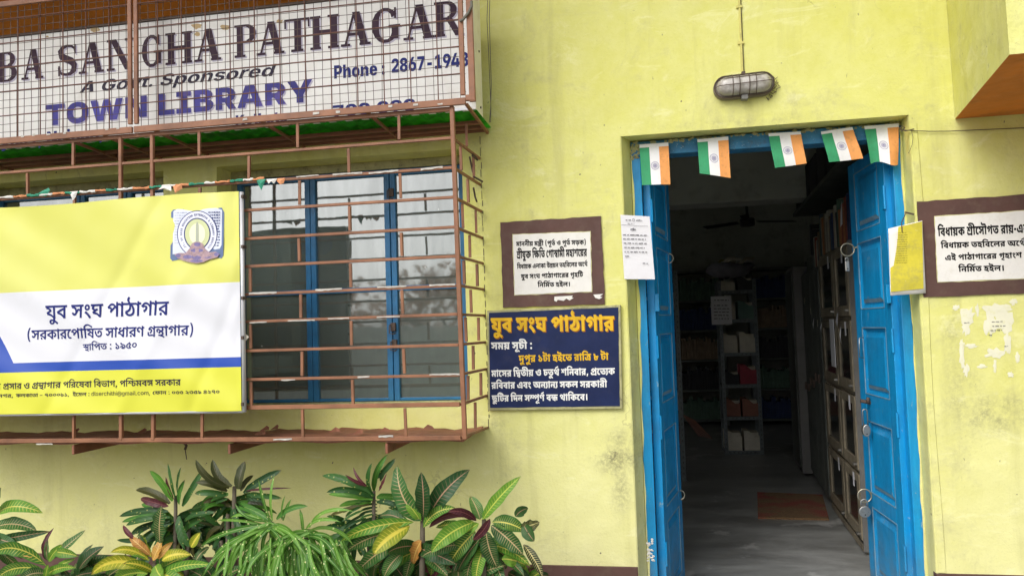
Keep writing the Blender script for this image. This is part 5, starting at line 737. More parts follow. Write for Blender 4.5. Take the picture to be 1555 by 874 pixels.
RUNS = {
't1': (7507, [0,0,0,1,626,0,2,672,0,3,1568,0,4,2291,0,5,2744,0,6,3693,0,7,4489,0,8,4814,0,7,5474,0,9,5799,0,7,6546,0,10,6871,0]),
't2': (4598, [3,0,0,11,723,0,12,1398,0,3,2330,0,13,3012,0,14,3053,0,15,3665,0,16,4250,0]),
't3': (10988, [17,0,0,1,615,0,6,657,0,1,1373,0,10,1453,0,18,2349,0,19,2986,0,7,3598,0,20,4183,0,21,4781,0,22,5379,0,23,5794,0,10,6819,0,7,7455,0,24,7780,0,25,8105,0,26,9154,0,19,10051,0,7,10663,0]),
't4': (16705, [11,0,0,7,675,0,22,1000,0,3,1415,0,10,2138,0,24,3034,0,27,3359,0,23,4034,0,15,4799,0,12,5124,0,28,6056,0,14,7146,0,23,7758,0,29,8357,0,30,8523,0,31,9107,0,32,9562,0,24,10310,0,33,10635,0,2,11294,0,7,11930,0,10,12255,0,34,12891,0,35,13487,0,22,14339,0,23,14754,0,36,15519,0,37,15827,0]),
't5': (15343, [10,0,0,24,636,0,2,961,0,2,1597,0,7,2233,0,10,2558,0,38,3454,0,2,4281,0,4,4917,0,39,5630,0,33,6640,0,36,7299,0,7,7607,0,33,7932,0,36,8591,0,3,9159,0,37,9882,0,40,10760,0,3,11820,0,10,12543,0,37,13179,0,7,14057,0,10,14382,0,15,15018,0]),
't6': (13018, [41,0,0,42,591,0,43,765,0,10,1702,0,24,2598,0,17,2923,0,33,3580,0,3,4499,0,44,5222,0,13,6369,0,45,6514,0,31,7073,0,2,7457,0,46,8093,0,30,9241,0,7,10020,0,24,10345,0,37,10670,0,22,11548,0,2,11963,0,47,12599,0]),
'p1': (13665, [11,0,0,7,675,0,33,1000,0,33,1659,0,15,2318,0,12,2643,0,11,3575,0,48,4250,0,15,5031,0,49,5616,0,6,6083,0,13,6799,0,23,6879,0,31,7429,0,28,7904,0,6,8994,0,13,9710,0,23,9790,0,31,10340,0,3,10815,0,50,11538,0,37,12320,0,51,13198,0]),
'p2': (13753, [52,0,0,15,773,0,0,1098,0,1,1724,0,53,1770,0,54,3093,0,55,3418,0,24,4470,0,23,4795,0,56,5820,0,9,6235,0,7,6982,0,57,7307,0,7,8099,0,11,8424,0,15,9099,0,11,9684,0,20,10359,0,7,10957,0,32,11282,0,22,12030,0,12,12445,0,10,13117,0]),
'p3': (16846, [24,0,0,2,325,0,58,961,0,7,1607,0,12,1932,0,37,2604,0,38,3742,0,40,4569,0,7,5369,0,37,5694,0,7,6572,0,59,7157,0,60,7939,0,12,8616,0,33,9288,0,23,10207,0,20,10972,0,24,11570,0,2,11895,0,22,12531,0,40,12946,0,10,13746,0,39,14642,0,22,15652,0,30,16067,0,31,16651,0]),
'p4': (11100, [0,0,0,1,626,0,2,672,0,3,1568,0,4,2291,0,5,2744,0,6,3693,0,7,4489,0,8,4814,0,7,5474,0,9,5799,0,7,6546,0,22,6871,0,10,7286,0,10,7922,0,9,8818,0,61,9474,0,20,9565,0,43,10163,0]),
'p5': (5424, [24,0,0,33,325,0,24,984,0,11,1309,0,31,1984,0,23,1984,0,20,3009,0,21,3607,0,40,4205,0,47,5005,0]),
'q1': (11558, [24,0,0,2,325,0,58,961,0,7,1607,0,12,1932,0,37,2604,0,52,3742,0,15,4515,0,22,4840,0,3,5255,0,62,5978,0,9,6303,0,23,7050,0,10,8075,0,7,8711,0,12,9036,0,63,9708,0,38,10095,0,10,10922,0]),
'q2': (10381, [24,0,0,2,325,0,58,961,0,7,1607,0,12,1932,0,37,2604,0,23,3742,0,20,4507,0,24,5105,0,2,5430,0,22,6066,0,40,6481,0,10,7281,0,39,8177,0,22,9187,0,30,9602,0,31,10186,0]),
'q3': (9681, [38,0,0,21,827,0,6,1685,0,7,2481,0,8,2806,0,7,3466,0,9,3791,0,7,4538,0,22,4863,0,10,5278,0,10,5914,0,9,6810,0,61,7466,0,20,7557,0,7,8155,0,4,8480,0,32,8933,0]),
'b1': (7153, [64,0,0,65,626,0,66,654,0,67,1535,0,68,2236,0,69,2674,0,70,3588,0,71,4340,0,72,4634,0,71,5257,0,73,5551,0,71,6239,0,74,6533,0]),
'b2': (14074, [75,0,0,67,446,0,74,1147,0,76,1767,0,71,2611,0,74,2905,0,77,3526,0,70,3911,0,71,4663,0,78,4957,0,79,5251,0,80,5913,0,67,6898,0,71,7599,0,81,7893,0,71,8514,0,74,8808,0,82,9428,0,83,10325,0,84,11077,0,71,11730,0,73,12024,0,71,12713,0,74,13007,0,85,13627,0]),
'b3': (6093, [86,0,0,71,737,0,78,1032,0,70,1326,0,80,2078,0,87,3063,0,88,3639,0,89,4253,0,90,4866,0,91,5479,0]),
'b4': (21734, [92,0,0,67,800,0,71,1501,0,74,1795,0,93,2675,0,83,3704,0,84,4456,0,71,5109,0,73,5404,0,71,6092,0,74,6386,0,70,7266,0,78,8019,0,74,8313,0,77,8933,0,79,9318,0,66,9980,0,71,10600,0,78,11154,0,66,11448,0,94,12069,0,71,12811,0,73,13105,0,95,13793,0,70,14347,0,96,15099,0,97,15393,0,98,16393,0,66,17032,0,99,17653,0,67,18654,0,74,19355,0,76,19976,0,71,20819,0,74,21113,0]),
'b4a': (3850, [100,0,0,101,976,0,78,1602,0,102,1896,0,103,2600,0,71,3556,0]),
'b5a': (2228, [101,0,0,73,626,0,74,1314,0,95,1934,0]),
'b5b': (8759, [76,0,0,104,843,0,76,1608,0,71,2451,0,80,2746,0,71,3471,0,105,4025,0,106,4785,0,91,5398,0,91,6012,0,91,6625,0,89,7239,0,88,7852,0,95,8465,0]),
'b5c': (2926, [107,0,0,77,562,0,98,947,0,104,1586,0,87,2610,0]),
'b5d': (11058, [108,0,0,109,612,0,110,887,0,111,1415,0,112,1998,0,113,2375,0,114,2946,0,115,3537,0,116,3779,0,114,4106,0,115,4698,0,117,4940,0,118,5906,0,119,6519,0,120,7395,0,115,7957,0,109,8199,0,121,8474,0,113,8743,0,122,9314,0,119,9914,0,123,10790,0]),
'b5e': (10281, [124,0,0,125,385,0,71,1257,0,101,1551,0,87,2437,0,91,3014,0,126,3627,0,126,4240,0,127,5114,0,126,5727,0,90,6341,0,89,6954,0,128,7827,0,127,8441,0,106,9054,0,91,9668,0]),
'n1': (2889, [124,0,0,101,385,0,71,1011,0,129,1305,0,102,2185,0]),
'l1': (8228, [130,0,0,131,686,0,132,1461,0,133,2543,0,134,3582,0,135,4147,0,136,4654,0,137,5322,0,138,5990,0,137,6785,0,139,7453,0]),
'l2': (9246, [140,0,0,141,1021,0,142,1772,0,143,2387,0,144,2991,0,145,3361,0,146,3898,0,147,4555,0,142,5187,0,148,5802,0,149,6428,0,142,6992,0,150,7606,0,151,8017,0,152,8614,0]),
'l3': (3723, [153,0,0,154,656,0,155,1305,0,156,1930,0,157,2580,0,158,3455,0]),
'l4': (5800, [159,0,0,160,644,0,161,1289,0,162,1933,0,163,2578,0,164,3222,0,165,3867,0,166,4511,0,160,5156,0]),
'l5': (4135, [162,0,0,167,644,0,167,1289,0,167,2202,0,165,2846,0,167,3491,0]),
'l6': (4833, [168,0,0,155,759,0,169,1384,0,170,1721,0,171,2328,0,172,2924,0,171,3324,0,163,4189,0]),
'l7': (6947, [173,0,0,156,635,0,171,1285,0,174,2150,0,175,2583,0,133,3121,0,171,3890,0,176,4487,0,156,4783,0,171,5432,0,156,6029,0,175,6678,0]),
'eD': (722, [177,0,0]),
'eE': (608, [178,0,0]),
'eP': (649, [179,0,0]),
'eT': (670, [180,0,0]),
'e.': (268, [145,0,0]),
'eO': (771, [181,0,0]),
'eF': (586, [182,0,0]),
'eM': (934, [183,0,0]),
'eA': (752, [140,0,0]),
'eS': (656, [146,0,0]),
'eU': (730, [184,0,0]),
'eC': (740, [185,0,0]),
'eI': (480, [186,0,0]),
'eN': (763, [187,0,0]),
'eX': (744, [188,0,0]),
'eL': (565, [189,0,0]),
'eB': (662, [190,0,0]),
'eR': (658, [191,0,0]),
'eY': (736, [192,0,0]),
'eV': (752, [193,0,0]),
'e&': (674, [194,0,0]),
'SH': (700, [195,0,0]),
'ST': (620, [196,0,0]),
'SA': (700, [197,0,0]),
'SN': (700, [198,0,0]),
'SP': (620, [199,0,0]),
'SB': (640, [200,0,0]),
'SR': (690, [201,0,0]),
'SG': (700, [202,0,0]),
'SU': (700, [203,0,0]),
'SY': (680, [204,0,0]),
'SS': (610, [205,0,0]),
}

Q_UNIT = 2.5
_gc = {}
def contour(c):
    pts, x, y = [], 0, 0
    for i in range(0, len(c), 2):
        x += c[i] >> 1; y += c[i + 1]
        pts.append((x * Q_UNIT, y * Q_UNIT, not c[i] & 1))
    full = []
    for i, p in enumerate(pts):
        n = pts[(i + 1) % len(pts)]
        full.append(p)
        if not p[2] and not n[2]: full.append(((p[0] + n[0]) / 2, (p[1] + n[1]) / 2, True))
    k = next(i for i, p in enumerate(full) if p[2])
    full = full[k:] + full[:k]
    out = []
    for i, p in enumerate(full):
        if p[2]: out.append(p[:2]); continue
        a_, c_ = full[i - 1], full[(i + 1) % len(full)]
        m = 2 if abs(a_[0] - 2 * p[0] + c_[0]) + abs(a_[1] - 2 * p[1] + c_[1]) < 40 else 3
        for t in range(1, m):
            t /= m
            out.append(((1 - t) ** 2 * a_[0] + 2 * t * (1 - t) * p[0] + t * t * c_[0], (1 - t) ** 2 * a_[1] + 2 * t * (1 - t) * p[1] + t * t * c_[1]))
    return out
def glyph(k):
    if k in _gc: return _gc[k]
    cs = [contour(c) for c in GLYPHS[k]]
    vs, es = [], []
    for c in cs:
        n = len(vs)
        vs += [Vector(p) for p in c]
        es += [(n + i, n + (i + 1) % len(c)) for i in range(len(c))]
    ov, oe, of, *_ = delaunay_2d_cdt(vs, es, [], 0, .01)
    fs = []
    for f in of:
        x = sum(ov[i].x for i in f) / 3
        y = sum(ov[i].y for i in f) / 3
        w = 0
        for c in cs:
            m = len(c)
            for i in range(m):
                x0, y0 = c[i]; x1, y1 = c[(i + 1) % m]
                if (y0 > y) != (y1 > y) and x0 + (y - y0) / (y1 - y0) * (x1 - x0) > x:
                    w += 1 if y1 > y0 else -1
        if w: fs.append(f)
    _gc[k] = ([(p.x, p.y) for p in ov], fs)
    return _gc[k]
def text_mb(mb, key, A, B, hz, disp=None, shear=0, H=None, up=Vector((0, 0, 1))):
    """lettering from A to B along the baseline, hz metres from baseline to head line"""
    w, flat = RUNS[key]
    run = [flat[i:i + 3] for i in range(0, len(flat), 3)]
    H = H or (700 if key[0] == 'S' else 727 if key[0] in 'le' or key == 'b5d' else 622)
    d = (B - A) / w
    u = up * (hz / H)
    for k, gx, gy in run:
        vs, fs = glyph(k)
        pts = []
        for x, y in vs:
            p = A + d * (x + gx + (y + gy) * shear) + u * (y + gy)
            if disp: p = p + Vector((0, disp(p.x, p.z), 0))
            pts.append(p)
        # faces towards -Y
        mb.add(pts, [f if True else f for f in fs])
    return mb
def px_text(mb, key, x0, y0, x1, y1, hpx, Y, **k):
    A, B = at(x0, y0, Y), at(x1, y1, Y)
    hz = (at(x0, y0 - hpx, Y) - A).length
    return text_mb(mb, key, A, B, hz, **k)

# ================================================================== SETTING
GZ, FZ = -1.62, -1.30            # yard level, room floor level
g = MB(); g.add([(-60, -60, GZ), (60, -60, GZ), (60, 60, GZ), (-60, 60, GZ)], [(0, 1, 2, 3)])
tag(obj('ground', g, M['ground']), kind='structure')
g = MB().box(-3.6, 3.2, .004, 7.6, FZ - .25, FZ)
tag(obj('interior_floor', g, M['floor']), kind='structure')

# ------------------------------------------------------------------ building
bld = thing('library_building', 'yellow plastered library building with blue double door, barred windows and orange soffits', 'building', (0, 0, GZ))
LZ = at(1160, 190, 0).z
DX0, DX1, DZ = -.103, 1.091, .838
W2 = (-2.058, -.826, -.345, .838)
W1 = (-3.45, -2.346, -.345, .838)
T = .22
def wall_mesh():
    xs = [-6, W1[0], W1[1], W2[0], W2[1], DX0, DX1, 4.2]
    zs = [GZ, FZ, -.345, .838, 2.55]
    mb = MB()
    # split finely so that the plaster can be uneven
    def hole(x, z):
        if DX0 < x < DX1 and FZ - .2 < z < .838: return True
        for w in (W1, W2):
            if w[0] < x < w[1] and w[2] < z < w[3]: return True
        return False
    gx = []
    for a_, b_ in zip(xs, xs[1:]):
        n = max(1, int((b_ - a_) / .12))
        gx += [a_ + (b_ - a_) * i / n for i in range(n)]
    gx.append(xs[-1])
    gz = []
    for a_, b_ in zip(zs, zs[1:]):
        n = max(1, int((b_ - a_) / .12))
        gz += [a_ + (b_ - a_) * i / n for i in range(n)]
    gz.append(zs[-1])
    H_ = [(W1[0], W1[1], W1[2], W1[3]), (W2[0], W2[1], W2[2], W2[3])]
    vi = {}
    def vtx(x, z):
        k = (round(x, 4), round(z, 4))
        if k not in vi:
            vi[k] = len(mb.v)
            mb.v.append((x, 0, z)); mb.uv.append((0, 0))
        return vi[k]
    for i in range(len(gx) - 1):
        for j in range(len(gz) - 1):
            cx, cz = (gx[i] + gx[i + 1]) / 2, (gz[j] + gz[j + 1]) / 2
            if hole(cx, cz): continue
            mb.f.append((vtx(gx[i], gz[j]), vtx(gx[i + 1], gz[j]), vtx(gx[i + 1], gz[j + 1]), vtx(gx[i], gz[j + 1]))); mb.m.append(0)
    # reveals
    def rev(a_, b_, c_, d_): mb.add([a_, b_, c_, d_], [(0, 1, 2, 3)])
    for w in H_:
        x0, x1, z0, z1 = w
        rev((x0, 0, z0), (x0, 0, z1), (x0, T, z1), (x0, T, z0))
        rev((x1, 0, z1), (x1, 0, z0), (x1, T, z0), (x1, T, z1))
        rev((x0, 0, z1), (x1, 0, z1), (x1, T, z1), (x0, T, z1))
        rev((x1, 0, z0), (x0, 0, z0), (x0, T, z0 + .012), (x1, T, z0 + .012))
    # the door jambs, rounded at the arris and worn
    def jamb(pts):
        N = 34
        for k in range(N):
            z0, z1 = FZ + (DZ - FZ) * k / N, FZ + (DZ - FZ) * (k + 1) / N
            rr = random.Random(k)
            for (x0, y0), (x1, y1) in zip(pts, pts[1:]):
                mb.add([(x0, y0, z0), (x0, y0, z1), (x1, y1, z1), (x1, y1, z0)], [(0, 1, 2, 3)])
    jamb([(DX0, 0), (DX0 + .006, .003), (DX0 + .012, .02), (-.062, .098), (-.062, T)])
    jamb([(DX1, 0), (DX1 - .002, .006), (DX1 - .002, .10), (DX1 - .002, T)])
    rev((DX0, 0, DZ), (DX1, 0, DZ), (DX1, T, DZ), (DX0, T, DZ))
    rev((DX0, 0, FZ), (DX0, T, FZ), (DX1, T, FZ), (DX1, 0, FZ))
    # back face of the wall (room side)
    xsb = [-6, W1[0], W1[1], W2[0], W2[1], -.062, DX1, 4.2]
    zsb = [FZ, -.345, .838, 2.55]
    for i in range(7):
        for j in range(3):
            cx, cz = (xsb[i] + xsb[i + 1]) / 2, (zsb[j] + zsb[j + 1]) / 2
            if hole(cx, cz): continue
            mb.add([(xsb[i], T, zsb[j]), (xsb[i], T, zsb[j + 1]), (xsb[i + 1], T, zsb[j + 1]), (xsb[i + 1], T, zsb[j])], [(0, 1, 2, 3)])
    return mb
obj('front_wall', wall_mesh(), M['wall'], bld)
# maroon plinth band (slightly proud), broken at the door
pz = -1.036
mb = MB()
mb.box(-6, DX0 + .004, -.006, .03, GZ, pz)
mb.box(DX1 - .004, 4.2, -.006, .03, GZ, pz + .002)
obj('plinth_band', mb, M['maroon'], bld, bevel=.003)
# thin plaster ridge beside the right jamb
mb = MB()
N = 40
for k in range(N):
    z0, z1 = -1.03 + (.80 + 1.03) * k / N, -1.03 + (.80 + 1.03) * (k + 1) / N
    w0 = lambda z: 1.124 + .004 * math.sin(z * 5)
    for z in ():
        pass
    mb.add([(1.093, 0, z0), (1.096, -.004, z0), (w0(z0) - .004, -.004, z0), (w0(z0), 0, z0), (1.093, 0, z1), (1.096, -.004, z1), (w0(z1) - .004, -.004, z1), (w0(z1), 0, z1)],
           [(0, 1, 5, 4), (1, 2, 6, 5), (2, 3, 7, 6)])
obj('plaster_ridge', mb, M['wall'], bld, smooth=False)
# roof slab high above, with its drip edge
obj('roof_slab', MB().box(-6, 4.2, -.85, 7.8, 2.45, 2.58), M['wall'], bld, bevel=.01)
# orange soffit slab over the signboard
ss = MB(); c_ = [(-.002, 1.575), (-.95, 2.07), (-.95, 2.17), (-.002, 1.70)]
ss.add([(-6, y, z) for y, z in c_] + [(-.735, y, z) for y, z in c_], [(0, 1, 2, 3), (7, 6, 5, 4), (1, 0, 4, 5), (2, 1, 5, 6), (3, 2, 6, 7), (0, 3, 7, 4)])
obj('sunshade_slab', ss, [M['orange']], bld, bevel=.008)
# balcony box on the right: yellow side and front, orange underside
p0 = at(1450, 181, 0); p0t = at(1437, 0, 0)
zb = p0.z
q = at_z(1533, 83, zb); qt = at(1527, 0, q.y)
r_ = at_z(1555, 80, zb)
far = Vector((4.2, q.y - .02, zb))
mb = MB()
top = 2.0
tp = p0 + (p0t - p0) * ((top - zb) / (p0t.z - zb)); tq = q + (qt - q) * ((top - zb) / (qt.z - zb))
vs = [p0, q, far, Vector((4.2, -.002, zb)), tp, tq, Vector((4.2, far.y, top)), Vector((4.2, -.002, top))]
for v_ in (0, 4): vs[v_] = Vector((vs[v_].x, -.002, vs[v_].z))
mb.add(vs, [(1, 0, 4, 5)], 0)
mb.add(vs, [(2, 1, 5, 6)], 0)
mb.add(vs, [(5, 4, 7, 6)], 0)
mb.add(vs, [(0, 1, 2, 3)], 1)
obj('balcony', mb, [M['wall'], M['orange']], bld)
# the room behind the door
mb = MB()
mb.box(-3.6, -3.5, T, 2.3, FZ, 2.3); mb.box(-3.6, -3.5, 3.9, 7.5, FZ, 2.3); mb.box(-3.6, -3.5, 2.3, 3.9, FZ, -.35); mb.box(-3.6, -3.5, 2.3, 3.9, 1.1, 2.3)
mb.box(2.05, 2.15, T, 7.5, FZ, 2.3)
mb.box(-3.5, 2.05, 7.4, 7.5, FZ, 2.3)
obj('room_wall', mb, M['room'], bld)
obj('room_ceiling', MB().box(-3.6, 2.15, T, 7.5, 2.3, 2.4), M['room'], bld)
obj('ceiling_beam', MB().box(-3.5, 2.05, 3.0, 3.3, .975, 2.3), M['room'], bld, bevel=.01)

# ------------------------------------------------------------------ windows
def window(x0, x1, z0, z1, ndiv, yw=.15):
    fr = MB()
    ft = .045
    fr.box(x0, x1, yw - .02, yw + .06, z1 - .04, z1)
    fr.box(x0, x1, yw - .02, yw + .06, z0, z0 + .02)
    fr.box(x0, x0 + .028, yw - .018, yw + .06, z0 + .02, z1 - .04)
    fr.box(x1 - .028, x1, yw - .018, yw + .06, z0 + .02, z1 - .04)
    win = obj('window', fr, M['sign_edge'], bld, bevel=.003)
    for i, (a_, b_) in enumerate(ndiv):
        st, rt = .027, .03
        z0_, z1_ = z0 + .022, z1 - .042
        m_ = MB()
        m_.box(a_, a_ + st, yw - .012, yw + .02, z0_, z1_)
        m_.box(b_ - st, b_, yw - .012, yw + .02, z0_, z1_)
        m_.box(a_ + st, b_ - st, yw - .010, yw + .018, z1_ - rt, z1_)
        m_.box(a_ + st, b_ - st, yw - .010, yw + .018, z0_, z0_ + .014)
        zm = .215
        m_.box(a_ + st, b_ - st, yw - .008, yw + .018, zm - .012, zm + .012)
        obj('sash', m_, M['blue_win'], win, bevel=.002)
        for (c_, d_) in ((z0_ + .014, zm - .012), (zm + .012, z1_ - rt)):
            obj('pane', MB().box(a_ + st, b_ - st, yw + .004, yw + .009, c_, d_), M['glass'], win)
    return win
w2 = window(*W2, [(W2[0] + .028, -1.640), (-1.638, -1.228), (-1.224, W2[1] - .026)])
w1 = window(*W1, [(W1[0] + .028, -2.93), (-2.926, -2.655), (-2.651, W1[1] - .026)])
for (x_, z_) in ((-1.215, .68), (-1.22, .03), (-1.215, -.05)):
    m_ = MB()
    m_.box(x_ - .012, x_ + .012, .124, .137, z_ - .02, z_ + .02)
    m_.tube([(x_ - .010, .124, z_ + .01), (x_ - .012, .110, z_ + .008), (x_ - .012, .108, z_ - .03), (x_ + .008, .110, z_ - .034), (x_ + .012, .124, z_ - .03)], .003, 5)
    obj('latch', m_, M['iron'], w2)

# ------------------------------------------------------------------ door frame and leaves
df = obj('door_frame', MB().box(-.060, -.016, .10, .19, FZ, .765), M['blue'], bld, bevel=.004)
obj('door_frame', MB().box(1.046, 1.088, .10, .19, FZ, .765), M['blue'], bld, bevel=.004)
# slopped wall paint lapping over the frame edges
for (xe, sg_, am_) in ((-.060, 1, .010), (1.0885, -1, .007)):
    m_ = MB(); N = 60
    rq = random.Random(int(xe * 100) + 7)
    for k in range(N + 1):
        z = -1.25 + 2.06 * k / N
        w_ = am_ * (.7 + .5 * math.sin(z * 4 + sg_) + .25 * math.sin(z * 23)) + rq.uniform(0, .003)
        m_.v += [(xe, .0975, z), (xe + sg_ * w_, .0975, z)]; m_.uv += [(0, 0), (0, 0)]
    for k in range(N):
        m_.f.append((2 * k, 2 * k + 1, 2 * k + 3, 2 * k + 2) if sg_ > 0 else (2 * k + 1, 2 * k, 2 * k + 2, 2 * k + 3)); m_.m.append(0)
    obj('paint_overlap', m_, M['wall'], df)
mb = MB()
mb.box(-.060, 1.088, .098, .19, .766, .832)
obj('door_head', mb, M['blue_old'], df, bevel=.004)
# crumbling plaster along the head and the foot of the frame
rng = random.Random(4)
mb = MB()
def crumble(p, s_, n=7):
    vs = []
    for k in range(n):
        t_ = 2 * math.pi * k / n
        r_ = s_ * rng.uniform(.5, 1.1)
        vs.append((p[0] + r_ * math.cos(t_), p[1], p[2] + r_ * math.sin(t_) * .7))
    vs.append((p[0], p[1] - s_ * .35, p[2]))
    mb.add(vs, [(k, (k + 1) % n, n) for k in range(n)])
for k in range(70):
    x_ = rng.uniform(-.06, 1.08)
    crumble((x_, .0975, .832 - abs(rng.gauss(0, .006))), rng.uniform(.006, .016))
for k in range(26):
    crumble((-.055 + rng.uniform(-.004, .035), .0975, .80 + rng.uniform(-.045, .02)), rng.uniform(.006, .014))
obj('loose_plaster', mb, M['sign_edge'], df, kind='stuff')
mb = MB()
for k in range(34):
    crumble((-.048 + rng.uniform(-.012, .016), .0972, -.985 + rng.gauss(0, .03)), rng.uniform(.004, .011))
obj('peeling_paint', mb, M['paper_white'], df, kind='stuff')

def door_leaf(hinge, ang, side):
    """side=+1: leaf runs towards +x when closed; the visible outer face carries the panels"""
    leaf = bpy.data.objects.new('door_leaf', None)
    w, zt, zb_ = .50, .757, FZ + .012
    th = .036
    panels = [(.42, .70), (.045, .36), (-.36, -.045), (-.83, -.49), (-1.22, -.90)]
    m_ = MB()
    st = .085
    X = lambda a_: a_ * side
    def bx(x0, x1, y0, y1, z0, z1, mbb=m_):
        a_, b_ = sorted((X(x0), X(x1)))
        mbb.box(a_, b_, y0, y1, z0, z1)
    bx(0, st, -th / 2, th / 2, zb_, zt)
    bx(w - st, w, -th / 2, th / 2, zb_, zt)
    zz = [zt] + [c for p in panels for c in (p[1], p[0])] + [zb_]
    for i in range(0, len(zz), 2):
        bx(st, w - st, -th / 2 + .001, th / 2 - .001, zz[i + 1], zz[i])
    me = mesh_of('door_leaf', m_, M['blue'])
    leaf = bpy.data.objects.new('door_leaf', me)
    COL.objects.link(leaf)
    leaf.parent = bld
    leaf.location = Vector(hinge) - origin(bld)
    leaf.rotation_euler = (0, 0, ang)
    b = leaf.modifiers.new('bevel', 'BEVEL'); b.width = .003; b.segments = 2
    for (z0, z1) in panels:
        p_ = MB()
        a_, b_ = sorted((X(st), X(w - st)))
        for sgn in (-1, 1):
            yo, yi, yf = sgn * .006, sgn * .007, sgn * .0145
            i1, i2 = .016, .045
            R1 = [(a_, z0), (b_, z0), (b_, z1), (a_, z1)]
            def ring(ins, y): return [(a_ + ins, y, z0 + ins), (b_ - ins, y, z0 + ins), (b_ - ins, y, z1 - ins), (a_ + ins, y, z1 - ins)]
            lv = ring(0, sgn * .014) + ring(i1, sgn * .004) + ring(i1 + .006, sgn * .004) + ring(i2, yf)
            fs = []
            for q_ in range(3):
                for k in range(4):
                    f_ = (q_ * 4 + k, q_ * 4 + (k + 1) % 4, q_ * 4 + 4 + (k + 1) % 4, q_ * 4 + 4 + k)
                    fs.append(f_ if sgn < 0 else f_[::-1])
            fs.append((12, 13, 14, 15) if sgn < 0 else (15, 14, 13, 12))
            p_.add(lv, fs)
            # lower bevel stays in the door paint
            p_.m[-1 - 4 * 1 - 0] = 0
        o_ = obj('panel', p_, M['blue'], leaf, local=True)
        lip = MB()
        for sgn in (-1, 1):
            lip.add([(a_ + .026, sgn * .0075, z0 + .026), (b_ - .026, sgn * .0075, z0 + .026), (b_ - .044, sgn * .0152, z0 + .044), (a_ + .044, sgn * .0152, z0 + .044)], [(0, 1, 2, 3) if sgn < 0 else (3, 2, 1, 0)])
            for (p_, q_) in (((a_ + .001, z0), (a_ + .001, z1)), ((b_ - .001, z0), (b_ - .001, z1)), ((a_, z0), (b_, z0)), ((a_, z1), (b_, z1))):
                lip.beam((p_[0], sgn * .0165, p_[1]), (q_[0], sgn * .0165, q_[1]), .004, .004)
        obj('panel_highlight', lip, M['panel_highlight'], leaf, local=True)  # painted highlights: strip on the lower bevel, thin lines round the panel
    for z_ in (.52, -.10, -.46, -1.02):
        h_ = MB()
        a_, b_ = sorted((X(-.003), X(.028)))
        h_.box(a_, b_, -th / 2 - .003, -th / 2, z_ - .05, z_ + .05)
        h_.tube([(X(-.004), -th / 2 - .003, z_ - .052), (X(-.004), -th / 2 - .003, z_ + .052)], .005, 8)
        obj('hinge', h_, M['blue'], leaf, local=True)
    blk = MB(); a_, b_ = sorted((X(-.012), X(.020))); blk.box(a_, b_, -th / 2 - .02, -th / 2, .06, .14)
    obj('stop_block', blk, M['blue'], leaf, local=True, bevel=.003)
    return leaf
leafL = door_leaf((.004, .145, 0), rad(79), 1)
leafR = door_leaf((1.038, .145, 0), rad(-87.5), -1)
# ring pulls on the leaves
def ring_at(c, r, wire, mat, parent, n=20, tilt=0.0, name='ring_handle'):
    m_ = MB()
    pts = []
    for k in range(n):
        t_ = 2 * math.pi * k / n
        pts.append(Vector(c) + Vector((math.cos(t_) * r * math.cos(tilt), math.cos(t_) * r * math.sin(tilt), math.sin(t_) * r)))
    m_.tube(pts, wire, 7, closed=True)
    return m_
def world_part(name, mb_, mat, parent_obj):
    """a child of a rotated part, its shape given in world space"""
    bpy.context.view_layer.update()
    inv = parent_obj.matrix_world.inverted()
    mb_.v = [tuple(inv @ Vector(v)) for v in mb_.v]
    return obj(name, mb_, mat, parent_obj, local=True, smooth=True)
m_ = ring_at(at(1015, 392, .57), .024, .0028, M['brass'], leafL); m_.tube([at(1004, 391, .56), at(1010, 391, .57)], .004)
world_part('ring_handle', m_, M['brass'], leafL)
m_ = ring_at(at(1033, 751, .60), .023, .0035, M['brass'], leafL, tilt=.4); m_.tube([at(1020, 747, .58), at(1028, 748, .60)], .004)
world_part('ring_handle', m_, M['brass'], leafL)
m_ = ring_at(at(1019, 613, .58), .011, .003, M['steel'], leafL); m_.tube([at(1006, 612, .56), at(1016, 612, .58)], .005)
world_part('bolt', m_, M['steel'], leafL)
m_ = ring_at(at(1287, 379, .56), .031, .0038, M['brass'], leafR); m_.tube([at(1298, 376, .56), at(1306, 374, .57)], .004)
world_part('ring_handle', m_, M['brass'], leafR)
m_ = ring_at(at(1313, 752, .55), .031, .0038, M['brass'], leafR); m_.tube([at(1321, 749, .56), at(1327, 749, .57)], .004)
world_part('ring_handle', m_, M['brass'], leafR)
m_ = MB(); m_.tube([at(1307, 608, .5), at(1331, 613, .5)], .009, 8); m_.tube([at(1318, 603, .49), at(1318, 612, .49)], .008, 8)
world_part('bolt', m_, M['iron'], leafR)
m_ = MB(); m_.tube([at(1311, 512, .53), at(1305, 513, .52), at(1305, 542, .52), at(1311, 543, .53)], .003, 6)
world_part('pull_handle', m_, M['steel'], leafR)

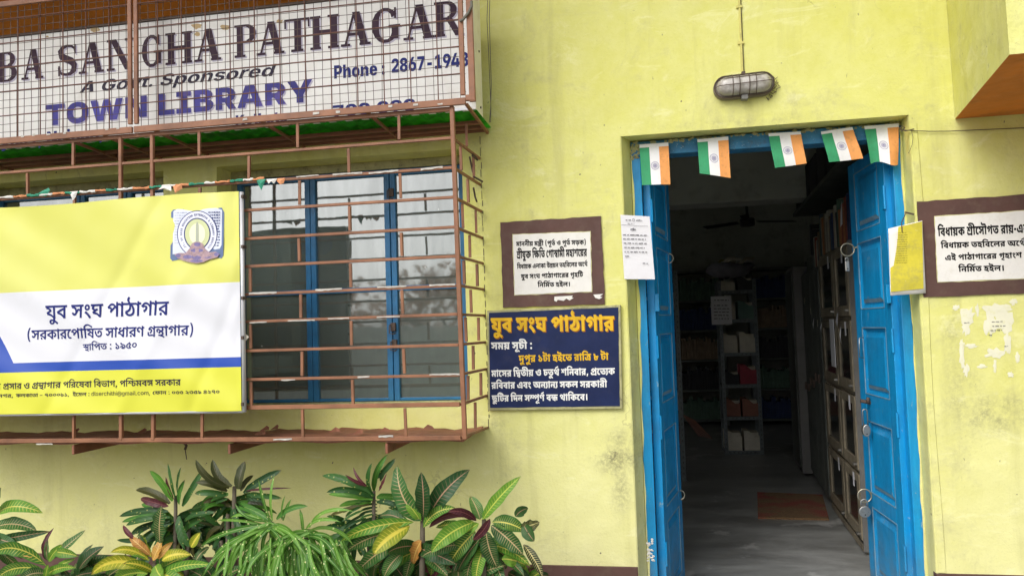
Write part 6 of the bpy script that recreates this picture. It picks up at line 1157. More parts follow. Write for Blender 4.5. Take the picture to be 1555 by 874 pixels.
# ------------------------------------------------------------------ padlocks
def padlock(name, label, c, w, h, th, round_body, mat, shackle):
    t = thing(name, label, 'padlock', c, 'padlocks hanging on the open right door leaf')
    c = Vector(c)
    m_ = MB()
    if round_body:
        n = 24
        m_.prism([(c.x + math.cos(2 * math.pi * k / n) * w / 2, c.z + math.sin(2 * math.pi * k / n) * h / 2) for k in range(n)], c.y - th / 2, c.y + th / 2)
    else:
        m_.box(c.x - w / 2, c.x + w / 2, c.y - th / 2, c.y + th / 2, c.z - h / 2, c.z + h / 2)
    obj('lock_body', m_, mat, t, bevel=.003)
    m_ = MB()
    a_, top_ = w * .28, h * .5
    pts = [c + Vector((-a_, 0, top_ - .004)), c + Vector((-a_, 0, top_ + shackle * .5))]
    for k in range(1, 8):
        an = math.pi * k / 8
        pts.append(c + Vector((-a_ * math.cos(an), 0, top_ + shackle * .5 + a_ * math.sin(an))))
    pts += [c + Vector((a_, 0, top_ + shackle * .5)), c + Vector((a_, 0, top_ - .004))]
    m_.tube(pts, .0032, 7)
    obj('shackle', m_, M['steel'], t, smooth=True)
    m_ = MB(); m_.tube([c + Vector((0, -th / 2 - .001, -h * .25)), c + Vector((0, -th / 2 + .002, -h * .25))], .0035, 8)
    obj('keyhole', m_, M['black'], t)
    return t
padlock('padlock', 'small silver box padlock hanging from the upper ring of the right door', at(1286.5, 404, .55), .020, .050, .014, False, M['steel'], .022)
padlock('padlock', 'round steel padlock hanging from the lower ring of the right door', at(1313, 776, .53), .056, .054, .02, True, M['steel'], .028)
padlock('padlock', 'dark round padlock dangling from the bolt in the middle of the right door', at(1315, 653, .49), .036, .058, .03, True, M['steel'], .12)
# ------------------------------------------------------------------ projecting window grille
CY = -.40
grl = thing('window_grille', 'brown painted box grille of staggered bars over the library windows', 'grille', (-1.9, CY, -.46))
GX0, GX1 = -3.45, -.765
zr = [.906] + [at(688, y, CY).z for y in (209.5, 254.3, 299.6, 345, 388.5, 433, 477.5, 523.2, 569, 614.3)] + [-.425]
bw = .011
me_cache = {}
def xat(x, y): return at(x, y, CY).x
rr = random.Random(3)
for i, z in enumerate(zr):
    m_ = MB().beam((GX0, CY, z), (GX1, CY, z + (rr.random() - .5) * .004), bw, .012 if i not in (0, 10, 11) else .018)
    obj('rail', m_, M['brown'], grl, bevel=.0015)
    m_ = MB().beam((GX1, CY + bw / 2 + .001, z), (-.742, .01, z - (.012 if i == 11 else 0)), .011, .011)
    if i > 0: obj('side_rail', m_, M['brown'], grl, bevel=.0015)
# staggered short bars of the front
even = [xat(x, 200) for x in (302, 452.5, 606)]
odd = [xat(x, 240) for x in (377.5, 529)]
stp = (even[2] - even[0]) / 2
evl = [xat(112, 205)]; evl.append(evl[0] - stp)
odl = [xat(42, 275)]; odl.append(odl[0] - stp)
bar_me = None
def bar(x, y, z0, z1, nm='bar'):
    h = z1 - z0 - .008
    k = round(h, 3)
    if k not in me_cache:
        me_cache[k] = mesh_of('bar', MB().box(-.0055, .0055, -.0052, .0052, 0, h), M['brown'])
    inst(nm, me_cache[k], grl, (x + rr.uniform(-.0025, .0025), y, z0 + .004), rot=(0, rr.uniform(-.022, .022), rr.uniform(-.2, .2)))
for i in range(len(zr) - 1):
    zb_, zt_ = zr[i + 1] + .006, zr[i] - .006
    for x in ((even + evl) if i % 2 == 0 else (odd + odl)):
        bar(x, CY, zb_, zt_)
    for f in ((.5,) if i % 2 == 0 else (.27, .75)):
        bar(GX1 + (-.742 - GX1) * f, CY * (1 - f), zb_, zt_, 'side_bar')
for x in (xat(183, 250), xat(231, 250)):
    obj('post', MB().beam((x - .002, CY, -.425), (x + .002, CY, .906), .016), M['brown'], grl, bevel=.002)
obj('post', MB().beam((-.748, CY - .002, -.43), (-.763, CY - .002, .915), .018, up=(0, 1, 0)), M['brown'], grl, bevel=.002)
# bottom tray, warped
m_ = MB()
nx, ny = 60, 4
rr = random.Random(9)
for j in range(ny + 1):
    for i in range(nx + 1):
        x = GX0 + (GX1 + .005 - GX0) * i / nx
        y = CY + .012 + (-.006 - CY - .012) * j / ny
        z = -.436 + .004 * math.sin(i * .9 + j) + (rr.random() * .008 if j in (1, 2, 4) else 0) - .006 * j / ny
        if j == 4: z += .006 * max(0, math.sin(i * 1.7)) ** 3
        m_.v.append((x, y, z)); m_.uv.append((0, 0))
for j in range(ny):
    for i in range(nx):
        a_ = j * (nx + 1) + i
        m_.f.append((a_, a_ + 1, a_ + nx + 2, a_ + nx + 1)); m_.m.append(0)
o_ = obj('tray', m_, M['tray'], grl); sl = o_.modifiers.new('thick', 'SOLIDIFY'); sl.thickness = .005
m_ = MB()
for k in range(9):
    x = rr.uniform(GX0 + .3, GX1 - .1); y = rr.uniform(-.3, -.08); s_ = rr.uniform(.015, .03)
    z = -.423
    m_.add([(x - s_, y, z), (x + s_, y + .01, z + .002), (x + s_ * .3, y + .04, z + .012), (x - s_ * .5, y + .05, z + .018), (x, y + .03, z + rr.uniform(.003, .009))], [(0, 1, 4), (1, 2, 4), (2, 3, 4), (3, 0, 4)])
obj('peeling_flakes', m_, M['tray'], grl, kind='stuff')
for x in (at(107.6, 680, CY).x, at(345, 680, CY).x, at(584, 672, CY).x):
    obj('bracket', MB().box(x, x + .012, CY + .004, -.004, -.487, -.446), M['tray'], grl, bevel=.002)
obj('bracket', MB().box(-3.3, -3.288, CY + .004, -.004, -.487, -.446), M['tray'], grl, bevel=.002)
# mortar line where the side bars enter the wall, cement smears
m_ = MB()
z = -.44
while z < .9:
    h = rr.uniform(.01, .05)
    x = -.737 + rr.uniform(-.002, .002)
    m_.box(x, x + rr.uniform(.0015, .003), -.003, .002, z, z + h)
    z += h + rr.uniform(.004, .03)
obj('rusty_edge', m_, M['iron'], grl, kind='stuff')
# rusty wire tangles at the upper corner
m_ = MB()
for (a_, b_) in (((716, 232), (724, 240)), ((717, 236), (725, 243)), ((713, 238), (718, 262)), ((719, 268), (733, 276)), ((719, 285), (722, 300)), ((722, 300), (724, 306))):
    m_.tube([at(*a_, -.13), at(*b_, -.09)], .0045, 5)
obj('binding_wire', m_, M['iron'], grl)
M['scrapc'] = paint('weathered_scrap', (.58, .55, .50), .8, .2, (.3, .2, .15), .6, sc=30)
def residue(x0, y0, x1, y1, h, nm='paper_scrap', Y=CY - .008, mat='scrapc'):
    h *= .62
    m_ = MB()
    n = max(3, int(abs(x1 - x0) / 5))
    top, bot = [], []
    for k in range(n + 1):
        t_ = k / n
        p = at(x0 + (x1 - x0) * t_, y0 + (y1 - y0) * t_, Y)
        top.append(p + Vector((0, -.001, rr.uniform(0, .001))))
        bot.append(p - Vector((0, .0005, h * rr.uniform(.7, 1.2) / 388)))
    m_.add(top + bot, [(n + 1 + k, n + 2 + k, k + 1, k) for k in range(n)])
    o = obj(nm, m_, M[mat], grl)
    s_ = o.modifiers.new('thick', 'SOLIDIFY'); s_.thickness = .0012
for a_ in ((505, 264, 550, 261, 4), (560, 262, 605, 257.5, 4), (639, 256, 672, 252, 5), (378, 444, 420, 442.5, 5), (479, 439, 519, 437, 5), (573, 435, 617, 433.5, 4), (652, 432, 691, 430.5, 4),
           (652, 567.5, 698, 566.5, 4), (543, 571, 561, 570.5, 4), (427, 576, 448, 575.5, 3), (379, 489, 405, 488, 3), (437, 486, 478, 485, 3), (498, 483, 530, 482, 3), (572, 480.5, 607, 479.5, 3),
           (450, 268, 484, 265, 3), (575, 661, 597, 660, 5), (415, 666, 443, 665, 4), (55, 673, 80, 673, 3)):
    residue(*a_)

# ------------------------------------------------------------------ signboard above the windows
SY = -.30
sg = thing('signboard', 'white library signboard with plum and violet English lettering behind wire mesh', 'signboard', (-1.9, SY, .925))
SX0, SX1, SZ0, SZ1 = -3.75, -.690, .928, 1.458
m_ = MB(); m_.box(SX0, SX1, SY, SY + .03, SZ0, SZ1)
obj('board', m_, M['sign_white'], sg, bevel=.002)
m_ = MB(); m_.box(SX1 + .002, SX1 + .006, SY - .004, -.17, SZ0 - .004, SZ1 + .02); m_.box(SX1 - .012, SX1 + .002, SY - .004, SY - .001, SZ0 - .004, SZ1 + .02)
obj('side_panel', m_, M['white'], sg, bevel=.001)
m_ = MB(); m_.box(SX0, SX1 - .014, SY - .004, SY - .001, SZ0 - .004, SZ0 + .008)
obj('bottom_trim', m_, M['alu'], sg)
m_ = MB(); m_.box(SX0, SX1 + .004, SY - .006, SY + .1, SZ1 + .001, SZ1 + .012)
obj('top_edge', m_, M['iron'], sg)
for y in (75, 161):
    p = at(733, y, -.24)
    m_ = MB().tube([(SX1 + .006, -.22, p.z), (SX1 + .010, -.22, p.z)], .005, 8)
    obj('bolt', m_, M['black'], sg)
# main line, letter by letter
Yt = SY - .0012
base = lambda x: 125.2 - .1032 * x
m1s = MB()
for c, x0, x1 in (('B', -6, 28), ('A', 32, 66), ('S', 85, 119), ('A', 119, 158), ('N', 161, 203), ('G', 214, 247), ('H', 250, 293), ('A', 294, 336), ('P', 355, 392), ('A', 389, 432), ('T', 431, 472), ('H', 470, 516), ('A', 517, 563), ('G', 563, 609), ('A', 612, 660), ('R', 659, 703)):
    hp = 45 + .012 * x0
    obj('letter', px_text(MB(), 'S' + c, x0, base(x0), x1, base(x1), hp, Yt), M['ink_plum'], sg)
    px_text(m1s, 'S' + c, x0 + 2.2, base(x0) + 2, x1 + 2.2, base(x1 + 2) + 2, hp, Yt + .0006)
for c, x0, x1 in (('Y', -110, -75), ('U', -72, -32)):
    obj('letter', px_text(MB(), 'S' + c, x0, base(x0), x1, base(x1), 44, Yt), M['ink_plum'], sg)
obj('lettering_shadow', m1s, M['ink_lilac'], sg, kind='stuff')
m_ = MB(); px_text(m_, 'l2', 119.5, 141.6, 415, 115.2, 17, Yt, shear=.3)
obj('lettering', m_, M['ink_dark'], sg)
m_ = MB(); px_text(m_, 'l1', 67.5, 191.5, 476, 154, 31.5, Yt)
obj('lettering', m_, M['ink_violet'], sg)
m_ = MB(); px_text(m_, 'l1', 69.5, 193.5, 478, 156, 31.5, Yt + .0006)
obj('lettering_shadow', m_, M['ink_lilac'], sg)
for r_ in (('l3', 506.5, 119.8, 585, 113.2, 20), ('l4', 594, 110.8, 712, 100.2, 21), ('l5', 504, 178, 632, 167.3, 17.5), ('l6', 357, 190, 455, 181.5, 14.5), ('l7', 1, 224.6, 157, 210.6, 18)):
    obj('lettering', px_text(MB(), *r_, Yt), M['ink_navy'], sg)
rr = random.Random(12)
m_ = MB()
for (x, y, s_) in ((145, 45, 8), (300, 40, 9), (342, 42, 8), (300, 52, 6), (425, 33, 6), (72, 56, 3)):
    vs = [at(x + s_ * rr.uniform(.5, 1.3) * math.cos(k * .7), y + s_ * .6 * rr.uniform(.5, 1.2) * math.sin(k * .7), SY - .0008) for k in range(9)]
    m_.add(vs, [tuple(reversed(range(9)))])
obj('rust_stain', m_, paint('tan_stain', (.50, .36, .18), .7, .2, (.7, .65, .5), .5, sc=30), sg)

# ------------------------------------------------------------------ mesh cage before the signboard
MY = -.42
sc_ = thing('mesh_guard', 'brown framed wire mesh guard standing in front of the signboard', 'guard', (-1.9, MY, .92))
M['rod'] = paint('rusty_rod', (.15, .065, .045), .7, .35, sc=30)
def frame_leaf(x0, x1, z0, z1, slant=0):
    w = .02
    for (p, q) in (((x0, z0), (x1, z0)), ((x0, z1), (x1, z1))):
        obj('frame_bar', MB().beam((p[0], MY, p[1] - (.012 if p[1] == z0 else 0)), (q[0], MY, q[1] - (.012 if p[1] == z0 else 0)), .012, .028 if p[1] == z0 else .026), M['brown'], sc_, bevel=.002)
    for x in (x0 + .011, x1 - .011):
        obj('frame_bar', MB().box(x - .010 - 0, x + .010, MY - .006, MY + .006, z0 + .013, z1 - .013), M['brown'], sc_, bevel=.002)
    n = round((x1 - x0) / .112)
    for k in range(1, n):
        x = x0 + (x1 - x0) * k / n
        obj('rod', MB().tube([(x, MY + .002, z0), (x, MY + .002, z1)], .0026, 6), M['rod'], sc_)
    k = 1
    while z0 + .112 * k < z1 - .03:
        z = z0 + .112 * k - .01
        obj('rod', MB().tube([(x0, MY - .003, z), (x1, MY - .003, z)], .0026, 6), M['rod'], sc_)
        k += 1
    m_ = MB()
    rr_ = random.Random(int(x0 * 100))
    x = x0 + .03
    while x < x1 - .015:
        pts = [(x + rr_.uniform(-.002, .002), MY + .006 + rr_.uniform(-.002, .002), z0 + (z1 - z0) * t / 5) for t in range(6)]
        m_.tube(pts, .0013, 4)
        x += .037
    z = z0 + .03
    while z < z1 - .01:
        nn = int((x1 - x0) / .08)
        pts = [(x0 + (x1 - x0) * t / nn, MY + .008, z + rr_.uniform(-.0015, .0015)) for t in range(nn + 1)]
        m_.tube(pts, .0013, 4)
        z += .037
    obj('wire_mesh', m_, M['iron'], sc_, kind='stuff')
mtop = 1.56
frame_leaf(-3.6, xat(207, 150) - .004, .938, mtop)
frame_leaf(xat(207, 150) + .004, -.700, .938, mtop)
obj('outer_post', MB().beam((-.672, MY, .921), (-.676, MY, mtop + .02), .026, .014, up=(0, 1, 0)), M['brown'], sc_, bevel=.002)
obj('outer_rail', MB().box(-.700, -.660, MY - .008, MY + .008, .926, .950), M['brown'], sc_, bevel=.002)
for x in (-3.2, -2.55, xat(160, 215), xat(238, 205), xat(400, 190), xat(560, 180), -.70):
    obj('stay', MB().beam((x, MY + .01, .915), (x + .0, -.004, .90), .012), M['brown'], sc_, bevel=.001)
m_ = MB()
pp = [at(698, 32, MY - .012), at(703, 30, MY - .014), at(711, 20, MY - .014), at(716, 10, MY - .01), at(716, 2, MY - .008)]
m_.tube(pp, .006, 6)
obj('binding_strap', m_, M['rubber'], sc_)
residue_par = grl
def scrap2(x, y, w, h):
    p = at(x, y, MY - .009)
    jx = lambda: rr.uniform(-.0022, .0022)
    vs = [Vector((p.x + a_ * w / 800 + jx(), MY - .0085 - abs(jx()) * .3, p.z + b_ * h / 860 + jx() * .6)) for a_, b_ in ((-1, -1), (0, -1.1), (1, -.8), (1, 1), (.2, .9), (-.9, 1))]
    obj('paper_scrap', MB().add(vs, [(0, 1, 2, 3, 4, 5)]), M['scrapc'], sc_)
for a_ in ((34, 207, 7, 3), (51, 205, 6, 4), (73, 204, 8, 3), (98, 202, 6, 3), (162, 196, 6, 3), (179, 195, 6, 3), (480, 172, 12, 4), (513, 170, 8, 4), (592, 161, 7, 4), (631, 159, 8, 4), (668, 158, 8, 3), (372, 181, 8, 4)):
    scrap2(*a_)
# torn black thread caught in the mesh
m_ = MB(); m_.tube([at(545, 121, MY - .006), at(549, 110, MY - .006), at(556, 100, MY - .005), at(560, 104, MY - .005), at(553, 112, MY - .006), at(555, 124, MY - .006)], .0012, 4)
obj('torn_thread', m_, M['iron'], sc_)

# ------------------------------------------------------------------ green sheet under the signboard
aw = thing('awning', 'green corrugated fibreglass sheet fixed under the signboard above the windows', 'awning', (-1.9, -.15, .93))
m_ = MB()
nx = 260
for i in range(nx + 1):
    x = -3.7 + (3.7 - .683) * i / nx
    z = .927 + .006 * math.sin(x * 2 * math.pi / .075)
    for y in (-.296, -.002):
        m_.v.append((x, y, z)); m_.uv.append((0, 0))
for i in range(nx):
    m_.f.append((2 * i, 2 * i + 1, 2 * i + 3, 2 * i + 2)); m_.m.append(0)
obj('sheet', m_, M['green'], aw)
for y in (-.15, -.07, -.02):
    obj('batten', MB().box(-3.7, -.70, y - .014, y + .014, .903, .918), M['tray'], aw, bevel=.002)

# ------------------------------------------------------------------ banner
BY = -.43
bn = thing('banner', 'yellow and white printed library banner with blue Bengali lettering tied to the grille', 'banner', (-2.3, BY, -.31))
BX0, BX1 = -3.9, at(364, 450, BY).x + .0015
BZ0, BZ1 = -.303, at(364, 290, BY).z
def wave(x, z):
    a_ = (x * .55 + z * .9)
    w = .0016 * math.sin(a_ * 31 + 1.3 * math.sin(z * 3)) * (.4 + .6 * math.sin(x * 3.1 + 1) ** 2)
    w += .003 * math.sin(a_ * 13 + 2)
    w += .0025 * math.sin(x * 4.2) * math.sin(z * 5 + 1)
    d = ((x - BX1) + (z - BZ1) * 0)            # pull lines into the top right corner
    w += .004 * math.exp(-((x - BX1) * -1 + (BZ1 - z) * .55 - .12) ** 2 / .0012) * math.exp(-(BZ1 - z) * 3.5)
    w += .003 * math.exp(-((x + 2.32) - (z - .2) * .62) ** 2 / .0016)
    w += -.003 * math.exp(-((x + 2.05) - (z - .1) * .55) ** 2 / .0022)
    w += .0028 * math.exp(-((x + 1.80) - (z) * .45) ** 2 / .0010)
    return w * 1.7
EMC = at(299, 357, BY)
def wy(x, z):
    d2 = ((x - EMC.x) ** 2 + (z - EMC.z) ** 2) / .19 ** 2
    return wave(x, z) * min(1, (BX1 - x) / .02) * (1 - math.exp(-d2 ** 2 * 2.2))
m_ = MB()
nx, nz = 190, 76
for j in range(nz + 1):
    for i in range(nx + 1):
        x = BX0 + (BX1 - BX0) * i / nx; z = BZ0 + (BZ1 - BZ0) * j / nz
        z2 = z + (.006 * math.sin(x * 5.5) if j == nz else 0)
        m_.v.append((x, BY + wy(x, z), z2)); m_.uv.append((0, 0))
for j in range(nz):
    for i in range(nx):
        a_ = j * (nx + 1) + i
        m_.f.append((a_, a_ + 1, a_ + nx + 2, a_ + nx + 1)); m_.m.append(0)
obj('cloth', m_, M['banner'], bn, smooth=True)
o_ = obj('frame_tube', MB().tube([(BX1 + .010, BY + .006, BZ0 - .006), (BX1 + .010, BY + .006, BZ1 - .004)], .009, 10), M['alu'], bn, smooth=True)
obj('frame_tube', MB().tube([(BX0, BY + .008, BZ0 - .004), (BX1, BY + .008, BZ0 - .004)], .006, 8), M['alu'], bn, smooth=True)
for y in (298, 374, 452, 512, 613):
    p = at(367, y, BY - .006)
    obj('tie', MB().box(p.x - .002, p.x + .008, BY - .009, BY + .02, p.z - .008, p.z + .006), M['iron'], bn)
m_ = MB(); p = at(373, 514, BY); m_.add([at(370, 504, BY + .01), at(378, 511, BY + .012), at(371, 520, BY + .01)], [(0, 2, 1)])
obj('torn_corner', m_, M['cream'], bn)
BT = BY - .0012
for k, x0, y0, x1, y1, h in (('b1', 69.5, 484, 256.5, 478, 20), ('b2', 38, 515.7, 295, 508.3, 14.2), ('b3', 123.7, 532, 209.9, 528.2, 9.5)):
    obj('lettering', px_text(MB(), k, x0, y0, x1, y1, h, BT, disp=wy), M['ink_navy'], bn)
for k, x0, y0, x1, y1, h in (('b4', 5.2, 590.6, 276, 584.4, 8.8), ('b4a', -53, 591.8, 1.5, 590.7, 8.8), ('b5a', -2, 603.2, 20.8, 602.8, 5), ('b5b', 25, 602.6, 105, 601.2, 5), ('b5c', 109.5, 601.2, 135, 600.8, 5.2), ('b5e', 231, 598.7, 334.5, 596.8, 5.2)):
    obj('lettering', px_text(MB(), k, x0, y0, x1, y1, h, BT, disp=wy), M['ink_dark'], bn)
obj('lettering', px_text(MB(), 'b5d', 137, 600.6, 227.5, 599, 6.2, BT, disp=wy), M['ink_dark'], bn)
# emblem: open book, ring, candle and lotus base
def epoly(mb_, pts, y):
    vs = []
    for x, z in pts:
        p = at(x, z, y); vs.append(p + Vector((0, wy(p.x, p.z), 0)))
    c = sum(vs, Vector()) / len(vs)
    vs.append(c); n = len(pts)
    mb_.add(vs, [((k + 1) % n, k, n) for k in range(n)])
def ell(cx, cy, rx, ry, n=40): return [(cx + rx * math.cos(2 * math.pi * k / n), cy + ry * math.sin(2 * math.pi * k / n)) for k in range(n)]
em = MB(); epoly(em, [(259, 322), (262, 318), (336, 315), (339.5, 322), (339.5, 388), (337, 392), (300, 388), (262, 396), (259, 392)], BT - .0004)
e0 = obj('emblem', em, paint('emblem_blue', (.10, .16, .32), .5, .1, dirt_amt=0), bn)
pg = MB()
epoly(pg, [(262.5, 320.5), (268, 317), (276, 317.5), (284, 319), (298.5, 321.5), (298.5, 390), (288, 384.5), (276, 384), (268, 385.5), (262.5, 386)], BT - .0010)
epoly(pg, [(298.5, 321.5), (308, 317.5), (318, 316), (328, 315.5), (336.5, 318.5), (336.5, 382), (326, 382), (314, 383.5), (298.5, 390)], BT - .0010)
obj('page', pg, paint('emblem_page', (.70, .74, .86), .5, .05, dirt_amt=0), e0)
ln = MB()
rr = random.Random(8)
for k in range(15):
    y = 322 + k * 4.2
    for x0, x1 in ((265, 284 - min(k, 4) * 3 + max(0, k - 11) * 3), (316 + min(k, 4) * 2.5, 334)):
        x = x0
        while x < x1 - 1:
            w = rr.uniform(1.5, 4)
            p, q_ = at(x, y + (300 - x) * .02, BT - .0016), at(min(x + w, x1), y + .9, BT - .0016)
            ln.add([p, Vector((q_.x, p.y, p.z)), Vector((q_.x, p.y, q_.z)), Vector((p.x, p.y, q_.z))], [(0, 3, 2, 1)])
            x += w + 1
obj('page_print', ln, M['ink_navy'], e0)
ECX, ECY = 299.5, 355
for nm, rx, ry, y, mt in (('ring_edge', 30.5, 35.5, 0.0022, M['ink_navy']), ('ring', 29.4, 34.3, 0.0028, paint('emblem_ring', (.74, .76, .88), .5, .03, dirt_amt=0)), ('ring_edge', 20.2, 24.3, 0.0034, M['ink_navy']), ('disc', 18.6, 22.6, 0.0040, paint('emblem_disc', (.62, .66, .36), .5, .1, dirt_amt=0)), ('glow_disc', 12, 16, 0.0046, paint('emblem_glow', (.86, .87, .62), .5, .05, dirt_amt=0))):
    e_ = MB(); epoly(e_, ell(ECX, ECY, rx, ry), BT - y); obj(nm, e_, mt, e0)
e_ = MB(); epoly(e_, [(297.3, 341), (299.5, 336), (301.5, 341), (302, 376), (297, 376)], BT - .0052); obj('candle', e_, paint('emblem_candle', (.42, .45, .36), .5, .05, dirt_amt=0), e0)
lo, lo2 = MB(), MB()
epoly(lo, [(265, 386), (272, 384), (282, 384), (288, 377), (291, 370), (296, 367), (303, 367), (308, 370), (311, 377), (318, 383), (328, 382), (334, 386), (330, 391), (318, 394), (310, 398), (299, 400), (288, 398), (280, 396), (270, 392)], BT - .0058)
for cx, cy, rx, ry in ((299.5, 371, 5, 3), (299, 380, 10, 3), (285, 390, 7, 3), (315, 389, 7, 3), (299, 390, 8, 4), (271, 388, 4, 3), (329, 386, 4, 3), (299, 396, 10, 2)):
    epoly(lo2, ell(cx, cy, rx, ry, 9), BT - .0064)
obj('lotus', lo, paint('emblem_mauve', (.42, .28, .30), .5, .3, (.12, .10, .30), .9, sc=90), e0)
obj('lotus_petal', lo2, paint('emblem_purple', (.18, .15, .36), .5, .3, (.45, .3, .28), .5, sc=90), e0)
rt = MB()
s_txt = "DEPT. OF MASS EDUCATION EXTENSION & LIBRARY SERVICES"
for i, c in enumerate(s_txt):
    if c == ' ': continue
    th_ = rad(232 - (232 + 52) * i / (len(s_txt) - 1))
    px, py = ECX + 23.2 * math.cos(th_), ECY - 27.8 * math.sin(th_)
    p = at(px, py, BT - .0034)
    rx = Vector((math.sin(th_), 0, -math.cos(th_))); uz = Vector((math.cos(th_), 0, math.sin(th_)))
    text_mb(rt, 'e' + c, p - rx * .0034, p + rx * .0034 * .9, .0085, up=uz)
obj('ring_lettering', rt, M['ink_navy'], e0)

# ------------------------------------------------------------------ rolled paper bunting on the grille
bu = thing('paper_bunting', 'twisted string of torn orange, white and green paper flags along the top grille rail', 'bunting', (-2.3, CY, .6))
path = [(-60, 306), (0, 300), (60, 291), (130, 285), (160, 280), (210, 276), (240, 269), (260, 268), (290, 286 - 18), (345, 273 - 1), (378, 271), (432, 269)]
path = [(-60, 305), (0, 300), (40, 297), (75, 294), (130, 291), (160, 288), (200, 287), (245, 285.5), (262, 284), (300, 281), (340, 278), (375, 275)]
# measured heights at these columns
ym = lambda x: 300 - x * .068 if x < 230 else 284.4 - (x - 230) * .078
cols = [paint('paper_green', (.03, .28, .17), .7, .2, sc=20), M['paper_white'], paint('paper_orange', (.72, .30, .13), .7, .1, sc=20)]
rr = random.Random(21)
x = -80; k = 0
while x < 385:
    w = rr.uniform(15, 26)
    n = 5
    pts = [at(x + w * t / n, ym(x + w * t / n) + rr.uniform(-.8, .8), CY - .012) for t in range(n + 1)]
    obj('paper_twist', MB().tube(pts, [rr.uniform(.0028, .0068) for _ in pts], 6), cols[k % 3], bu)
    x += w; k += 1
def shred(pts, mi, nm='torn_flag'):
    m_ = MB(); vs = [at(x_, y_, CY - .014 - .004 * (i % 2)) for i, (x_, y_) in enumerate(pts)]
    m_.add(vs + [sum(vs, Vector()) / len(vs) + Vector((0, -.004, 0))], [(i, (i + 1) % len(vs), len(vs)) for i in range(len(vs))])
    obj(nm, m_, cols[mi], bu)
shred([(54, 296), (62, 291), (74, 285), (76, 289), (70, 298)], 0)
shred([(106, 291), (118, 290), (115, 299), (111, 304), (107, 296)], 1)
shred([(240, 288), (248, 281), (260, 283), (260, 290), (246, 286)], 1)
shred([(262, 281), (276, 279), (277, 286), (266, 293)], 2)
shred([(389, 272), (404, 272), (400, 281), (397, 289), (392, 280)], 0)
shred([(404, 272), (421, 271), (416, 279), (412, 275), (408, 279)], 1)
shred([(420, 271), (433, 270), (431, 278), (426, 280), (421, 276)], 2)

# ------------------------------------------------------------------ painted plaques, tin sign
def quad(mb_, c, Y, th, mi=0):
    """slab whose front face has these four photo corners (TL, TR, BR, BL), th thick"""
    p = [at(x, y, Y) for x, y in c]
    a_ = [p[3], p[2], p[1], p[0]]
    mb_.hexa([Vector((v.x, Y - th, v.z)) for v in a_], [Vector((v.x, Y + .01, v.z)) for v in a_], mi)
def ragged(mb_, c, Y, amp, n=14, seed=1, inward=0):
    """flat painted field with slightly uneven edge"""
    r_ = random.Random(seed)
    pts = []
    for i in range(4):
        a_, b_ = c[i], c[(i + 1) % 4]
        for k in range(n):
            t_ = k / n
            pts.append((a_[0] + (b_[0] - a_[0]) * t_ + (r_.uniform(-amp, amp) if k else 0), a_[1] + (b_[1] - a_[1]) * t_ + (r_.uniform(-amp, amp) if k else 0)))
    vs = [at(x, y, Y) for x, y in pts]
    m = len(vs)
    front = [Vector((v.x, Y, v.z)) for v in vs]; back = [Vector((v.x, .004, v.z)) for v in vs]
    mb_.add(front + back, [tuple(reversed(range(m)))] + [(i, (i + 1) % m, m + (i + 1) % m, m + i) for i in range(m)])
def plaque(label, outer, inner, rows, loc, mark):
    t = thing('painted_plaque', label, 'plaque', loc)
    m_ = MB(); ragged(m_, outer, -.008, .7, seed=mark)
    obj('border', m_, M['maroon'], t)
    m_ = MB(); ragged(m_, [(inner[0][0] - 1, inner[0][1] - 1), (inner[1][0] + 1, inner[1][1] - 1), (inner[2][0] + 1, inner[2][1] + 1), (inner[3][0] - 1, inner[3][1] + 1)], -.0095, .6, seed=mark + 5)
    obj('field_edge', m_, paint('aged_cream_edge', (.62, .58, .30), .8, .2, (.2, .15, .08), .5, sc=20), t)
    m_ = MB(); ragged(m_, inner, -.011, .5, seed=mark + 9)
    obj('field', m_, M['paper_white'], t)
    for r_ in rows: obj('lettering', px_text(MB(), *r_[:6], -.0118), M['ink_black'], t)
    return t
pl1 = plaque('square maroon bordered white painted plaque with five Bengali lines above the navy sign', [(759.6, 337.5), (912.6, 327.9), (918.5, 461.5), (763.8, 467)], [(779, 356.3), (896, 351.7), (898.3, 442.5), (781.7, 447.5)],
    [('p1', 784, 373.7, 890.5, 371, 6.7), ('p2', 784.8, 392.3, 891.5, 388.7, 11), ('p3', 785.2, 408, 892.3, 404, 6.6), ('p4', 791.2, 423, 885.5, 420, 6.6), ('p5', 816.5, 435.6, 866.3, 434.5, 6.6)], (at(838, 462, 0)), 1)
for pts in ([(842, 450), (855, 449.5), (870, 448.5), (868, 451), (871, 452), (865, 456), (860, 453), (856, 456.5), (847, 455), (845, 458), (841.5, 456)], [(901, 447), (916, 446), (911, 450), (915, 451), (910, 454), (904, 452)]):
    vs = [at(x, y, -.0105) for x, y in pts]
    m_ = MB().add(vs, [tuple(reversed(range(len(vs))))])
    o_ = obj('paper_scrap', m_, M['paper_white'], pl1)
pl2 = plaque('wide maroon bordered white painted plaque with four Bengali lines right of the door', [(1392.6, 306), (1598, 292.5), (1606, 443), (1402.8, 451.3)], [(1419.6, 329), (1575, 319), (1578, 421.5), (1424.6, 427.8)],
    [('q1', 1424.6, 358.6, 1562, 353.0, 12.6), ('q2', 1429, 376.8, 1558, 373, 8.3), ('q3', 1435, 395.2, 1552, 391, 7.8), ('p5', 1455.7, 412.6, 1525.7, 411, 8.3)], (at(1490, 448, 0)), 2)
ns = thing('tin_sign', 'navy blue tin sign with yellow and white Bengali opening hours beside the grille', 'sign', at(840, 622, -.02))
oc = [(740.5, 471.5), (942.5, 462.5), (945.5, 620), (742, 622.5)]
m_ = MB(); quad(m_, oc, -.008, .012); obj('sign_frame', m_, M['sign_edge'], ns, bevel=.002)
ic = [(742.5, 474.6), (938.8, 466.2), (941.3, 616.2), (744.2, 618.7)]
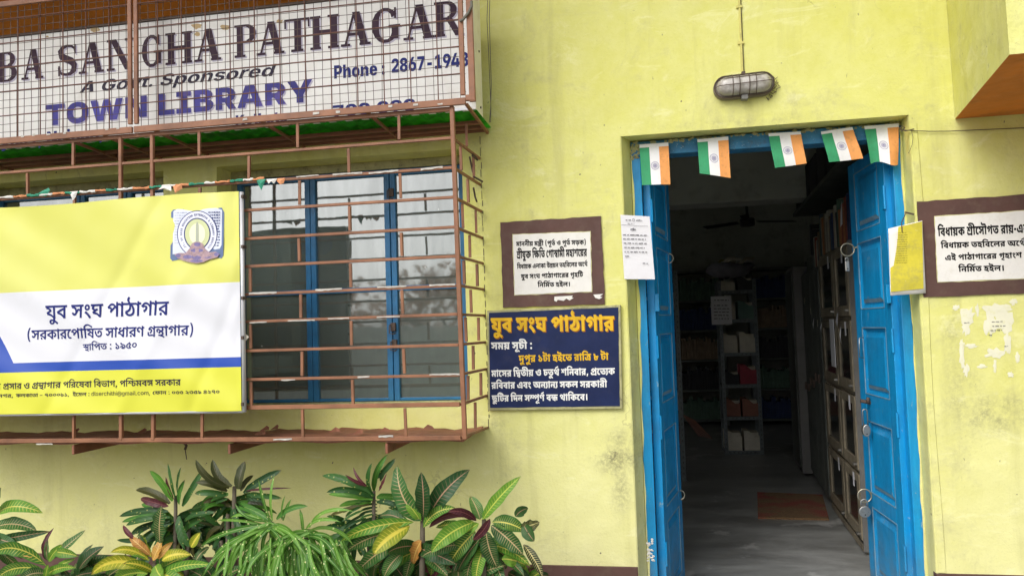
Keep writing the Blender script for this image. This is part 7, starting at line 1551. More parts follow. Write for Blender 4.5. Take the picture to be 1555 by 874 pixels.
m_ = MB(); ragged(m_, ic, -.0215, .35, seed=33); obj('field', m_, M['navy'], ns)
YN = -.0224
m_ = MB(); px_text(m_, 't1', 747.3, 505.6, 934.5, 503, 21.5, YN + .0004); obj('lettering_shadow', m_, paint('lettering_orange_shadow', (.35, .13, .02), .5, .2, dirt_amt=0), ns)
for r_ in (('t1', 746, 504, 933.2, 501.6, 21.5), ('t3', 788, 549.5, 924.2, 546.2, 10.2)): obj('lettering', px_text(MB(), *r_, YN), M['ink_yellow'], ns)
for r_ in (('t2', 746, 530.2, 809, 529.3, 10.6), ('t4', 746.4, 571.7, 933.8, 568.2, 9.8), ('t5', 746.4, 589.7, 922, 587.4, 9.6), ('t6', 747, 609.2, 893, 607.2, 9.4)): obj('lettering', px_text(MB(), *r_, YN), M['ink_white'], ns)

# ------------------------------------------------------------------ notices
def sheet_from(c, Y, n=(6, 10), curl=.0, bulge=.004):
    """paper sheet between four photo corners (TL, TR, BR, BL) with a soft curl"""
    p = [at(x, y, Y) for x, y in c]
    m_ = MB()
    for j in range(n[1] + 1):
        v = j / n[1]
        for i in range(n[0] + 1):
            u = i / n[0]
            a_ = p[0].lerp(p[1], u); b_ = p[3].lerp(p[2], u)
            q_ = a_.lerp(b_, v)
            y = -curl * (v ** 3) * (u * .8 + .2) - bulge * math.sin(u * math.pi) * math.sin(v * 2.6)
            m_.v.append((q_.x, q_.y + y, q_.z)); m_.uv.append((u, v))
    for j in range(n[1]):
        for i in range(n[0]):
            a_ = j * (n[0] + 1) + i
            m_.f.append((a_, a_ + n[0] + 1, a_ + n[0] + 2, a_ + 1)); m_.m.append(0)
    return m_
def scribble(mb_, x0, y0, x1, y1, h, Y, seed, gap=1.6):
    r_ = random.Random(seed); x = x0
    while x < x1 - 1:
        w = min(r_.uniform(2.2, 6.5), x1 - x); yy = y0 + (y1 - y0) * (x - x0) / (x1 - x0)
        a_, b_ = at(x, yy, Y), at(x + w, yy + h * .28, Y)
        mb_.add([(a_.x, Y, a_.z), (a_.x, Y, b_.z), (b_.x, Y, b_.z), (b_.x, Y, a_.z)], [(0, 1, 2, 3)])
        k = x + .5
        while k < x + w:
            c_, d_ = at(k, yy, Y), at(k + .55, yy + h * r_.uniform(.7, 1), Y)
            mb_.add([(c_.x, Y, c_.z), (c_.x, Y, d_.z), (d_.x, Y, d_.z), (d_.x, Y, c_.z)], [(0, 1, 2, 3)])
            k += r_.uniform(1.1, 1.7)
        x += w + gap
nt = thing('paper_notice', 'white printed paper notice taped to the left edge of the doorway', 'notice', at(966, 425, -.01))
m_ = sheet_from([(942, 326), (986.5, 328.5), (994.5, 424), (948, 423.5)], -.008, curl=.003, bulge=.002)
o_ = obj('sheet', m_, M['paper'], nt); o_.modifiers.new('s', 'SOLIDIFY').thickness = .0008
m_ = MB(); YP = -.0135
scribble(m_, 950, 333.5, 958, 333.5, 2, YP, 1); scribble(m_, 966, 334, 975, 334.4, 2, YP, 2); scribble(m_, 953, 339, 963, 339.3, 1.2, YP, 3)
a_, b_ = at(943.5, 341, YP), at(984, 343.2, YP); m_.add([a_, a_ - Vector((0, 0, .0012)), b_ - Vector((0, 0, .0012)), b_], [(0, 1, 2, 3)])
for i, (x0, y0, x1) in enumerate(((946, 356, 982), (946, 362, 981), (947, 368.5, 982), (948, 375, 979), (948, 381.5, 984), (949, 388.5, 957), (976, 399, 984))):
    scribble(m_, x0, y0, x1, y0 + .8, 2, YP - .0004 * i, 10 + i)
px_text(m_, 'n1', 957, 350, 965.5, 350.4, 3, YP)
for k in range(10):
    t_ = 2 * math.pi * k / 10; c_ = at(961.8 + 1.6 * math.cos(t_), 333.8 + 2 * math.sin(t_), YP)
    m_.box(c_.x - .001, c_.x + .001, YP, YP + .0003, c_.z - .001, c_.z + .001)
obj('print', m_, M['ink_dark'], nt)
yn = thing('hanging_card', 'worn yellow backed card hanging from a nail on the right door frame', 'notice', at(1378, 448, -.02))
m_ = sheet_from([(1349, 347), (1400.5, 334.8), (1406, 445), (1352, 448.5)], -.02, bulge=.006)
o_ = obj('backing', m_, M['paper_white'], yn, smooth=True); o_.modifiers.new('s', 'SOLIDIFY').thickness = .002
pc = paint('yellow_card', (.66, .57, .045), .6, .25, (.32, .28, .10), .75, (.70, .66, .42), .66, sc=9)
m_ = MB()
ragged_pts = [(1364, 344.5), (1400.3, 336), (1402.5, 438), (1353, 443), (1352, 407), (1357, 403), (1361, 380), (1363, 362)]
vs = [at(x, y, -.0275) for x, y in ragged_pts]; cc = at(1384, 392, -.0278)
m_.add(vs + [cc], [((k + 1) % 8, k, 8) for k in range(8)])
obj('yellow_face', m_, pc, yn)
m_ = MB()
for k in range(14): scribble(m_, 1362 - (k > 8) * 2 + (k < 3) * 2, 353 + k * 3.5, 1378, 352.6 + k * 3.5, 1.2, -.0285, 50 + k, gap=.8)
obj('print', m_, paint('faint_print', (.30, .26, .05), .6, .1, dirt_amt=0), yn)
m_ = MB(); m_.tube([at(1370, 352, -.03), at(1369, 338, -.03), at(1375, 325, -.02), at(1377, 323, .0)], .002, 5)
m_.tube([at(1374, 322, .0), at(1388, 325.5, -.01)], .0035, 6)
obj('nail_and_string', m_, M['iron'], yn)
# scraped remains of posters on the wall
tp = thing('poster_remains', 'torn white poster remains stuck on the yellow wall below the right plaque', 'poster', at(1500, 570, 0))
rr = random.Random(77)
for (cx, cy, rx, ry) in ((1451, 467, 5, 5), (1470, 480, 10, 13), (1467, 496, 5, 12), (1515, 470, 20, 8), (1522, 488, 14, 16), (1503, 492, 8, 16), (1530, 520, 5, 18), (1510, 536, 12, 7), (1475, 525, 9, 3), (1461, 540, 3.5, 20), (1467, 562, 4, 8), (1492, 556, 7, 3), (1511, 556, 3, 8), (1535, 568, 4, 4), (1461, 522, 3, 4), (1538, 458, 5, 5), (1545, 540, 3, 9), (1484, 470, 3, 10)):
    n = 18; vs = []; rx *= 1.3; ry *= 1.25
    for k in range(n):
        t_ = 2 * math.pi * k / n; r_ = rr.uniform(.5, 1.15)
        vs.append(at(cx + rx * r_ * math.cos(t_), cy + ry * r_ * math.sin(t_), -.0012 - rr.random() * .0003))
    vs.append(at(cx, cy, -.0022))
    m_ = MB().add(vs, [((k + 1) % n, k, n) for k in range(n)])
    obj('paper_scrap', m_, M['scrap'] if 'scrap' in M else M.setdefault('scrap', paint('thin_scraped_paper', (.78, .76, .58), .85, .06, (.68, .66, .30), 1.0, sc=12)), tp)
m_ = MB()
for i, a_ in enumerate(((1464, 489.5, 1472), (1506, 488, 1523), (1507, 494.5, 1527), (1504, 501, 1522), (1501, 508, 1507), (1525, 525, 1531))): scribble(m_, a_[0], a_[1], a_[2], a_[1] - .6, 1.6, -.0030 - .0001 * i, 80 + i)
obj('print', m_, M['ink_dark'], tp)

# ------------------------------------------------------------------ flags over the door
fl_g = paint('flag_green', (.035, .30, .13), .75, .08, sc=20); fl_w = paint('flag_white', (.80, .79, .80), .75, .04, dirt_amt=.1, sc=20); fl_o = paint('flag_saffron', (.80, .34, .10), .75, .08, sc=20)
fl_n = paint('flag_wheel', (.36, .34, .48), .75, .08, dirt_amt=0)
flags = [([(971, 222), (1015, 219), (1018, 281), (975, 282)], 'paper Indian flag nearest the left jamb, hanging straight over the door corner'),
         ([(1059, 214), (1106, 210), (1109, 271), (1062, 265)], 'second paper Indian flag from the left, with a slanting lower edge'),
         ([(1167, 205), (1216, 202), (1225, 248), (1176, 256)], 'third and middle paper Indian flag over the doorway'),
         ([(1247, 202), (1295, 195), (1310, 241), (1258, 247)], 'fourth paper Indian flag, leaning to the right over the door'),
         ([(1313, 194), (1365, 190), (1362, 250), (1322, 249)], 'crumpled paper Indian flag at the right end of the door head')]
for fi, (c, lb) in enumerate(flags):
    t = thing('paper_flag', lb, 'flag', at(c[0][0] + 22, c[0][1], .06), 'paper flags glued along the door head')
    Y0 = .072
    P4 = [at(x, y, Y0) for x, y in c]
    amp = .016 if fi == 4 else .008
    def surf(u, v, d=0.0):
        q_ = P4[0].lerp(P4[1], u).lerp(P4[3].lerp(P4[2], u), v)
        y = -v * (.012 + .006 * math.sin(fi * 2.1)) - amp * v * math.sin(u * (5.5 if fi == 4 else 3) + fi) - .002 * math.sin(v * 7 + fi)
        return Vector((q_.x, q_.y + y - d, q_.z + (.010 * math.sin(u * 6) * v if fi == 4 else 0)))
    for nm, u0, u1, mt in (('green_stripe', 0, 1 / 3, fl_g), ('white_stripe', 1 / 3, 2 / 3, fl_w), ('saffron_stripe', 2 / 3, 1, fl_o)):
        m_ = MB(); nu, nv = 4, 12
        v0 = .045
        for j in range(nv + 1):
            for i in range(nu + 1):
                m_.v.append(tuple(surf(u0 + (u1 - u0) * i / nu, v0 + (1 - v0) * j / nv))); m_.uv.append((0, 0))
        for j in range(nv):
            for i in range(nu):
                a_ = j * (nu + 1) + i; m_.f.append((a_, a_ + nu + 1, a_ + nu + 2, a_ + 1)); m_.m.append(0)
        obj(nm, m_, mt, t, smooth=True)
    m_ = MB(); vs = [surf(u, v) for v in (-.045, .045) for u in (0, .33, .66, 1)]
    m_.add(vs, [(0, 4, 5, 1), (1, 5, 6, 2), (2, 6, 7, 3)]); obj('glued_tab', m_, fl_w, t)
    m_ = MB()
    W_ = (P4[1] - P4[0]).length; H_ = (P4[3] - P4[0]).length
    cr = .0185
    def P_(r_, t_): return surf(.5 + r_ * math.cos(t_) / W_, .52 + r_ * math.sin(t_) / H_, .0012)
    for (r0, r1) in ((cr * .90, cr), (cr * .42, cr * .50), (0.0005, cr * .2)):
        n = 28
        vs = [P_(r0, 2 * math.pi * k / n) for k in range(n)] + [P_(r1, 2 * math.pi * k / n) for k in range(n)]
        m_.add(vs, [(k, (k + 1) % n, n + (k + 1) % n, n + k) for k in range(n)])
    for k in range(24):
        t_ = 2 * math.pi * k / 24
        m_.add([P_(cr * .2, t_ - .12), P_(cr * .2, t_ + .12), P_(cr * .9, t_ + .012), P_(cr * .9, t_ - .012)], [(0, 1, 2, 3)])
    obj('wheel', m_, fl_n, t)

# ------------------------------------------------------------------ bulkhead lamp, conduit, cables
lc = at(1130, 129, -.035)
lp = thing('bulkhead_lamp', 'dusty oval bulkhead lamp with wire guard on the yellow wall above the door', 'wall lamp', (lc.x, 0, lc.z - .06))
lx, lz, tl = lc.x, lc.z, rad(2)
def stad(hw, r, n=12):
    pts = []
    for k in range(n + 1):
        t_ = -math.pi / 2 + math.pi * k / n; pts.append((hw + r * math.cos(t_), r * math.sin(t_)))
    for k in range(n + 1):
        t_ = math.pi / 2 + math.pi * k / n; pts.append((-hw + r * math.cos(t_), r * math.sin(t_)))
    ct, st_ = math.cos(tl), math.sin(tl)
    return [(lx + x * ct - z * st_, lz + x * st_ + z * ct) for x, z in pts]
def loft(rings, mb_=None, cap=True):
    mb_ = mb_ or MB(); n = len(rings[0][0]); base_ = len(mb_.v)
    for pts, y in rings:
        for x, z in pts: mb_.v.append((x, y, z)); mb_.uv.append((0, 0))
    for j in range(len(rings) - 1):
        for k in range(n):
            a_ = base_ + j * n; mb_.f.append((a_ + k, a_ + (k + 1) % n, a_ + n + (k + 1) % n, a_ + n + k)); mb_.m.append(0)
    if cap:
        mb_.f.append(tuple(base_ + (len(rings) - 1) * n + k for k in range(n))); mb_.m.append(0)
    return mb_
obj('base', loft([(stad(.077, .050), -.001), (stad(.077, .050), -.022), (stad(.076, .046), -.030)]), paint('lamp_casting', (.20, .17, .14), .6, .3, sc=20), lp)
obj('glass_cover', loft([(stad(.074, .040), -.030), (stad(.074, .040), -.042), (stad(.072, .034), -.058), (stad(.068, .024), -.068), (stad(.06, .012), -.072)]), M['lamp_glass'], lp, smooth=True)
m_ = MB()
m_.tube([(x, -.034, z) for x, z in stad(.077, .047)], .0028, 5, closed=True)
for u in (-.05, -.022, .018, .046):
    pts = []
    for k in range(9):
        t_ = math.pi * k / 8; pts.append((lx + u, -.034 - .046 * math.sin(t_), lz + .047 * math.cos(t_)))
    m_.tube(pts, .0018, 5)
for v in (.028, -.004):
    pts = []
    for k in range(13):
        t_ = math.pi * k / 12; hw = .122 if abs(v) < .01 else .105
        pts.append((lx - hw * math.cos(t_), -.034 - (.044 if abs(v) < .01 else .034) * min(1, math.sin(t_) * 2.4), lz + v - tl * hw * math.cos(t_)))
    m_.tube(pts, .0018, 5)
obj('wire_guard', m_, M['iron'], lp)
obj('clasp', MB().box(lx - .014, lx + .014, -.045, -.012, lz - .064, lz - .044), M['greysteel'], lp, bevel=.003)
obj('clasp', MB().box(lx - .008, lx + .008, -.036, -.008, lz + .046, lz + .060), M['iron'], lp, bevel=.003)
m_ = MB()
for k in range(40):
    t_ = rr.uniform(-1.3, .5); r_ = rr.uniform(.05, .066); c_ = Vector((lx + .077 + r_ * math.cos(t_), -.004, lz + r_ * math.sin(t_)))
    m_.tube([c_, c_ + Vector((rr.uniform(-.012, .012), -.004, rr.uniform(-.012, .012)))], .0012, 4)
obj('cobweb_dirt', m_, M['iron'], lp, kind='stuff')
cd = thing('cable_conduit', 'yellow painted cable strip running up the wall from the lamp', 'cable', (lx, 0, lz + .06))
xt = at(1124, 0, -.004)
obj('strip', MB().beam((lx - .001, -.004, lz + .058), (xt.x - .001, -.004, 2.4), .0085, .009, up=(0, 1, 0)), M['conduit'], cd, bevel=.001)
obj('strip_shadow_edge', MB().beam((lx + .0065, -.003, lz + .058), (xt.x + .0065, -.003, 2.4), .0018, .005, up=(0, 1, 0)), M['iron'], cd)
for z in (1.2, 1.36): obj('saddle', MB().box(lx - .014, lx + .012, -.010, .0, z, z + .012), M['conduit'], cd, bevel=.001)
wr = thing('wire', 'thin black wire running from the door corner to the right along the wall', 'wire', at(1372, 197, -.006))
m_ = MB()
m_.tube([at(x, y, -.010) for x, y in ((1366, 196), (1372, 197.5), (1385, 198.5), (1410, 199.5), (1440, 199.3), (1480, 197.5), (1520, 195.8), (1560, 194), (1640, 190))], .0018, 5)
obj('strand', m_, M['iron'], wr)
m_ = MB()
m_.tube([at(x, y, -.012) for x, y in ((1384, 198.5), (1386.5, 208), (1385, 220), (1381, 230), (1379, 233))], .0010, 4)
m_.tube([at(x, y, -.014) for x, y in ((1366, 193), (1369, 200), (1374, 194), (1371, 191), (1367, 196), (1375, 199), (1388, 196))], .0022, 5)
obj('loose_end', m_, M['iron'], wr)
hc = thing('hanging_cable', 'thin pale cables hanging down the wall beside the signboard', 'cable', at(741, 188, -.1))
for xs in ((741, 739.5, 742, 744, 745.5, 745), (744, 743, 744.5, 746, 745, 743)):
    m_ = MB(); m_.tube([at(x, y, -.09) for x, y in zip(xs, (-10, 30, 80, 130, 165, 186))], .0018, 5); obj('cable', m_, M['rubber'], hc)
hk = thing('rusty_hook', 'small rusty hook with string hanging below the grille tray', 'hook', at(281, 690, -.2))
m_ = MB(); m_.tube([at(280, 672, -.2), at(283, 676, -.2), at(281, 682, -.2)], .006, 6); m_.tube([at(281, 680, -.2), at(283.5, 697, -.2)], .0022, 5)
obj('hook', m_, M['iron'], hk)
# ================================================================== INSIDE THE ROOM
A0 = Vector((1.108, 1.155, 0)); AU = Vector((.074, 1.213, 0)).normalized(); AN = Vector((AU.y, -AU.x, 0))   # bookcase front line and inward normal
def fr(u, n, z): return A0 + AU * u + AN * n + Vector((0, 0, z))
def fbox(mb_, u0, u1, n0, n1, z0, z1):
    a_ = [fr(u1, n0, z0), fr(u0, n0, z0), fr(u0, n0, z1), fr(u1, n0, z1)]
    b_ = [fr(u1, n1, z0), fr(u0, n1, z0), fr(u0, n1, z1), fr(u1, n1, z1)]
    return mb_.hexa([a_[0], a_[1], a_[2], a_[3]], [b_[0], b_[1], b_[2], b_[3]])
bc = thing('glass_bookcase', 'old brown wooden bookcase with eight small glazed doors behind the right door leaf', 'bookcase', fr(.4, .15, FZ))
zl = [.423, .002, -.422, -.856, -1.24]
uw = 1.10
m_ = MB()
fbox(m_, 0, .025, .002, .33, zl[-1] - .02, .44)
fbox(m_, uw - .025, uw, .002, .33, zl[-1] - .02, .44)
for z in zl: fbox(m_, .025, uw - .025, .006, .32, z - .012, z + .012)
fbox(m_, .025, uw - .025, .30, .325, zl[-1], .44)
us = .50
fbox(m_, us - .012, us + .012, .004, .3, zl[-1], .42)
obj('carcass', m_, M['wood'], bc, bevel=.002)
m_ = MB(); fbox(m_, -.012, -.001, -.01, .34, FZ + .02, .44); obj('end_panel', m_, M['greysteel'], bc, bevel=.002)
for u in (.02, us, uw - .04):
    m_ = MB(); fbox(m_, u, u + .03, .01, .05, FZ, zl[-1] - .018); obj('foot', m_, M['wood'], bc)
m_ = MB(); fbox(m_, .03, uw, -.004, .003, zl[-1] - .05, zl[-1] - .016); obj('plinth_rail', m_, M['wood'], bc, bevel=.001)
for r_ in range(4):
    z1, z0 = zl[r_] - .014, zl[r_ + 1] + .014
    for c_ in range(2):
        u0, u1 = (.028, us - .014) if c_ == 0 else (us + .014, uw - .028)
        s_ = .065
        m_ = MB()
        fbox(m_, u0, u0 + s_, -.012, .004, z0, z1); fbox(m_, u1 - s_, u1, -.012, .004, z0, z1)
        fbox(m_, u0 + s_, u1 - s_, -.011, .003, z0, z0 + .06); fbox(m_, u0 + s_, u1 - s_, -.011, .003, z1 - .045, z1)
        d_ = obj('door', m_, M['wood'], bc, bevel=.0015)
        m_ = MB(); fbox(m_, u0 + s_, u1 - s_, -.003, -.001, z0 + .06, z1 - .045); obj('pane', m_, M['glass_dark'], d_)
        m_ = MB(); fbox(m_, u0 + .02, u0 + .05, -.03, -.012, z0 + .025, z0 + .037); obj('latch', m_, M['steel'], d_)
        m_ = MB(); fbox(m_, u0 + .12, u0 + .16, -.0140, -.0125, z1 - .085, z1 - .005); obj('label_slip', m_, M['paper'], d_)
m_ = MB(); fbox(m_, .53, .68, -.020, -.0165, -.30, .0)
nt2 = obj('paper_list', m_, M['paper'], None); tag(nt2, 'long white paper list hanging on the glazed bookcase door', 'paper')
rr = random.Random(5)
for (u_, z_, w_, h_, n_) in ((.30, .04, .07, .10, 'crumpled white paper stuck at the top corner of the bookcase door nearest the room door'), (.22, -.03, .03, .12, 'narrow red and white slip hanging on the nearer bookcase column'), (.95, -.02, .05, .07, 'small white paper tucked beside the far bookcase column'), (1.30, .02, .05, .10, 'white paper stuck on the first grey green cupboard')):
    vs = [fr(u_ + w_ * a_, -.022 - .012 * c_, z_ - h_ * b_) for a_, b_, c_ in ((0, 0, .3), (1, .1, 0), (.9, .6, .8), (.55, 1, .3), (.1, .85, 1))]
    tag(obj('paper_slip', MB().add(vs + [sum(vs, Vector()) / 5 - AN * .008], [(i, (i + 1) % 5, 5) for i in range(5)]), M['paper']), n_, 'paper')
# darker steel cupboards further in
cb = thing('steel_cupboard', 'tall dark green grey steel cupboards standing next to the glazed bookcase', 'cupboard', fr(1.2, .2, FZ))
for k, (u0, u1) in enumerate(((1.12, 1.44), (1.46, 1.80), (1.82, 2.18))):
    m_ = MB(); fbox(m_, u0, u1, .0 + .01 * k, .40, FZ + .03, .38 + .1 * (k == 1)); obj('body', m_, M['wood_dark'], cb, bevel=.004)
    um = (u0 + u1) / 2
    for (a_, b_) in ((u0 + .01, um - .004), (um + .004, u1 - .01)):
        m_ = MB(); fbox(m_, a_, b_, -.012 + .01 * k, -.001 + .01 * k, FZ + .08, .36); d_ = obj('door', m_, M['wood_dark'], cb, bevel=.002)
        m_ = MB(); fbox(m_, b_ - .03, b_ - .015, -.03 + .01 * k, -.013 + .01 * k, -.45 - .06 * k, -.39 - .06 * k); obj('handle', m_, M['iron'], d_)
    m_ = MB(); fbox(m_, um - .05 + .04 * k, um - .035 + .04 * k, -.0145 + .01 * k, -.013 + .01 * k, -.05 + .09 * k, .0 + .09 * k); obj('label_slip', m_, M['cream'], cb)
cb2 = thing('steel_cupboard', 'grey steel cupboard standing forward, deepest in the row along the right side', 'cupboard', fr(2.4, .1, FZ))
m_ = MB(); fbox(m_, 2.2, 2.75, -.055, .35, FZ + .03, .45); obj('body', m_, M['greysteel'], cb2, bevel=.004)
m_ = MB(); fbox(m_, 2.23, 2.72, -.067, -.056, FZ + .08, .42); obj('door', m_, M['wood_dark'], cb2, bevel=.002)
# books on top of the bookcase and cupboards
cols_b = [((.42, .33, .22), 'tan'), ((.32, .08, .05), 'red brown'), ((.06, .10, .16), 'slate blue'), ((.45, .18, .07), 'rust orange'), ((.04, .04, .045), 'black'), ((.5, .46, .38), 'cream'), ((.10, .17, .12), 'dark green'), ((.28, .20, .13), 'brown'), ((.03, .05, .14), 'navy'), ((.35, .30, .26), 'grey')]
bm = [paint('cloth_' + n.replace(' ', '_'), c, .75, .3, sc=12) for c, n in cols_b]
u = .03; k = 0
ordn = ['first', 'second', 'third', 'fourth', 'fifth', 'sixth', 'seventh', 'eighth', 'ninth', 'tenth', 'eleventh', 'twelfth', 'thirteenth', 'fourteenth', 'fifteenth', 'sixteenth', 'seventeenth', 'eighteenth', 'nineteenth', 'twentieth', 'twenty-first', 'twenty-second', 'twenty-third', 'twenty-fourth', 'twenty-fifth', 'twenty-sixth', 'twenty-seventh', 'twenty-eighth']
while u < 1.55 and k < len(ordn):
    w = rr.uniform(.028, .062); h = rr.uniform(.20, .29) * (1 if u < 1.1 else .85); dp = rr.uniform(.15, .2); ci = rr.randrange(len(cols_b))
    ln_ = rr.uniform(-.02, .02)
    z0 = .441 if u < 1.1 else .385 if u < 1.44 else .485
    if u < 1.46 and u + w > 1.44: u = 1.465; z0 = .485
    if u < 1.12 and u + w > 1.10: u = 1.122; z0 = .385
    t = thing('book', f'{cols_b[ci][1]} book standing {ordn[k]} from the door in the row on top of the bookcase', 'book', fr(u, .02, z0), 'books standing on top of the bookcase and cupboards')
    m_ = MB()
    a_ = [fr(u + w, .01, z0), fr(u, .01, z0), fr(u + ln_, .01, z0 + h), fr(u + w + ln_, .01, z0 + h)]
    b_ = [v + AN * dp for v in a_]
    m_.hexa(a_, b_)
    obj('cover', m_, bm[ci], t, bevel=.002)
    m_ = MB()
    s1 = .004
    a2 = [fr(u + w - s1, .02, z0 + .003), fr(u + s1, .02, z0 + .003), fr(u + s1 + ln_, .02, z0 + h + .002), fr(u + w - s1 + ln_, .02, z0 + h + .002)]
    m_.hexa(a2, [v + AN * (dp - .012) for v in a2]); obj('pages', m_, M['cream'], t)
    u += w + rr.uniform(.002, .012); k += 1
# dark overhead shelf with bundles above the bookcases
osf = thing('overhead_shelf', 'dark loaded overhead shelf along the right wall above the books', 'shelf', fr(1.0, .2, .95))
m_ = MB(); fbox(m_, -.4, 2.6, .02, .6, .92, .95); obj('board', m_, M['wood_dark'], osf)
for k in range(7):
    u0 = -.35 + k * .42
    m_ = MB(); fbox(m_, u0, u0 + .36, .04, .5, .952, .952 + rr.uniform(.22, .42)); obj('bundle', m_, M['black'], osf, bevel=.02)
tag(obj('paper_slip', MB().add([fr(.05, -.03, .52), fr(.02, -.03, .60), fr(-.04, -.03, .66), fr(-.02, -.03, .53)], [(0, 1, 2, 3)]), M['paper']), 'loose white paper slip poking out above the books', 'paper')

# slotted angle rack in the middle with boxes of periodicals
def rack(label, x0, x1, y0, dpt, levels, ztop, seed, parts=True):
    t = thing('slotted_angle_rack', label, 'rack', ((x0 + x1) / 2, y0 + dpt / 2, FZ))
    for x in (x0, x1):
        for y in (y0, y0 + dpt):
            sx = 1 if x == x0 else -1
            m_ = MB(); m_.box(min(x, x + sx * .035), max(x, x + sx * .035), y, y + .003, FZ, ztop); m_.box(min(x, x + sx * .003), max(x, x + sx * .003), y + .003, y + .035, FZ, ztop)
            up = obj('upright', m_, M['rack'], t)
            if y == y0:
                h_ = MB(); z = FZ + .05
                while z < ztop - .03:
                    h_.box(x + sx * .014, x + sx * .020, y - .0012, y - .0004, z, z + .018); z += .045
                for q_ in range(len(h_.v)): pass
                obj('slots', h_, M['black'], up, kind='stuff')
    for z in levels:
        m_ = MB(); m_.box(x0 + .004, x1 - .004, y0 + .006, y0 + dpt, z - .03, z - .005); m_.box(x0 + .002, x1 - .002, y0 - .002, y0 + .003, z - .034, z)
        sh = obj('shelf', m_, M['rack'], t)
        h_ = MB(); x = x0 + .04
        while x < x1 - .05: h_.box(x, x + .016, y0 - .0034, y0 - .0026, z - .020, z - .013); x += .04
        obj('slots', h_, M['black'], sh, kind='stuff')
    return t
RX0, RX1, RY = .665, 1.035, 4.49
lv = [at(1130, y, RY).z for y in (684, 632, 583, 535, 484, 440)]
rack('narrow slotted steel rack full of magazine boxes in the middle of the dark room', RX0, RX1, RY, .3, lv, .42, 1)
def mbox(x0, x1, z0, h, mat, label, y=RY + .02, paper=True):
    t = thing('magazine_box', label, 'box', ((x0 + x1) / 2, y, z0), 'magazine boxes on the narrow steel rack')
    m_ = MB(); xm = (x0 + x1) / 2
    a_ = [(x0, y, z0), (x1, y, z0), (x1, y, z0 + h * .72), (x1 - (x1 - x0) * .3, y, z0 + h * .72), (x0 + (x1 - x0) * .3, y, z0 + h), (x0, y, z0 + h)]
    n = len(a_)
    m_.add(a_ + [(x, y + .22, z) for x, _, z in a_], [tuple(range(n)), tuple(reversed(range(n, 2 * n)))] + [((i + 1) % n, i, i + n, (i + 1) % n + n) for i in range(n)])
    obj('case', m_, mat, t)
    if paper: obj('paper_stack', MB().box(x0 + .01, x1 - .01, y + .02, y + .2, z0 + .02, z0 + h * .9), M['cream'], t)
bx = [(0, .01, .16, .19, 'cream', 'white magazine box on the lowest rack shelf, left'), (0, .19, .15, .19, 'cream', 'white magazine box on the lowest rack shelf, right'),
      (1, .02, .15, .17, 'cardbrown', 'brown box on the second rack shelf, left'), (1, .19, .15, .17, 'cardbrown', 'brown box on the second rack shelf, right'),
      (2, .02, .15, .13, 'black', 'black box on the middle rack shelf'), (2, .18, .16, .19, 'cardred', 'bright red box on the middle rack shelf'),
      (3, .02, .15, .19, 'cream', 'mottled cream box on the fourth rack shelf, left'), (3, .19, .15, .20, 'cream', 'pale box on the fourth rack shelf, right'),
      (4, .08, .08, .18, 'cream', 'thin cream box behind the hanging notice on the fifth rack shelf'), (4, .19, .15, .18, 'cardgreen', 'grey green box on the fifth rack shelf'),
      (5, .02, .15, .10, 'cream', 'low cream box on the top rack shelf'), (5, .20, .14, .13, 'black', 'black file box on the top rack shelf beside the low cream one'), (4, .01, .06, .15, 'cardbrown', 'thin brown file half hidden behind the hanging notice')]
for (l_, dx, w, h, mt, lb) in bx: mbox(RX0 + dx, RX0 + dx + w, lv[l_] + .001, h, M[mt], lb)
m_ = MB(); p = at(1079, 450, RY - .03); q_ = at(1112, 492, RY - .03)
m_.box(p.x, q_.x, RY - .034, RY - .032, q_.z, p.z)
nr = obj('paper_notice', m_, M['paper']); tag(nr, 'white printed notice hanging on the rack inside the dark room', 'notice')
m_ = MB()
for i in range(6): scribble(m_, 1084, 455 + i * 5 + (3 if i else 0), 1107, 455 + i * 5 + (3 if i else 0), 1.8, RY - .035, 90 + i)
obj('print', m_, M['ink_dark'], nr)
# bundle on top of the rack
bg = thing('cloth_bundle', 'open sack of rolled papers and cloth lying on top of the rack', 'bundle', at(1108, 415, RY + .1))
c0 = at(1108, 408, RY + .12)
m_ = MB(); n = 18
prof = [(.05, -.09), (.16, -.07), (.22, -.02), (.235, .03), (.20, .05), (.10, .04)]
for r_, z in prof:
    for k in range(n):
        t_ = 2 * math.pi * k / n; r2 = r_ * (1 + .10 * math.sin(3 * t_ + z * 30) + .04 * math.sin(7 * t_))
        m_.v.append((c0.x + r2 * math.cos(t_), c0.y + r2 * .6 * math.sin(t_), c0.z + z + .012 * math.sin(2 * t_))); m_.uv.append((0, 0))
for j in range(len(prof) - 1):
    for k in range(n): m_.f.append((j * n + k, j * n + (k + 1) % n, (j + 1) * n + (k + 1) % n, (j + 1) * n + k)); m_.m.append(0)
obj('sack', m_, paint('grey_sack', (.22, .21, .24), .85, .3, sc=10), bg, smooth=True)
for k in range(9):
    a_ = c0 + Vector((rr.uniform(-.16, .1), rr.uniform(-.08, .05), .04)); b_ = a_ + Vector((rr.uniform(.05, .18), rr.uniform(-.05, .05), rr.uniform(.02, .09)))
    m_ = MB(); m_.tube([a_, a_.lerp(b_, .5) + Vector((0, 0, .03)), b_], rr.uniform(.006, .016), 6)
    obj('paper_roll', m_, M['cream'] if k % 3 else paint('yellow_roll', (.5, .42, .06), .7, .2), bg, smooth=True)
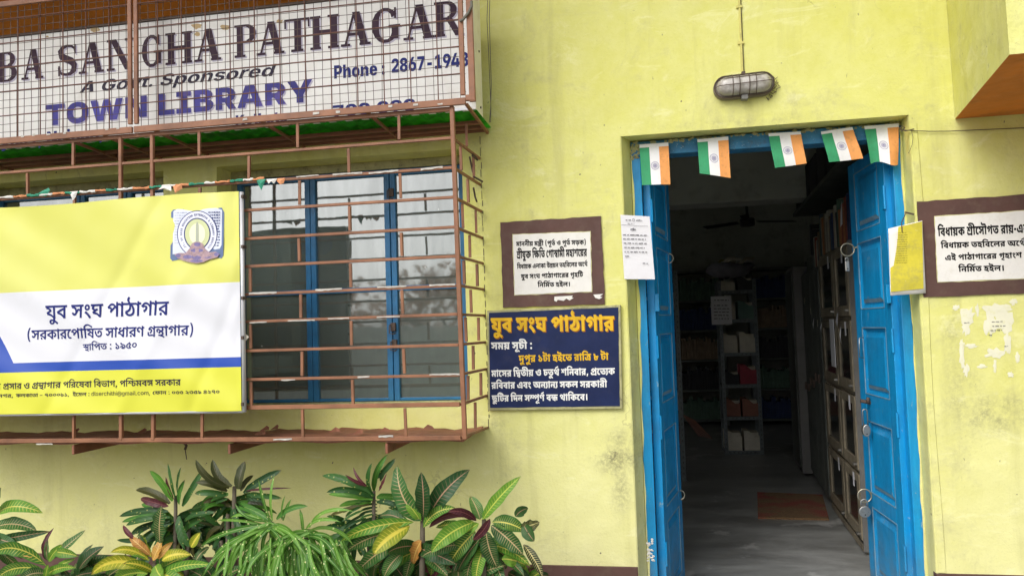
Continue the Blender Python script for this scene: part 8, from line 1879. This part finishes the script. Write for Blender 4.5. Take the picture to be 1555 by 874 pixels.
# rack seen past the left leaf
rk2 = rack('slotted steel rack with red files just past the left door leaf', -.22, .235, 3.2, .35, [-1.0, -.72, -.44, -.16, .12, .38], .45, 2)
for i, z in enumerate([-1.0, -.72, -.44, -.16, .12]):
    for j in range(2):
        mt = ['cardred', 'cardbrown', 'black', 'cream', 'cardred', 'black'][(i * 2 + j) % 6]
        t = thing('file_box', f'{["dark red", "brown", "black", "cream", "dark red", "black"][(i * 2 + j) % 6]} file box on the {["lowest", "second", "third", "fourth", "top"][i]} shelf of the left rack, {"outer" if j else "inner"} one', 'box', (0, 3.3, z))
        x0 = -.06 + j * .145
        obj('case', MB().box(x0, x0 + .125, 3.23, 3.45, z + .001, z + .15), M[mt], t, bevel=.004)
        obj('label', MB().box(x0 + .03, x0 + .10, 3.227, 3.2295, z + .09, z + .12), M['cream'], t)
# bookshelves along the back, hardly visible
for k in range(3):
    x0 = [-.9, .15, 1.25][k]
    t = thing('back_bookshelf', ['dim bookshelf against the back wall, far left', 'dim bookshelf against the back wall between the two steel racks', 'dim bookshelf against the back wall behind the cupboards'][k], 'bookshelf', (x0 + .4, 7.1, FZ))
    m_ = MB(); m_.box(x0, x0 + .03, 6.7, 7.05, FZ, .75); m_.box(x0 + .75, x0 + .78, 6.7, 7.05, FZ, .75)
    for i in range(6): m_.box(x0 + .03, x0 + .75, 6.71, 7.04, FZ + .05 + i * .38, FZ + .075 + i * .38)
    obj('frame', m_, M['wood_dark'], t)
    for i in range(5):
        m_ = MB(); x = x0 + .05
        while x < x0 + .68:
            w = rr.uniform(.02, .05); m_.box(x, x + w, 6.75, 6.95, FZ + .077 + i * .38, FZ + .077 + i * .38 + rr.uniform(.2, .29)); x += w + .004
        obj('book_row', m_, [bm[4], bm[7], bm[8], bm[6]][(k * 3 + i) % 4], t, kind='stuff')
sk = thing('stick_bundle', 'bundle of thin bamboo sticks leaning in the dark room beyond the left leaf', 'sticks', at(1060, 665, 4.2))
for k in range(7):
    a_, b_ = at(1036 + k * 3, 628 + k * 1.5, 4.2 + k * .03), at(1062 + k * 3.2, 662 + k * .6, 4.1 + k * .03)
    obj('stick', MB().tube([a_, b_], .004, 5), M['cardbrown'], sk)
# ceiling fan
cf = thing('ceiling_fan', 'dark three bladed ceiling fan hanging in the room behind the door', 'fan', (1.0, 5.6, 1.0))
fc = at(1135, 338, 5.6)
obj('motor', MB().tube([fc + Vector((0, 0, .05)), fc + Vector((0, 0, -.04))], .08, 16), M['black'], cf, bevel=.01)
obj('rod', MB().tube([fc + Vector((0, 0, .05)), Vector((fc.x, fc.y, 2.3))], .015, 8), M['wood_dark'], cf)
for k in range(3):
    t_ = rad(20 + 120 * k); d_ = Vector((math.cos(t_), math.sin(t_), 0)); e_ = Vector((-d_.y, d_.x, 0)) * .045
    m_ = MB(); a_, b_ = fc + d_ * .12, fc + d_ * .58
    m_.hexa([a_ - e_ * .7, b_ - e_, b_ - e_ + Vector((0, 0, .006)), a_ - e_ * .7 + Vector((0, 0, .006))], [a_ + e_ * .7 + Vector((0, 0, .02)), b_ + e_ + Vector((0, 0, .02)), b_ + e_ + Vector((0, 0, .026)), a_ + e_ * .7 + Vector((0, 0, .026))])
    obj('blade', m_, M['black'], cf)
# door mat
c4 = [at_z(1150, 749, FZ), at_z(1249, 753, FZ), at_z(1259, 790, FZ), at_z(1151, 787.5, FZ)]
m_ = MB(); m_.add([v + Vector((0, 0, .014)) for v in c4] + [v + Vector((0, 0, .001)) for v in c4], [(3, 2, 1, 0), (0, 1, 5, 4), (1, 2, 6, 5), (2, 3, 7, 6), (3, 0, 4, 7)])
tag(obj('doormat', m_, M['mat']), 'reddish brown coir doormat lying on the cement floor inside the door', 'doormat')
# threshold step outside the door
tag(obj('door_step', MB().box(-.2, 1.2, -.55, -.008, GZ, FZ - .06), M['floor'], bevel=.01), 'low cement step in front of the doorway', 'step')

# ================================================================== PLANTS
rl = random.Random(42)
def leaf_mesh(base, tip, w, bend, fold=.35, wavy=.0, facing=Vector((0, -1, 0)), shape='oval', roll=0.0, droop=0.0):
    """leaf blade from base to tip (world), w wide, arched by bend metres upwards at mid-length"""
    base, tip = Vector(base), Vector(tip)
    m_ = MB(); N, K = 12, 4
    L_ = (tip - base).length
    ph = rl.uniform(0, 6)
    tw = rl.uniform(-.10, .10) * L_
    pts = []
    axis = (tip - base)
    upv = Vector((0, 0, 1))
    perp = axis.cross(facing)
    perp = perp.normalized() if perp.length > 1e-6 else Vector((1, 0, 0))
    if perp.dot(upv) < 0: perp = -perp
    for i in range(N + 1):
        v = i / N
        c = base.lerp(tip, v) + axis.cross(perp).normalized() * (tw * math.sin(v * 2.4)) + perp * bend * 4 * v * (1 - v) + Vector((0, -.10 * L_ * math.sin(v * math.pi), 0)) - Vector((0, 0, droop * v * v))
        pts.append(c)
    for i in range(N + 1):
        v = i / N
        d = (pts[min(i + 1, N)] - pts[max(i - 1, 0)]).normalized()
        s = d.cross(facing).normalized()
        nrm = s.cross(d).normalized()
        if roll:
            s, nrm = s * math.cos(roll) + nrm * math.sin(roll), nrm * math.cos(roll) - s * math.sin(roll)
        if shape == 'oval': wd = w / 2 * max(.06, (math.sin(math.pi * min(1, v ** .85)) ** .65)) * (1 if v < .97 else .5)
        elif shape == 'strap': wd = w / 2 * min(1, .35 + v * 4) * min(1, (1 - v) * 4 + .04)
        else: wd = w / 2 * min(1, .3 + v * 3.6) * min(1, (1.0 - v) ** .55 * 1.9 + .03)
        for k in range(-K // 2, K // 2 + 1):
            u = k / (K / 2)
            off = s * wd * u * math.cos(fold * .8) + nrm * (-abs(u) * wd * math.sin(fold) * -1)
            wv = wavy * wd * math.sin(v * 19 + ph + (2 if u > 0 else 0)) * abs(u) ** 2
            m_.v.append(tuple(pts[i] + off + nrm * wv)); m_.uv.append((u, v))
    n1 = K + 1
    for i in range(N):
        for k in range(K):
            a_ = i * n1 + k
            m_.f.append((a_, a_ + 1, a_ + n1 + 1, a_ + n1)); m_.m.append(0)
    return m_
PXM = lambda Y: (DIST + Y) / FOC
def plant(name, label, cat, crown, Y, leaves, stem_r=.012, stems=None, group=None):
    c = at(*crown, Y)
    t = thing(name, label, cat, (c.x, Y, GZ), group)
    for sx in (stems or [(crown[0], crown[1])]):
        p = at(sx[0], sx[1], Y + .02)
        foot = Vector((c.x + (p.x - c.x) * .3, Y + .03, GZ))
        m_ = MB(); m_.tube([foot, foot.lerp(p, .35) + Vector((.02, 0, 0)), foot.lerp(p, .7) - Vector((.012, 0, 0)), p], [stem_r * 1.3, stem_r * 1.1, stem_r, stem_r * .7], 7)
        obj('stem', m_, M['stem'], t, smooth=True)
    for lf in leaves:
        bx_, by_, tx, ty, w, bend, kind = lf[:7]
        k = lf[7] if len(lf) > 7 else {}
        dy = k.get('dy', rl.uniform(-.07, .07))
        yb = Y + k.get('y', 0)
        b_ = at(bx_, by_, yb); e_ = at(tx, ty, yb + dy)
        if kind in ('narrow', 'narrow_green', 'bronze', 'maroon') and 'dark narrow' in (group or ''):
            if (bx_ - crown[0]) ** 2 + (by_ - crown[1]) ** 2 < 35 ** 2: bx_, by_ = bx_ + (crown[0] - bx_) * .6, by_ + (crown[1] - 6 - by_) * .6
        narrow = kind in ('narrow', 'narrow_green', 'bronze', 'ribbon')
        sh = k.get('shape', 'strap' if kind == 'ribbon' else 'long' if narrow else 'oval')
        if kind == 'ribbon': w *= .78
        m_ = leaf_mesh(b_, e_, w * PXM(Y), bend * PXM(Y), fold=k.get('fold', .30 if narrow else .28), wavy=k.get('wavy', .06 if narrow else rl.uniform(.06, .26)), shape=sh, roll=k.get('roll', rl.uniform(-.45, .45)), facing=Vector((0, -1, .35)).normalized())
        obj('leaf', m_, L[kind], t, smooth=True)
    return t
def fan(cx, cy, n, r0, r1, w0, w1, kinds, a0=0, a1=360, bend=8, **kw):
    out = []
    for i in range(n):
        a_ = rad(a0 + (a1 - a0) * (i + rl.uniform(-.35, .35)) / max(1, n - 1))
        r = rl.uniform(r0, r1)
        tx, ty = cx + r * math.cos(a_), cy - r * math.sin(a_) * .85
        out.append((cx + rl.uniform(-3, 3), cy + rl.uniform(-4, 6), tx, ty + (6 if math.sin(a_) < .3 else 0), rl.uniform(w0, w1), bend * rl.uniform(.5, 1.4) * (1 if abs(math.cos(a_)) > .35 else .25), rl.choice(kinds), dict(kw, y=kw.get('y', 0) + rl.uniform(-.03, .05), dy=rl.uniform(-.12, .12))))
    return out
# dark narrow leaved crotons against the wall
D_ = [(262, 760, 226, 715, 12, 6, 'narrow_green'), (266, 755, 253, 703, 7, 2, 'narrow'), (270, 750, 273, 710, 8, 1, 'narrow'), (272, 765, 281, 728, 10, 0, 'narrow_green'), (277, 768, 308, 711, 11, -2, 'narrow'),
      (258, 764, 206, 743, 13, 8, 'bronze'), (256, 768, 216, 757, 14, 2, 'maroon'), (255, 776, 178, 783, 12, 7, 'narrow'), (252, 780, 186, 792, 9, 3, 'narrow_green'), (258, 785, 192, 797, 11, 5, 'narrow'), (258, 790, 196, 812, 11, 5, 'narrow'),
      (272, 783, 291, 830, 14, -4, 'narrow'), (250, 815, 178, 819, 8, -1, 'narrow'), (264, 758, 251, 724, 6, 0, 'maroon'), (260, 795, 215, 830, 10, 5, 'narrow'), (280, 790, 330, 778, 9, 5, 'narrow')] + fan(275, 815, 22, 30, 62, 9, 13, ['narrow', 'narrow', 'bronze'], 150, 400, 7, y=.07) + fan(266, 790, 18, 40, 78, 8, 12, ['narrow', 'narrow', 'narrow_green'], 150, 380, 8, y=.05)
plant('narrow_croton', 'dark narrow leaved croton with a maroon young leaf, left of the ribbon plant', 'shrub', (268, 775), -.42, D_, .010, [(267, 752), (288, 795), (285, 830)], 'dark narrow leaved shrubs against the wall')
E_ = [(348, 740, 298, 697, 11, -5, 'bronze'), (352, 738, 322, 697, 13, -6, 'bronze'), (345, 745, 298, 732, 10, 5, 'bronze'), (347, 750, 305, 775, 13, 9, 'narrow_green'), (362, 742, 372, 700, 16, 0, 'bronze'), (366, 745, 385, 722, 8, 2, 'bronze'),
      (370, 748, 425, 713, 13, 3, 'narrow'), (372, 745, 445, 741, 4, 2, 'maroon'), (375, 750, 425, 755, 9, 3, 'narrow'), (345, 752, 296, 749, 10, 4, 'narrow'), (345, 757, 290, 772, 11, 4, 'narrow')] + fan(352, 765, 26, 35, 70, 7, 12, ['narrow', 'narrow', 'bronze', 'narrow_green'], 165, 380, 9, y=.05) + fan(335, 800, 26, 25, 60, 9, 13, ['narrow', 'narrow', 'bronze'], 150, 390, 7, y=.05)
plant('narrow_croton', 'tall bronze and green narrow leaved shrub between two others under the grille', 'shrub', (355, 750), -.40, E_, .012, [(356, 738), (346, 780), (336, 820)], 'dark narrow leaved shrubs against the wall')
G_ = [(568, 752, 490, 722, 12, 9, 'narrow'), (566, 755, 496, 747, 10, 9, 'narrow'), (566, 758, 499, 750, 9, 4, 'narrow_green'), (564, 762, 515, 768, 9, 4, 'narrow_green'), (566, 750, 566, 701, 9, 3, 'narrow'), (568, 745, 590, 689, 9, 4, 'narrow_green'), (572, 725, 601, 695, 9, -2, 'narrow'),
      (578, 730, 596, 706, 8, 2, 'narrow'), (560, 740, 537, 709, 5, -2, 'maroon'), (560, 738, 524, 720, 6, -1, 'maroon'), (572, 755, 606, 756, 11, 3, 'narrow_green'), (575, 745, 588, 718, 5, -2, 'maroon'), (560, 765, 500, 782, 8, 3, 'bronze'), (572, 762, 612, 775, 9, 6, 'narrow')] \
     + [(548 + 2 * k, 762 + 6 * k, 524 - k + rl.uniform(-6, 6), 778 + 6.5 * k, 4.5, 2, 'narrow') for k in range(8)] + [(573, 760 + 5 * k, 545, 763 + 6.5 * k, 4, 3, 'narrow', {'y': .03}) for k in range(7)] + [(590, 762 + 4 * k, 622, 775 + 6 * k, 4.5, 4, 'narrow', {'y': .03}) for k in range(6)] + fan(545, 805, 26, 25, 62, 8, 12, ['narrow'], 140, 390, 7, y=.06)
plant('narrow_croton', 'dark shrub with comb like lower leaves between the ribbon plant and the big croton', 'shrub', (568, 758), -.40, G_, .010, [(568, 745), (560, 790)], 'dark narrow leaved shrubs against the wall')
# broad leaved crotons
A_ = [(-8, 783, 69, 779, 24, 15, 'green', {'roll': .25}), (-10, 802, 56, 806, 24, 12, 'pink'), (-5, 820, 73, 806, 16, 3, 'dark'), (-10, 815, 30, 828, 20, 4, 'dark'), (-8, 790, -60, 775, 24, 14, 'green'), (-10, 780, 0, 740, 20, 0, 'pink'), (-8, 810, 12, 846, 18, 6, 'dark'), (-5, 795, -50, 830, 22, 5, 'pink')] + fan(-8, 830, 8, 40, 75, 16, 22, ['dark', 'pink'], 180, 360, 8, y=.05)
plant('broad_croton', 'broad leaved croton with a large yellow veined leaf at the left edge', 'shrub', (-8, 795), -.62, A_, .012, None, 'broad leaved crotons along the wall')
B_ = [(70, 858, -12, 842, 24, 22, 'green', {'roll': .3}), (68, 866, -8, 880, 22, 16, 'green'), (71, 850, 84, 801, 9, 4, 'maroon'), (72, 850, 72, 818, 9, 1, 'pink'), (78, 848, 127, 804, 17, 0, 'pink'), (82, 838, 120, 844, 17, 4, 'green'), (74, 852, 94, 826, 14, 2, 'bright'), (69, 880, 71, 857, 11, 0, 'bright', {'fold': .1}), (85, 862, 113, 848, 10, 2, 'green'), (60, 845, 30, 842, 10, 4, 'orange'), (75, 865, 92, 860, 12, 2, 'yellow'), (70, 870, 30, 885, 20, 8, 'pink')] + fan(72, 872, 8, 35, 60, 12, 18, ['green', 'pink', 'dark'], 170, 370, 8, y=.04)
plant('broad_croton', 'bright green croton with arching yellow ribbed leaf at the lower left corner', 'shrub', (72, 862), -.72, B_, .010, None, 'broad leaved crotons along the wall')
B2 = [(118, 868, 160, 829, 26, 2, 'dark', {'roll': .3}), (112, 872, 172, 846, 24, 6, 'pink'), (105, 880, 160, 868, 20, 6, 'dark'), (118, 860, 140, 826, 14, 2, 'dark'), (110, 880, 90, 855, 18, 4, 'dark')] + fan(120, 880, 8, 30, 60, 16, 22, ['dark', 'pink'], 0, 180, 6, y=.05)
plant('broad_croton', 'dark leaved croton crouching between the bright green and the yellow crotons', 'shrub', (118, 875), -.60, B2, .010, None, 'broad leaved crotons along the wall')
C_ = [(226, 850, 168, 838, 15, 12, 'yellow', {'roll': .3}), (222, 860, 140, 872, 24, 17, 'yellow', {'roll': .3}), (224, 870, 168, 884, 22, 9, 'bright'), (243, 824, 243, 769, 27, 0, 'pink', {'roll': 0, 'dy': -.05, 'fold': .15}), (228, 842, 198, 815, 15, 4, 'orange'), (204, 818, 188, 797, 8, 1, 'maroon'), (246, 850, 291, 842, 20, 6, 'yellow'), (238, 874, 305, 854, 18, 7, 'pink'),
      (236, 858, 248, 878, 24, 0, 'bright', {'roll': 0}), (232, 850, 246, 816, 18, -2, 'orange'), (230, 845, 215, 812, 16, 3, 'yellow'), (240, 848, 262, 822, 12, 2, 'orange'), (240, 875, 320, 858, 16, 12, 'bright'), (232, 872, 226, 885, 14, 0, 'maroon'), (222, 832, 212, 812, 14, 2, 'dark'), (290, 830, 303, 808, 16, 0, 'yellow'), (298, 850, 318, 830, 14, 2, 'pink'), (225, 846, 185, 835, 14, 6, 'bright')] + fan(235, 872, 14, 35, 75, 14, 20, ['green', 'pink', 'dark', 'yellow'], 150, 390, 9, y=.05)
plant('broad_croton', 'yellow and orange leaved croton with red tip in the lower left of the bed', 'shrub', (235, 855), -.74, C_, .011, None, 'broad leaved crotons along the wall')
H_ = [(640, 790, 603, 706, 30, -8, 'pink', {'roll': .1, 'dy': .02}), (642, 785, 640, 716, 26, -5, 'dark'), (650, 788, 714, 713, 31, 7, 'dark', {'roll': -.1}), (622, 798, 567, 842, 30, 6, 'yellow', {'roll': .1, 'dy': -.08}), (628, 792, 520, 822, 20, 10, 'green'), (612, 790, 577, 783, 17, 6, 'dark'), (640, 820, 626, 856, 22, 2, 'orange'), (606, 820, 540, 868, 24, 5, 'pink'), (612, 838, 584, 876, 22, 3, 'pink'),
      (638, 790, 613, 756, 16, 3, 'bright'), (643, 800, 692, 772, 17, 11, 'green'), (600, 806, 528, 835, 22, 6, 'pink'), (612, 800, 552, 812, 18, 6, 'green'), (600, 818, 560, 850, 20, 4, 'bright'), (652, 800, 722, 786, 12, 14, 'maroon')] + fan(635, 830, 16, 40, 85, 16, 24, ['dark', 'pink', 'green', 'dark'], 180, 350, 8, y=.06)
plant('broad_croton', 'big croton with large dark upright leaves and a lime yellow lower leaf', 'shrub', (642, 800), -.58, H_, .013, [(642, 784)], 'broad leaved crotons along the wall')
I_ = [(733, 788, 789, 723, 19, 4, 'bright', {'roll': 0, 'dy': -.02}), (729, 788, 714, 753, 19, 3, 'pink'), (723, 790, 680, 776, 13, 7, 'maroon'), (720, 792, 655, 838, 26, 8, 'bright', {'roll': .2, 'dy': -.08}), (727, 794, 699, 818, 15, 3, 'bright'), (722, 806, 682, 858, 24, 3, 'green'), (728, 818, 694, 868, 24, 3, 'dark'), (738, 805, 755, 862, 26, -2, 'pink', {'roll': 0}), (746, 797, 794, 842, 27, 4, 'pink', {'roll': -.1}),
      (748, 792, 797, 806, 24, 6, 'green', {'roll': .15}), (744, 787, 717, 819, 13, -3, 'maroon', {'y': -.06}), (795, 796, 811, 821, 20, 0, 'dark'), (783, 784, 802, 771, 16, 3, 'dark'), (795, 826, 824, 876, 15, 4, 'stripe'), (762, 848, 800, 858, 22, 4, 'green'), (792, 800, 819, 792, 18, 0, 'stripe', {'wavy': .5}), (700, 826, 640, 845, 20, 5, 'pink'), (705, 800, 660, 800, 14, 6, 'green')] + fan(735, 825, 14, 40, 80, 16, 24, ['dark', 'pink', 'dark', 'green'], 190, 345, 8, y=.06)
plant('broad_croton', 'croton with one bright green leaf pointing up right, nearest the navy sign', 'shrub', (736, 798), -.60, I_, .012, [(735, 788)], 'broad leaved crotons along the wall')
J_ = fan(700, 880, 18, 25, 75, 16, 24, ['maroon', 'dark', 'maroon', 'pink'], 0, 180, 5) + fan(800, 885, 9, 20, 42, 14, 20, ['dark', 'maroon', 'green'], 20, 170, 4)
plant('maroon_plant', 'low maroon leaved plant under the crotons near the plinth', 'shrub', (700, 880), -.50, J_, .008)
J2 = fan(150, 893, 16, 25, 62, 14, 20, ['dark', 'pink', 'narrow', 'green'], 0, 180, 6) + fan(255, 893, 14, 30, 66, 12, 20, ['dark', 'narrow', 'dark'], 0, 180, 6) + fan(660, 893, 14, 30, 70, 14, 20, ['dark', 'maroon', 'dark'], 0, 180, 6) + fan(450, 890, 16, 40, 110, 16, 22, ['dark', 'narrow', 'narrow_green'], 0, 180, 6) + fan(330, 890, 12, 30, 70, 14, 20, ['dark', 'pink', 'narrow'], 0, 180, 6) + fan(200, 885, 14, 30, 75, 14, 20, ['dark', 'pink', 'narrow'], 0, 180, 6) + fan(620, 885, 14, 30, 70, 14, 20, ['dark'], 0, 180, 6) + fan(570, 890, 12, 30, 60, 14, 22, ['dark', 'pink', 'green'], 0, 180, 6) + fan(20, 890, 8, 30, 60, 14, 22, ['dark', 'pink'], 0, 180, 6)
plant('undergrowth_shrub', 'dark low shrub filling the gap behind the ribbon plant', 'shrub', (450, 885), -.45, J2, .008)
# ribbon plant in front
F_ = [(410, 792, 391, 728, 7, 2, 'ribbon'), (414, 790, 417, 719, 7, -1, 'ribbon'), (428, 788, 432, 752, 6, 1, 'ribbon'), (430, 790, 442, 756, 6, 2, 'ribbon'), (408, 790, 358, 763, 6, -7, 'ribbon'), (405, 793, 350, 786, 7, 10, 'ribbon'), (402, 796, 305, 832, 10, 9, 'ribbon'), (420, 788, 466, 768, 9, 8, 'narrow_green'), (405, 798, 330, 790, 6, 7, 'ribbon'), (470, 800, 541, 776, 8, 14, 'ribbon'), (470, 805, 537, 828, 8, 16, 'ribbon'),
      (468, 806, 538, 876, 9, 14, 'ribbon'), (465, 802, 520, 792, 7, 10, 'ribbon'), (460, 806, 455, 772, 7, 3, 'ribbon'), (412, 796, 424, 870, 8, 4, 'ribbon')]
for k in range(64):
    a_ = rl.uniform(-8, 188); r = rl.uniform(60, 115); cx, cy = rl.choice([(412, 796), (467, 806), (440, 815)])
    tx = cx + r * .9 * math.cos(rad(a_)); ty = cy + 30 + abs(math.cos(rad(a_))) * 18 + rl.uniform(0, 45)
    F_.append((cx + rl.uniform(-5, 5), cy + rl.uniform(-4, 10), tx, ty, rl.uniform(6, 10), rl.uniform(9, 22), 'ribbon', dict(y=rl.uniform(-.08, .02), dy=rl.uniform(-.12, .05))))
for k in range(95):
    cx = rl.uniform(345, 525); cy = rl.uniform(815, 850)
    F_.append((cx, cy, cx + (cx - 437) * rl.uniform(.1, .5) + rl.uniform(-16, 16), cy + rl.uniform(40, 75), rl.uniform(6, 9), rl.uniform(-3, 5) , 'ribbon', dict(y=rl.uniform(-.12, 0), dy=rl.uniform(-.1, 0))))
plant('ribbon_plant', 'light green ribbon leaved plant speckled with yellow in the centre of the bed', 'plant', (440, 815), -.66, F_, .012, [(412, 792), (466, 806)])

# ================================================================== ACROSS THE YARD (seen mirrored in the panes)
tag(obj('boundary_wall', MB().box(-14, 14, -12.2, -12, GZ, .15), M['room'], bevel=.02), 'plain plastered boundary wall across the yard, behind the camera', 'wall')
def tree(x, y, h, sp, seed, label):
    r_ = random.Random(seed)
    t = thing('tree', label, 'tree', (x, y, GZ), 'trees beyond the boundary wall')
    m_ = MB(); m_.tube([(x, y, GZ), (x + .1, y, GZ + h * .3), (x - .1, y + .1, GZ + h * .6)], [.2, .15, .1], 8)
    for k in range(5):
        a_ = k * 1.3; m_.tube([(x, y, GZ + h * (.3 + .05 * k)), (x + sp * .6 * math.cos(a_), y + sp * .6 * math.sin(a_), GZ + h * (.55 + .06 * k))], [.08, .03], 6)
    obj('trunk', m_, M['stem'], t)
    m_ = MB()
    for c in range(34):
        cc = Vector((x + r_.gauss(0, sp * .5), y + r_.gauss(0, sp * .4), GZ + h * r_.uniform(.35, 1)))
        for q in range(45):
            p = cc + Vector((r_.gauss(0, .35), r_.gauss(0, .35), r_.gauss(0, .28))); s_ = r_.uniform(.08, .16)
            d1 = Vector((r_.uniform(-1, 1), r_.uniform(-1, 1), r_.uniform(-1, 1))).normalized(); d2 = d1.orthogonal().normalized()
            m_.add([p - d1 * s_, p + d2 * s_ * .5, p + d1 * s_, p - d2 * s_ * .5], [(0, 1, 2, 3)])
    obj('crown', m_, L['dark'], t)
tree(-9, -15, 3.4, 2.2, 1, 'leafy tree beyond the yard wall, farthest left')
tree(-4.5, -14.5, 3.0, 2.4, 2, 'leafy tree beyond the yard wall, left of centre')
tree(1, -15.5, 3.2, 2.4, 3, 'leafy tree beyond the yard wall, right of centre')
tree(6, -15, 3.5, 2.4, 4, 'leafy tree beyond the yard wall, farthest right')
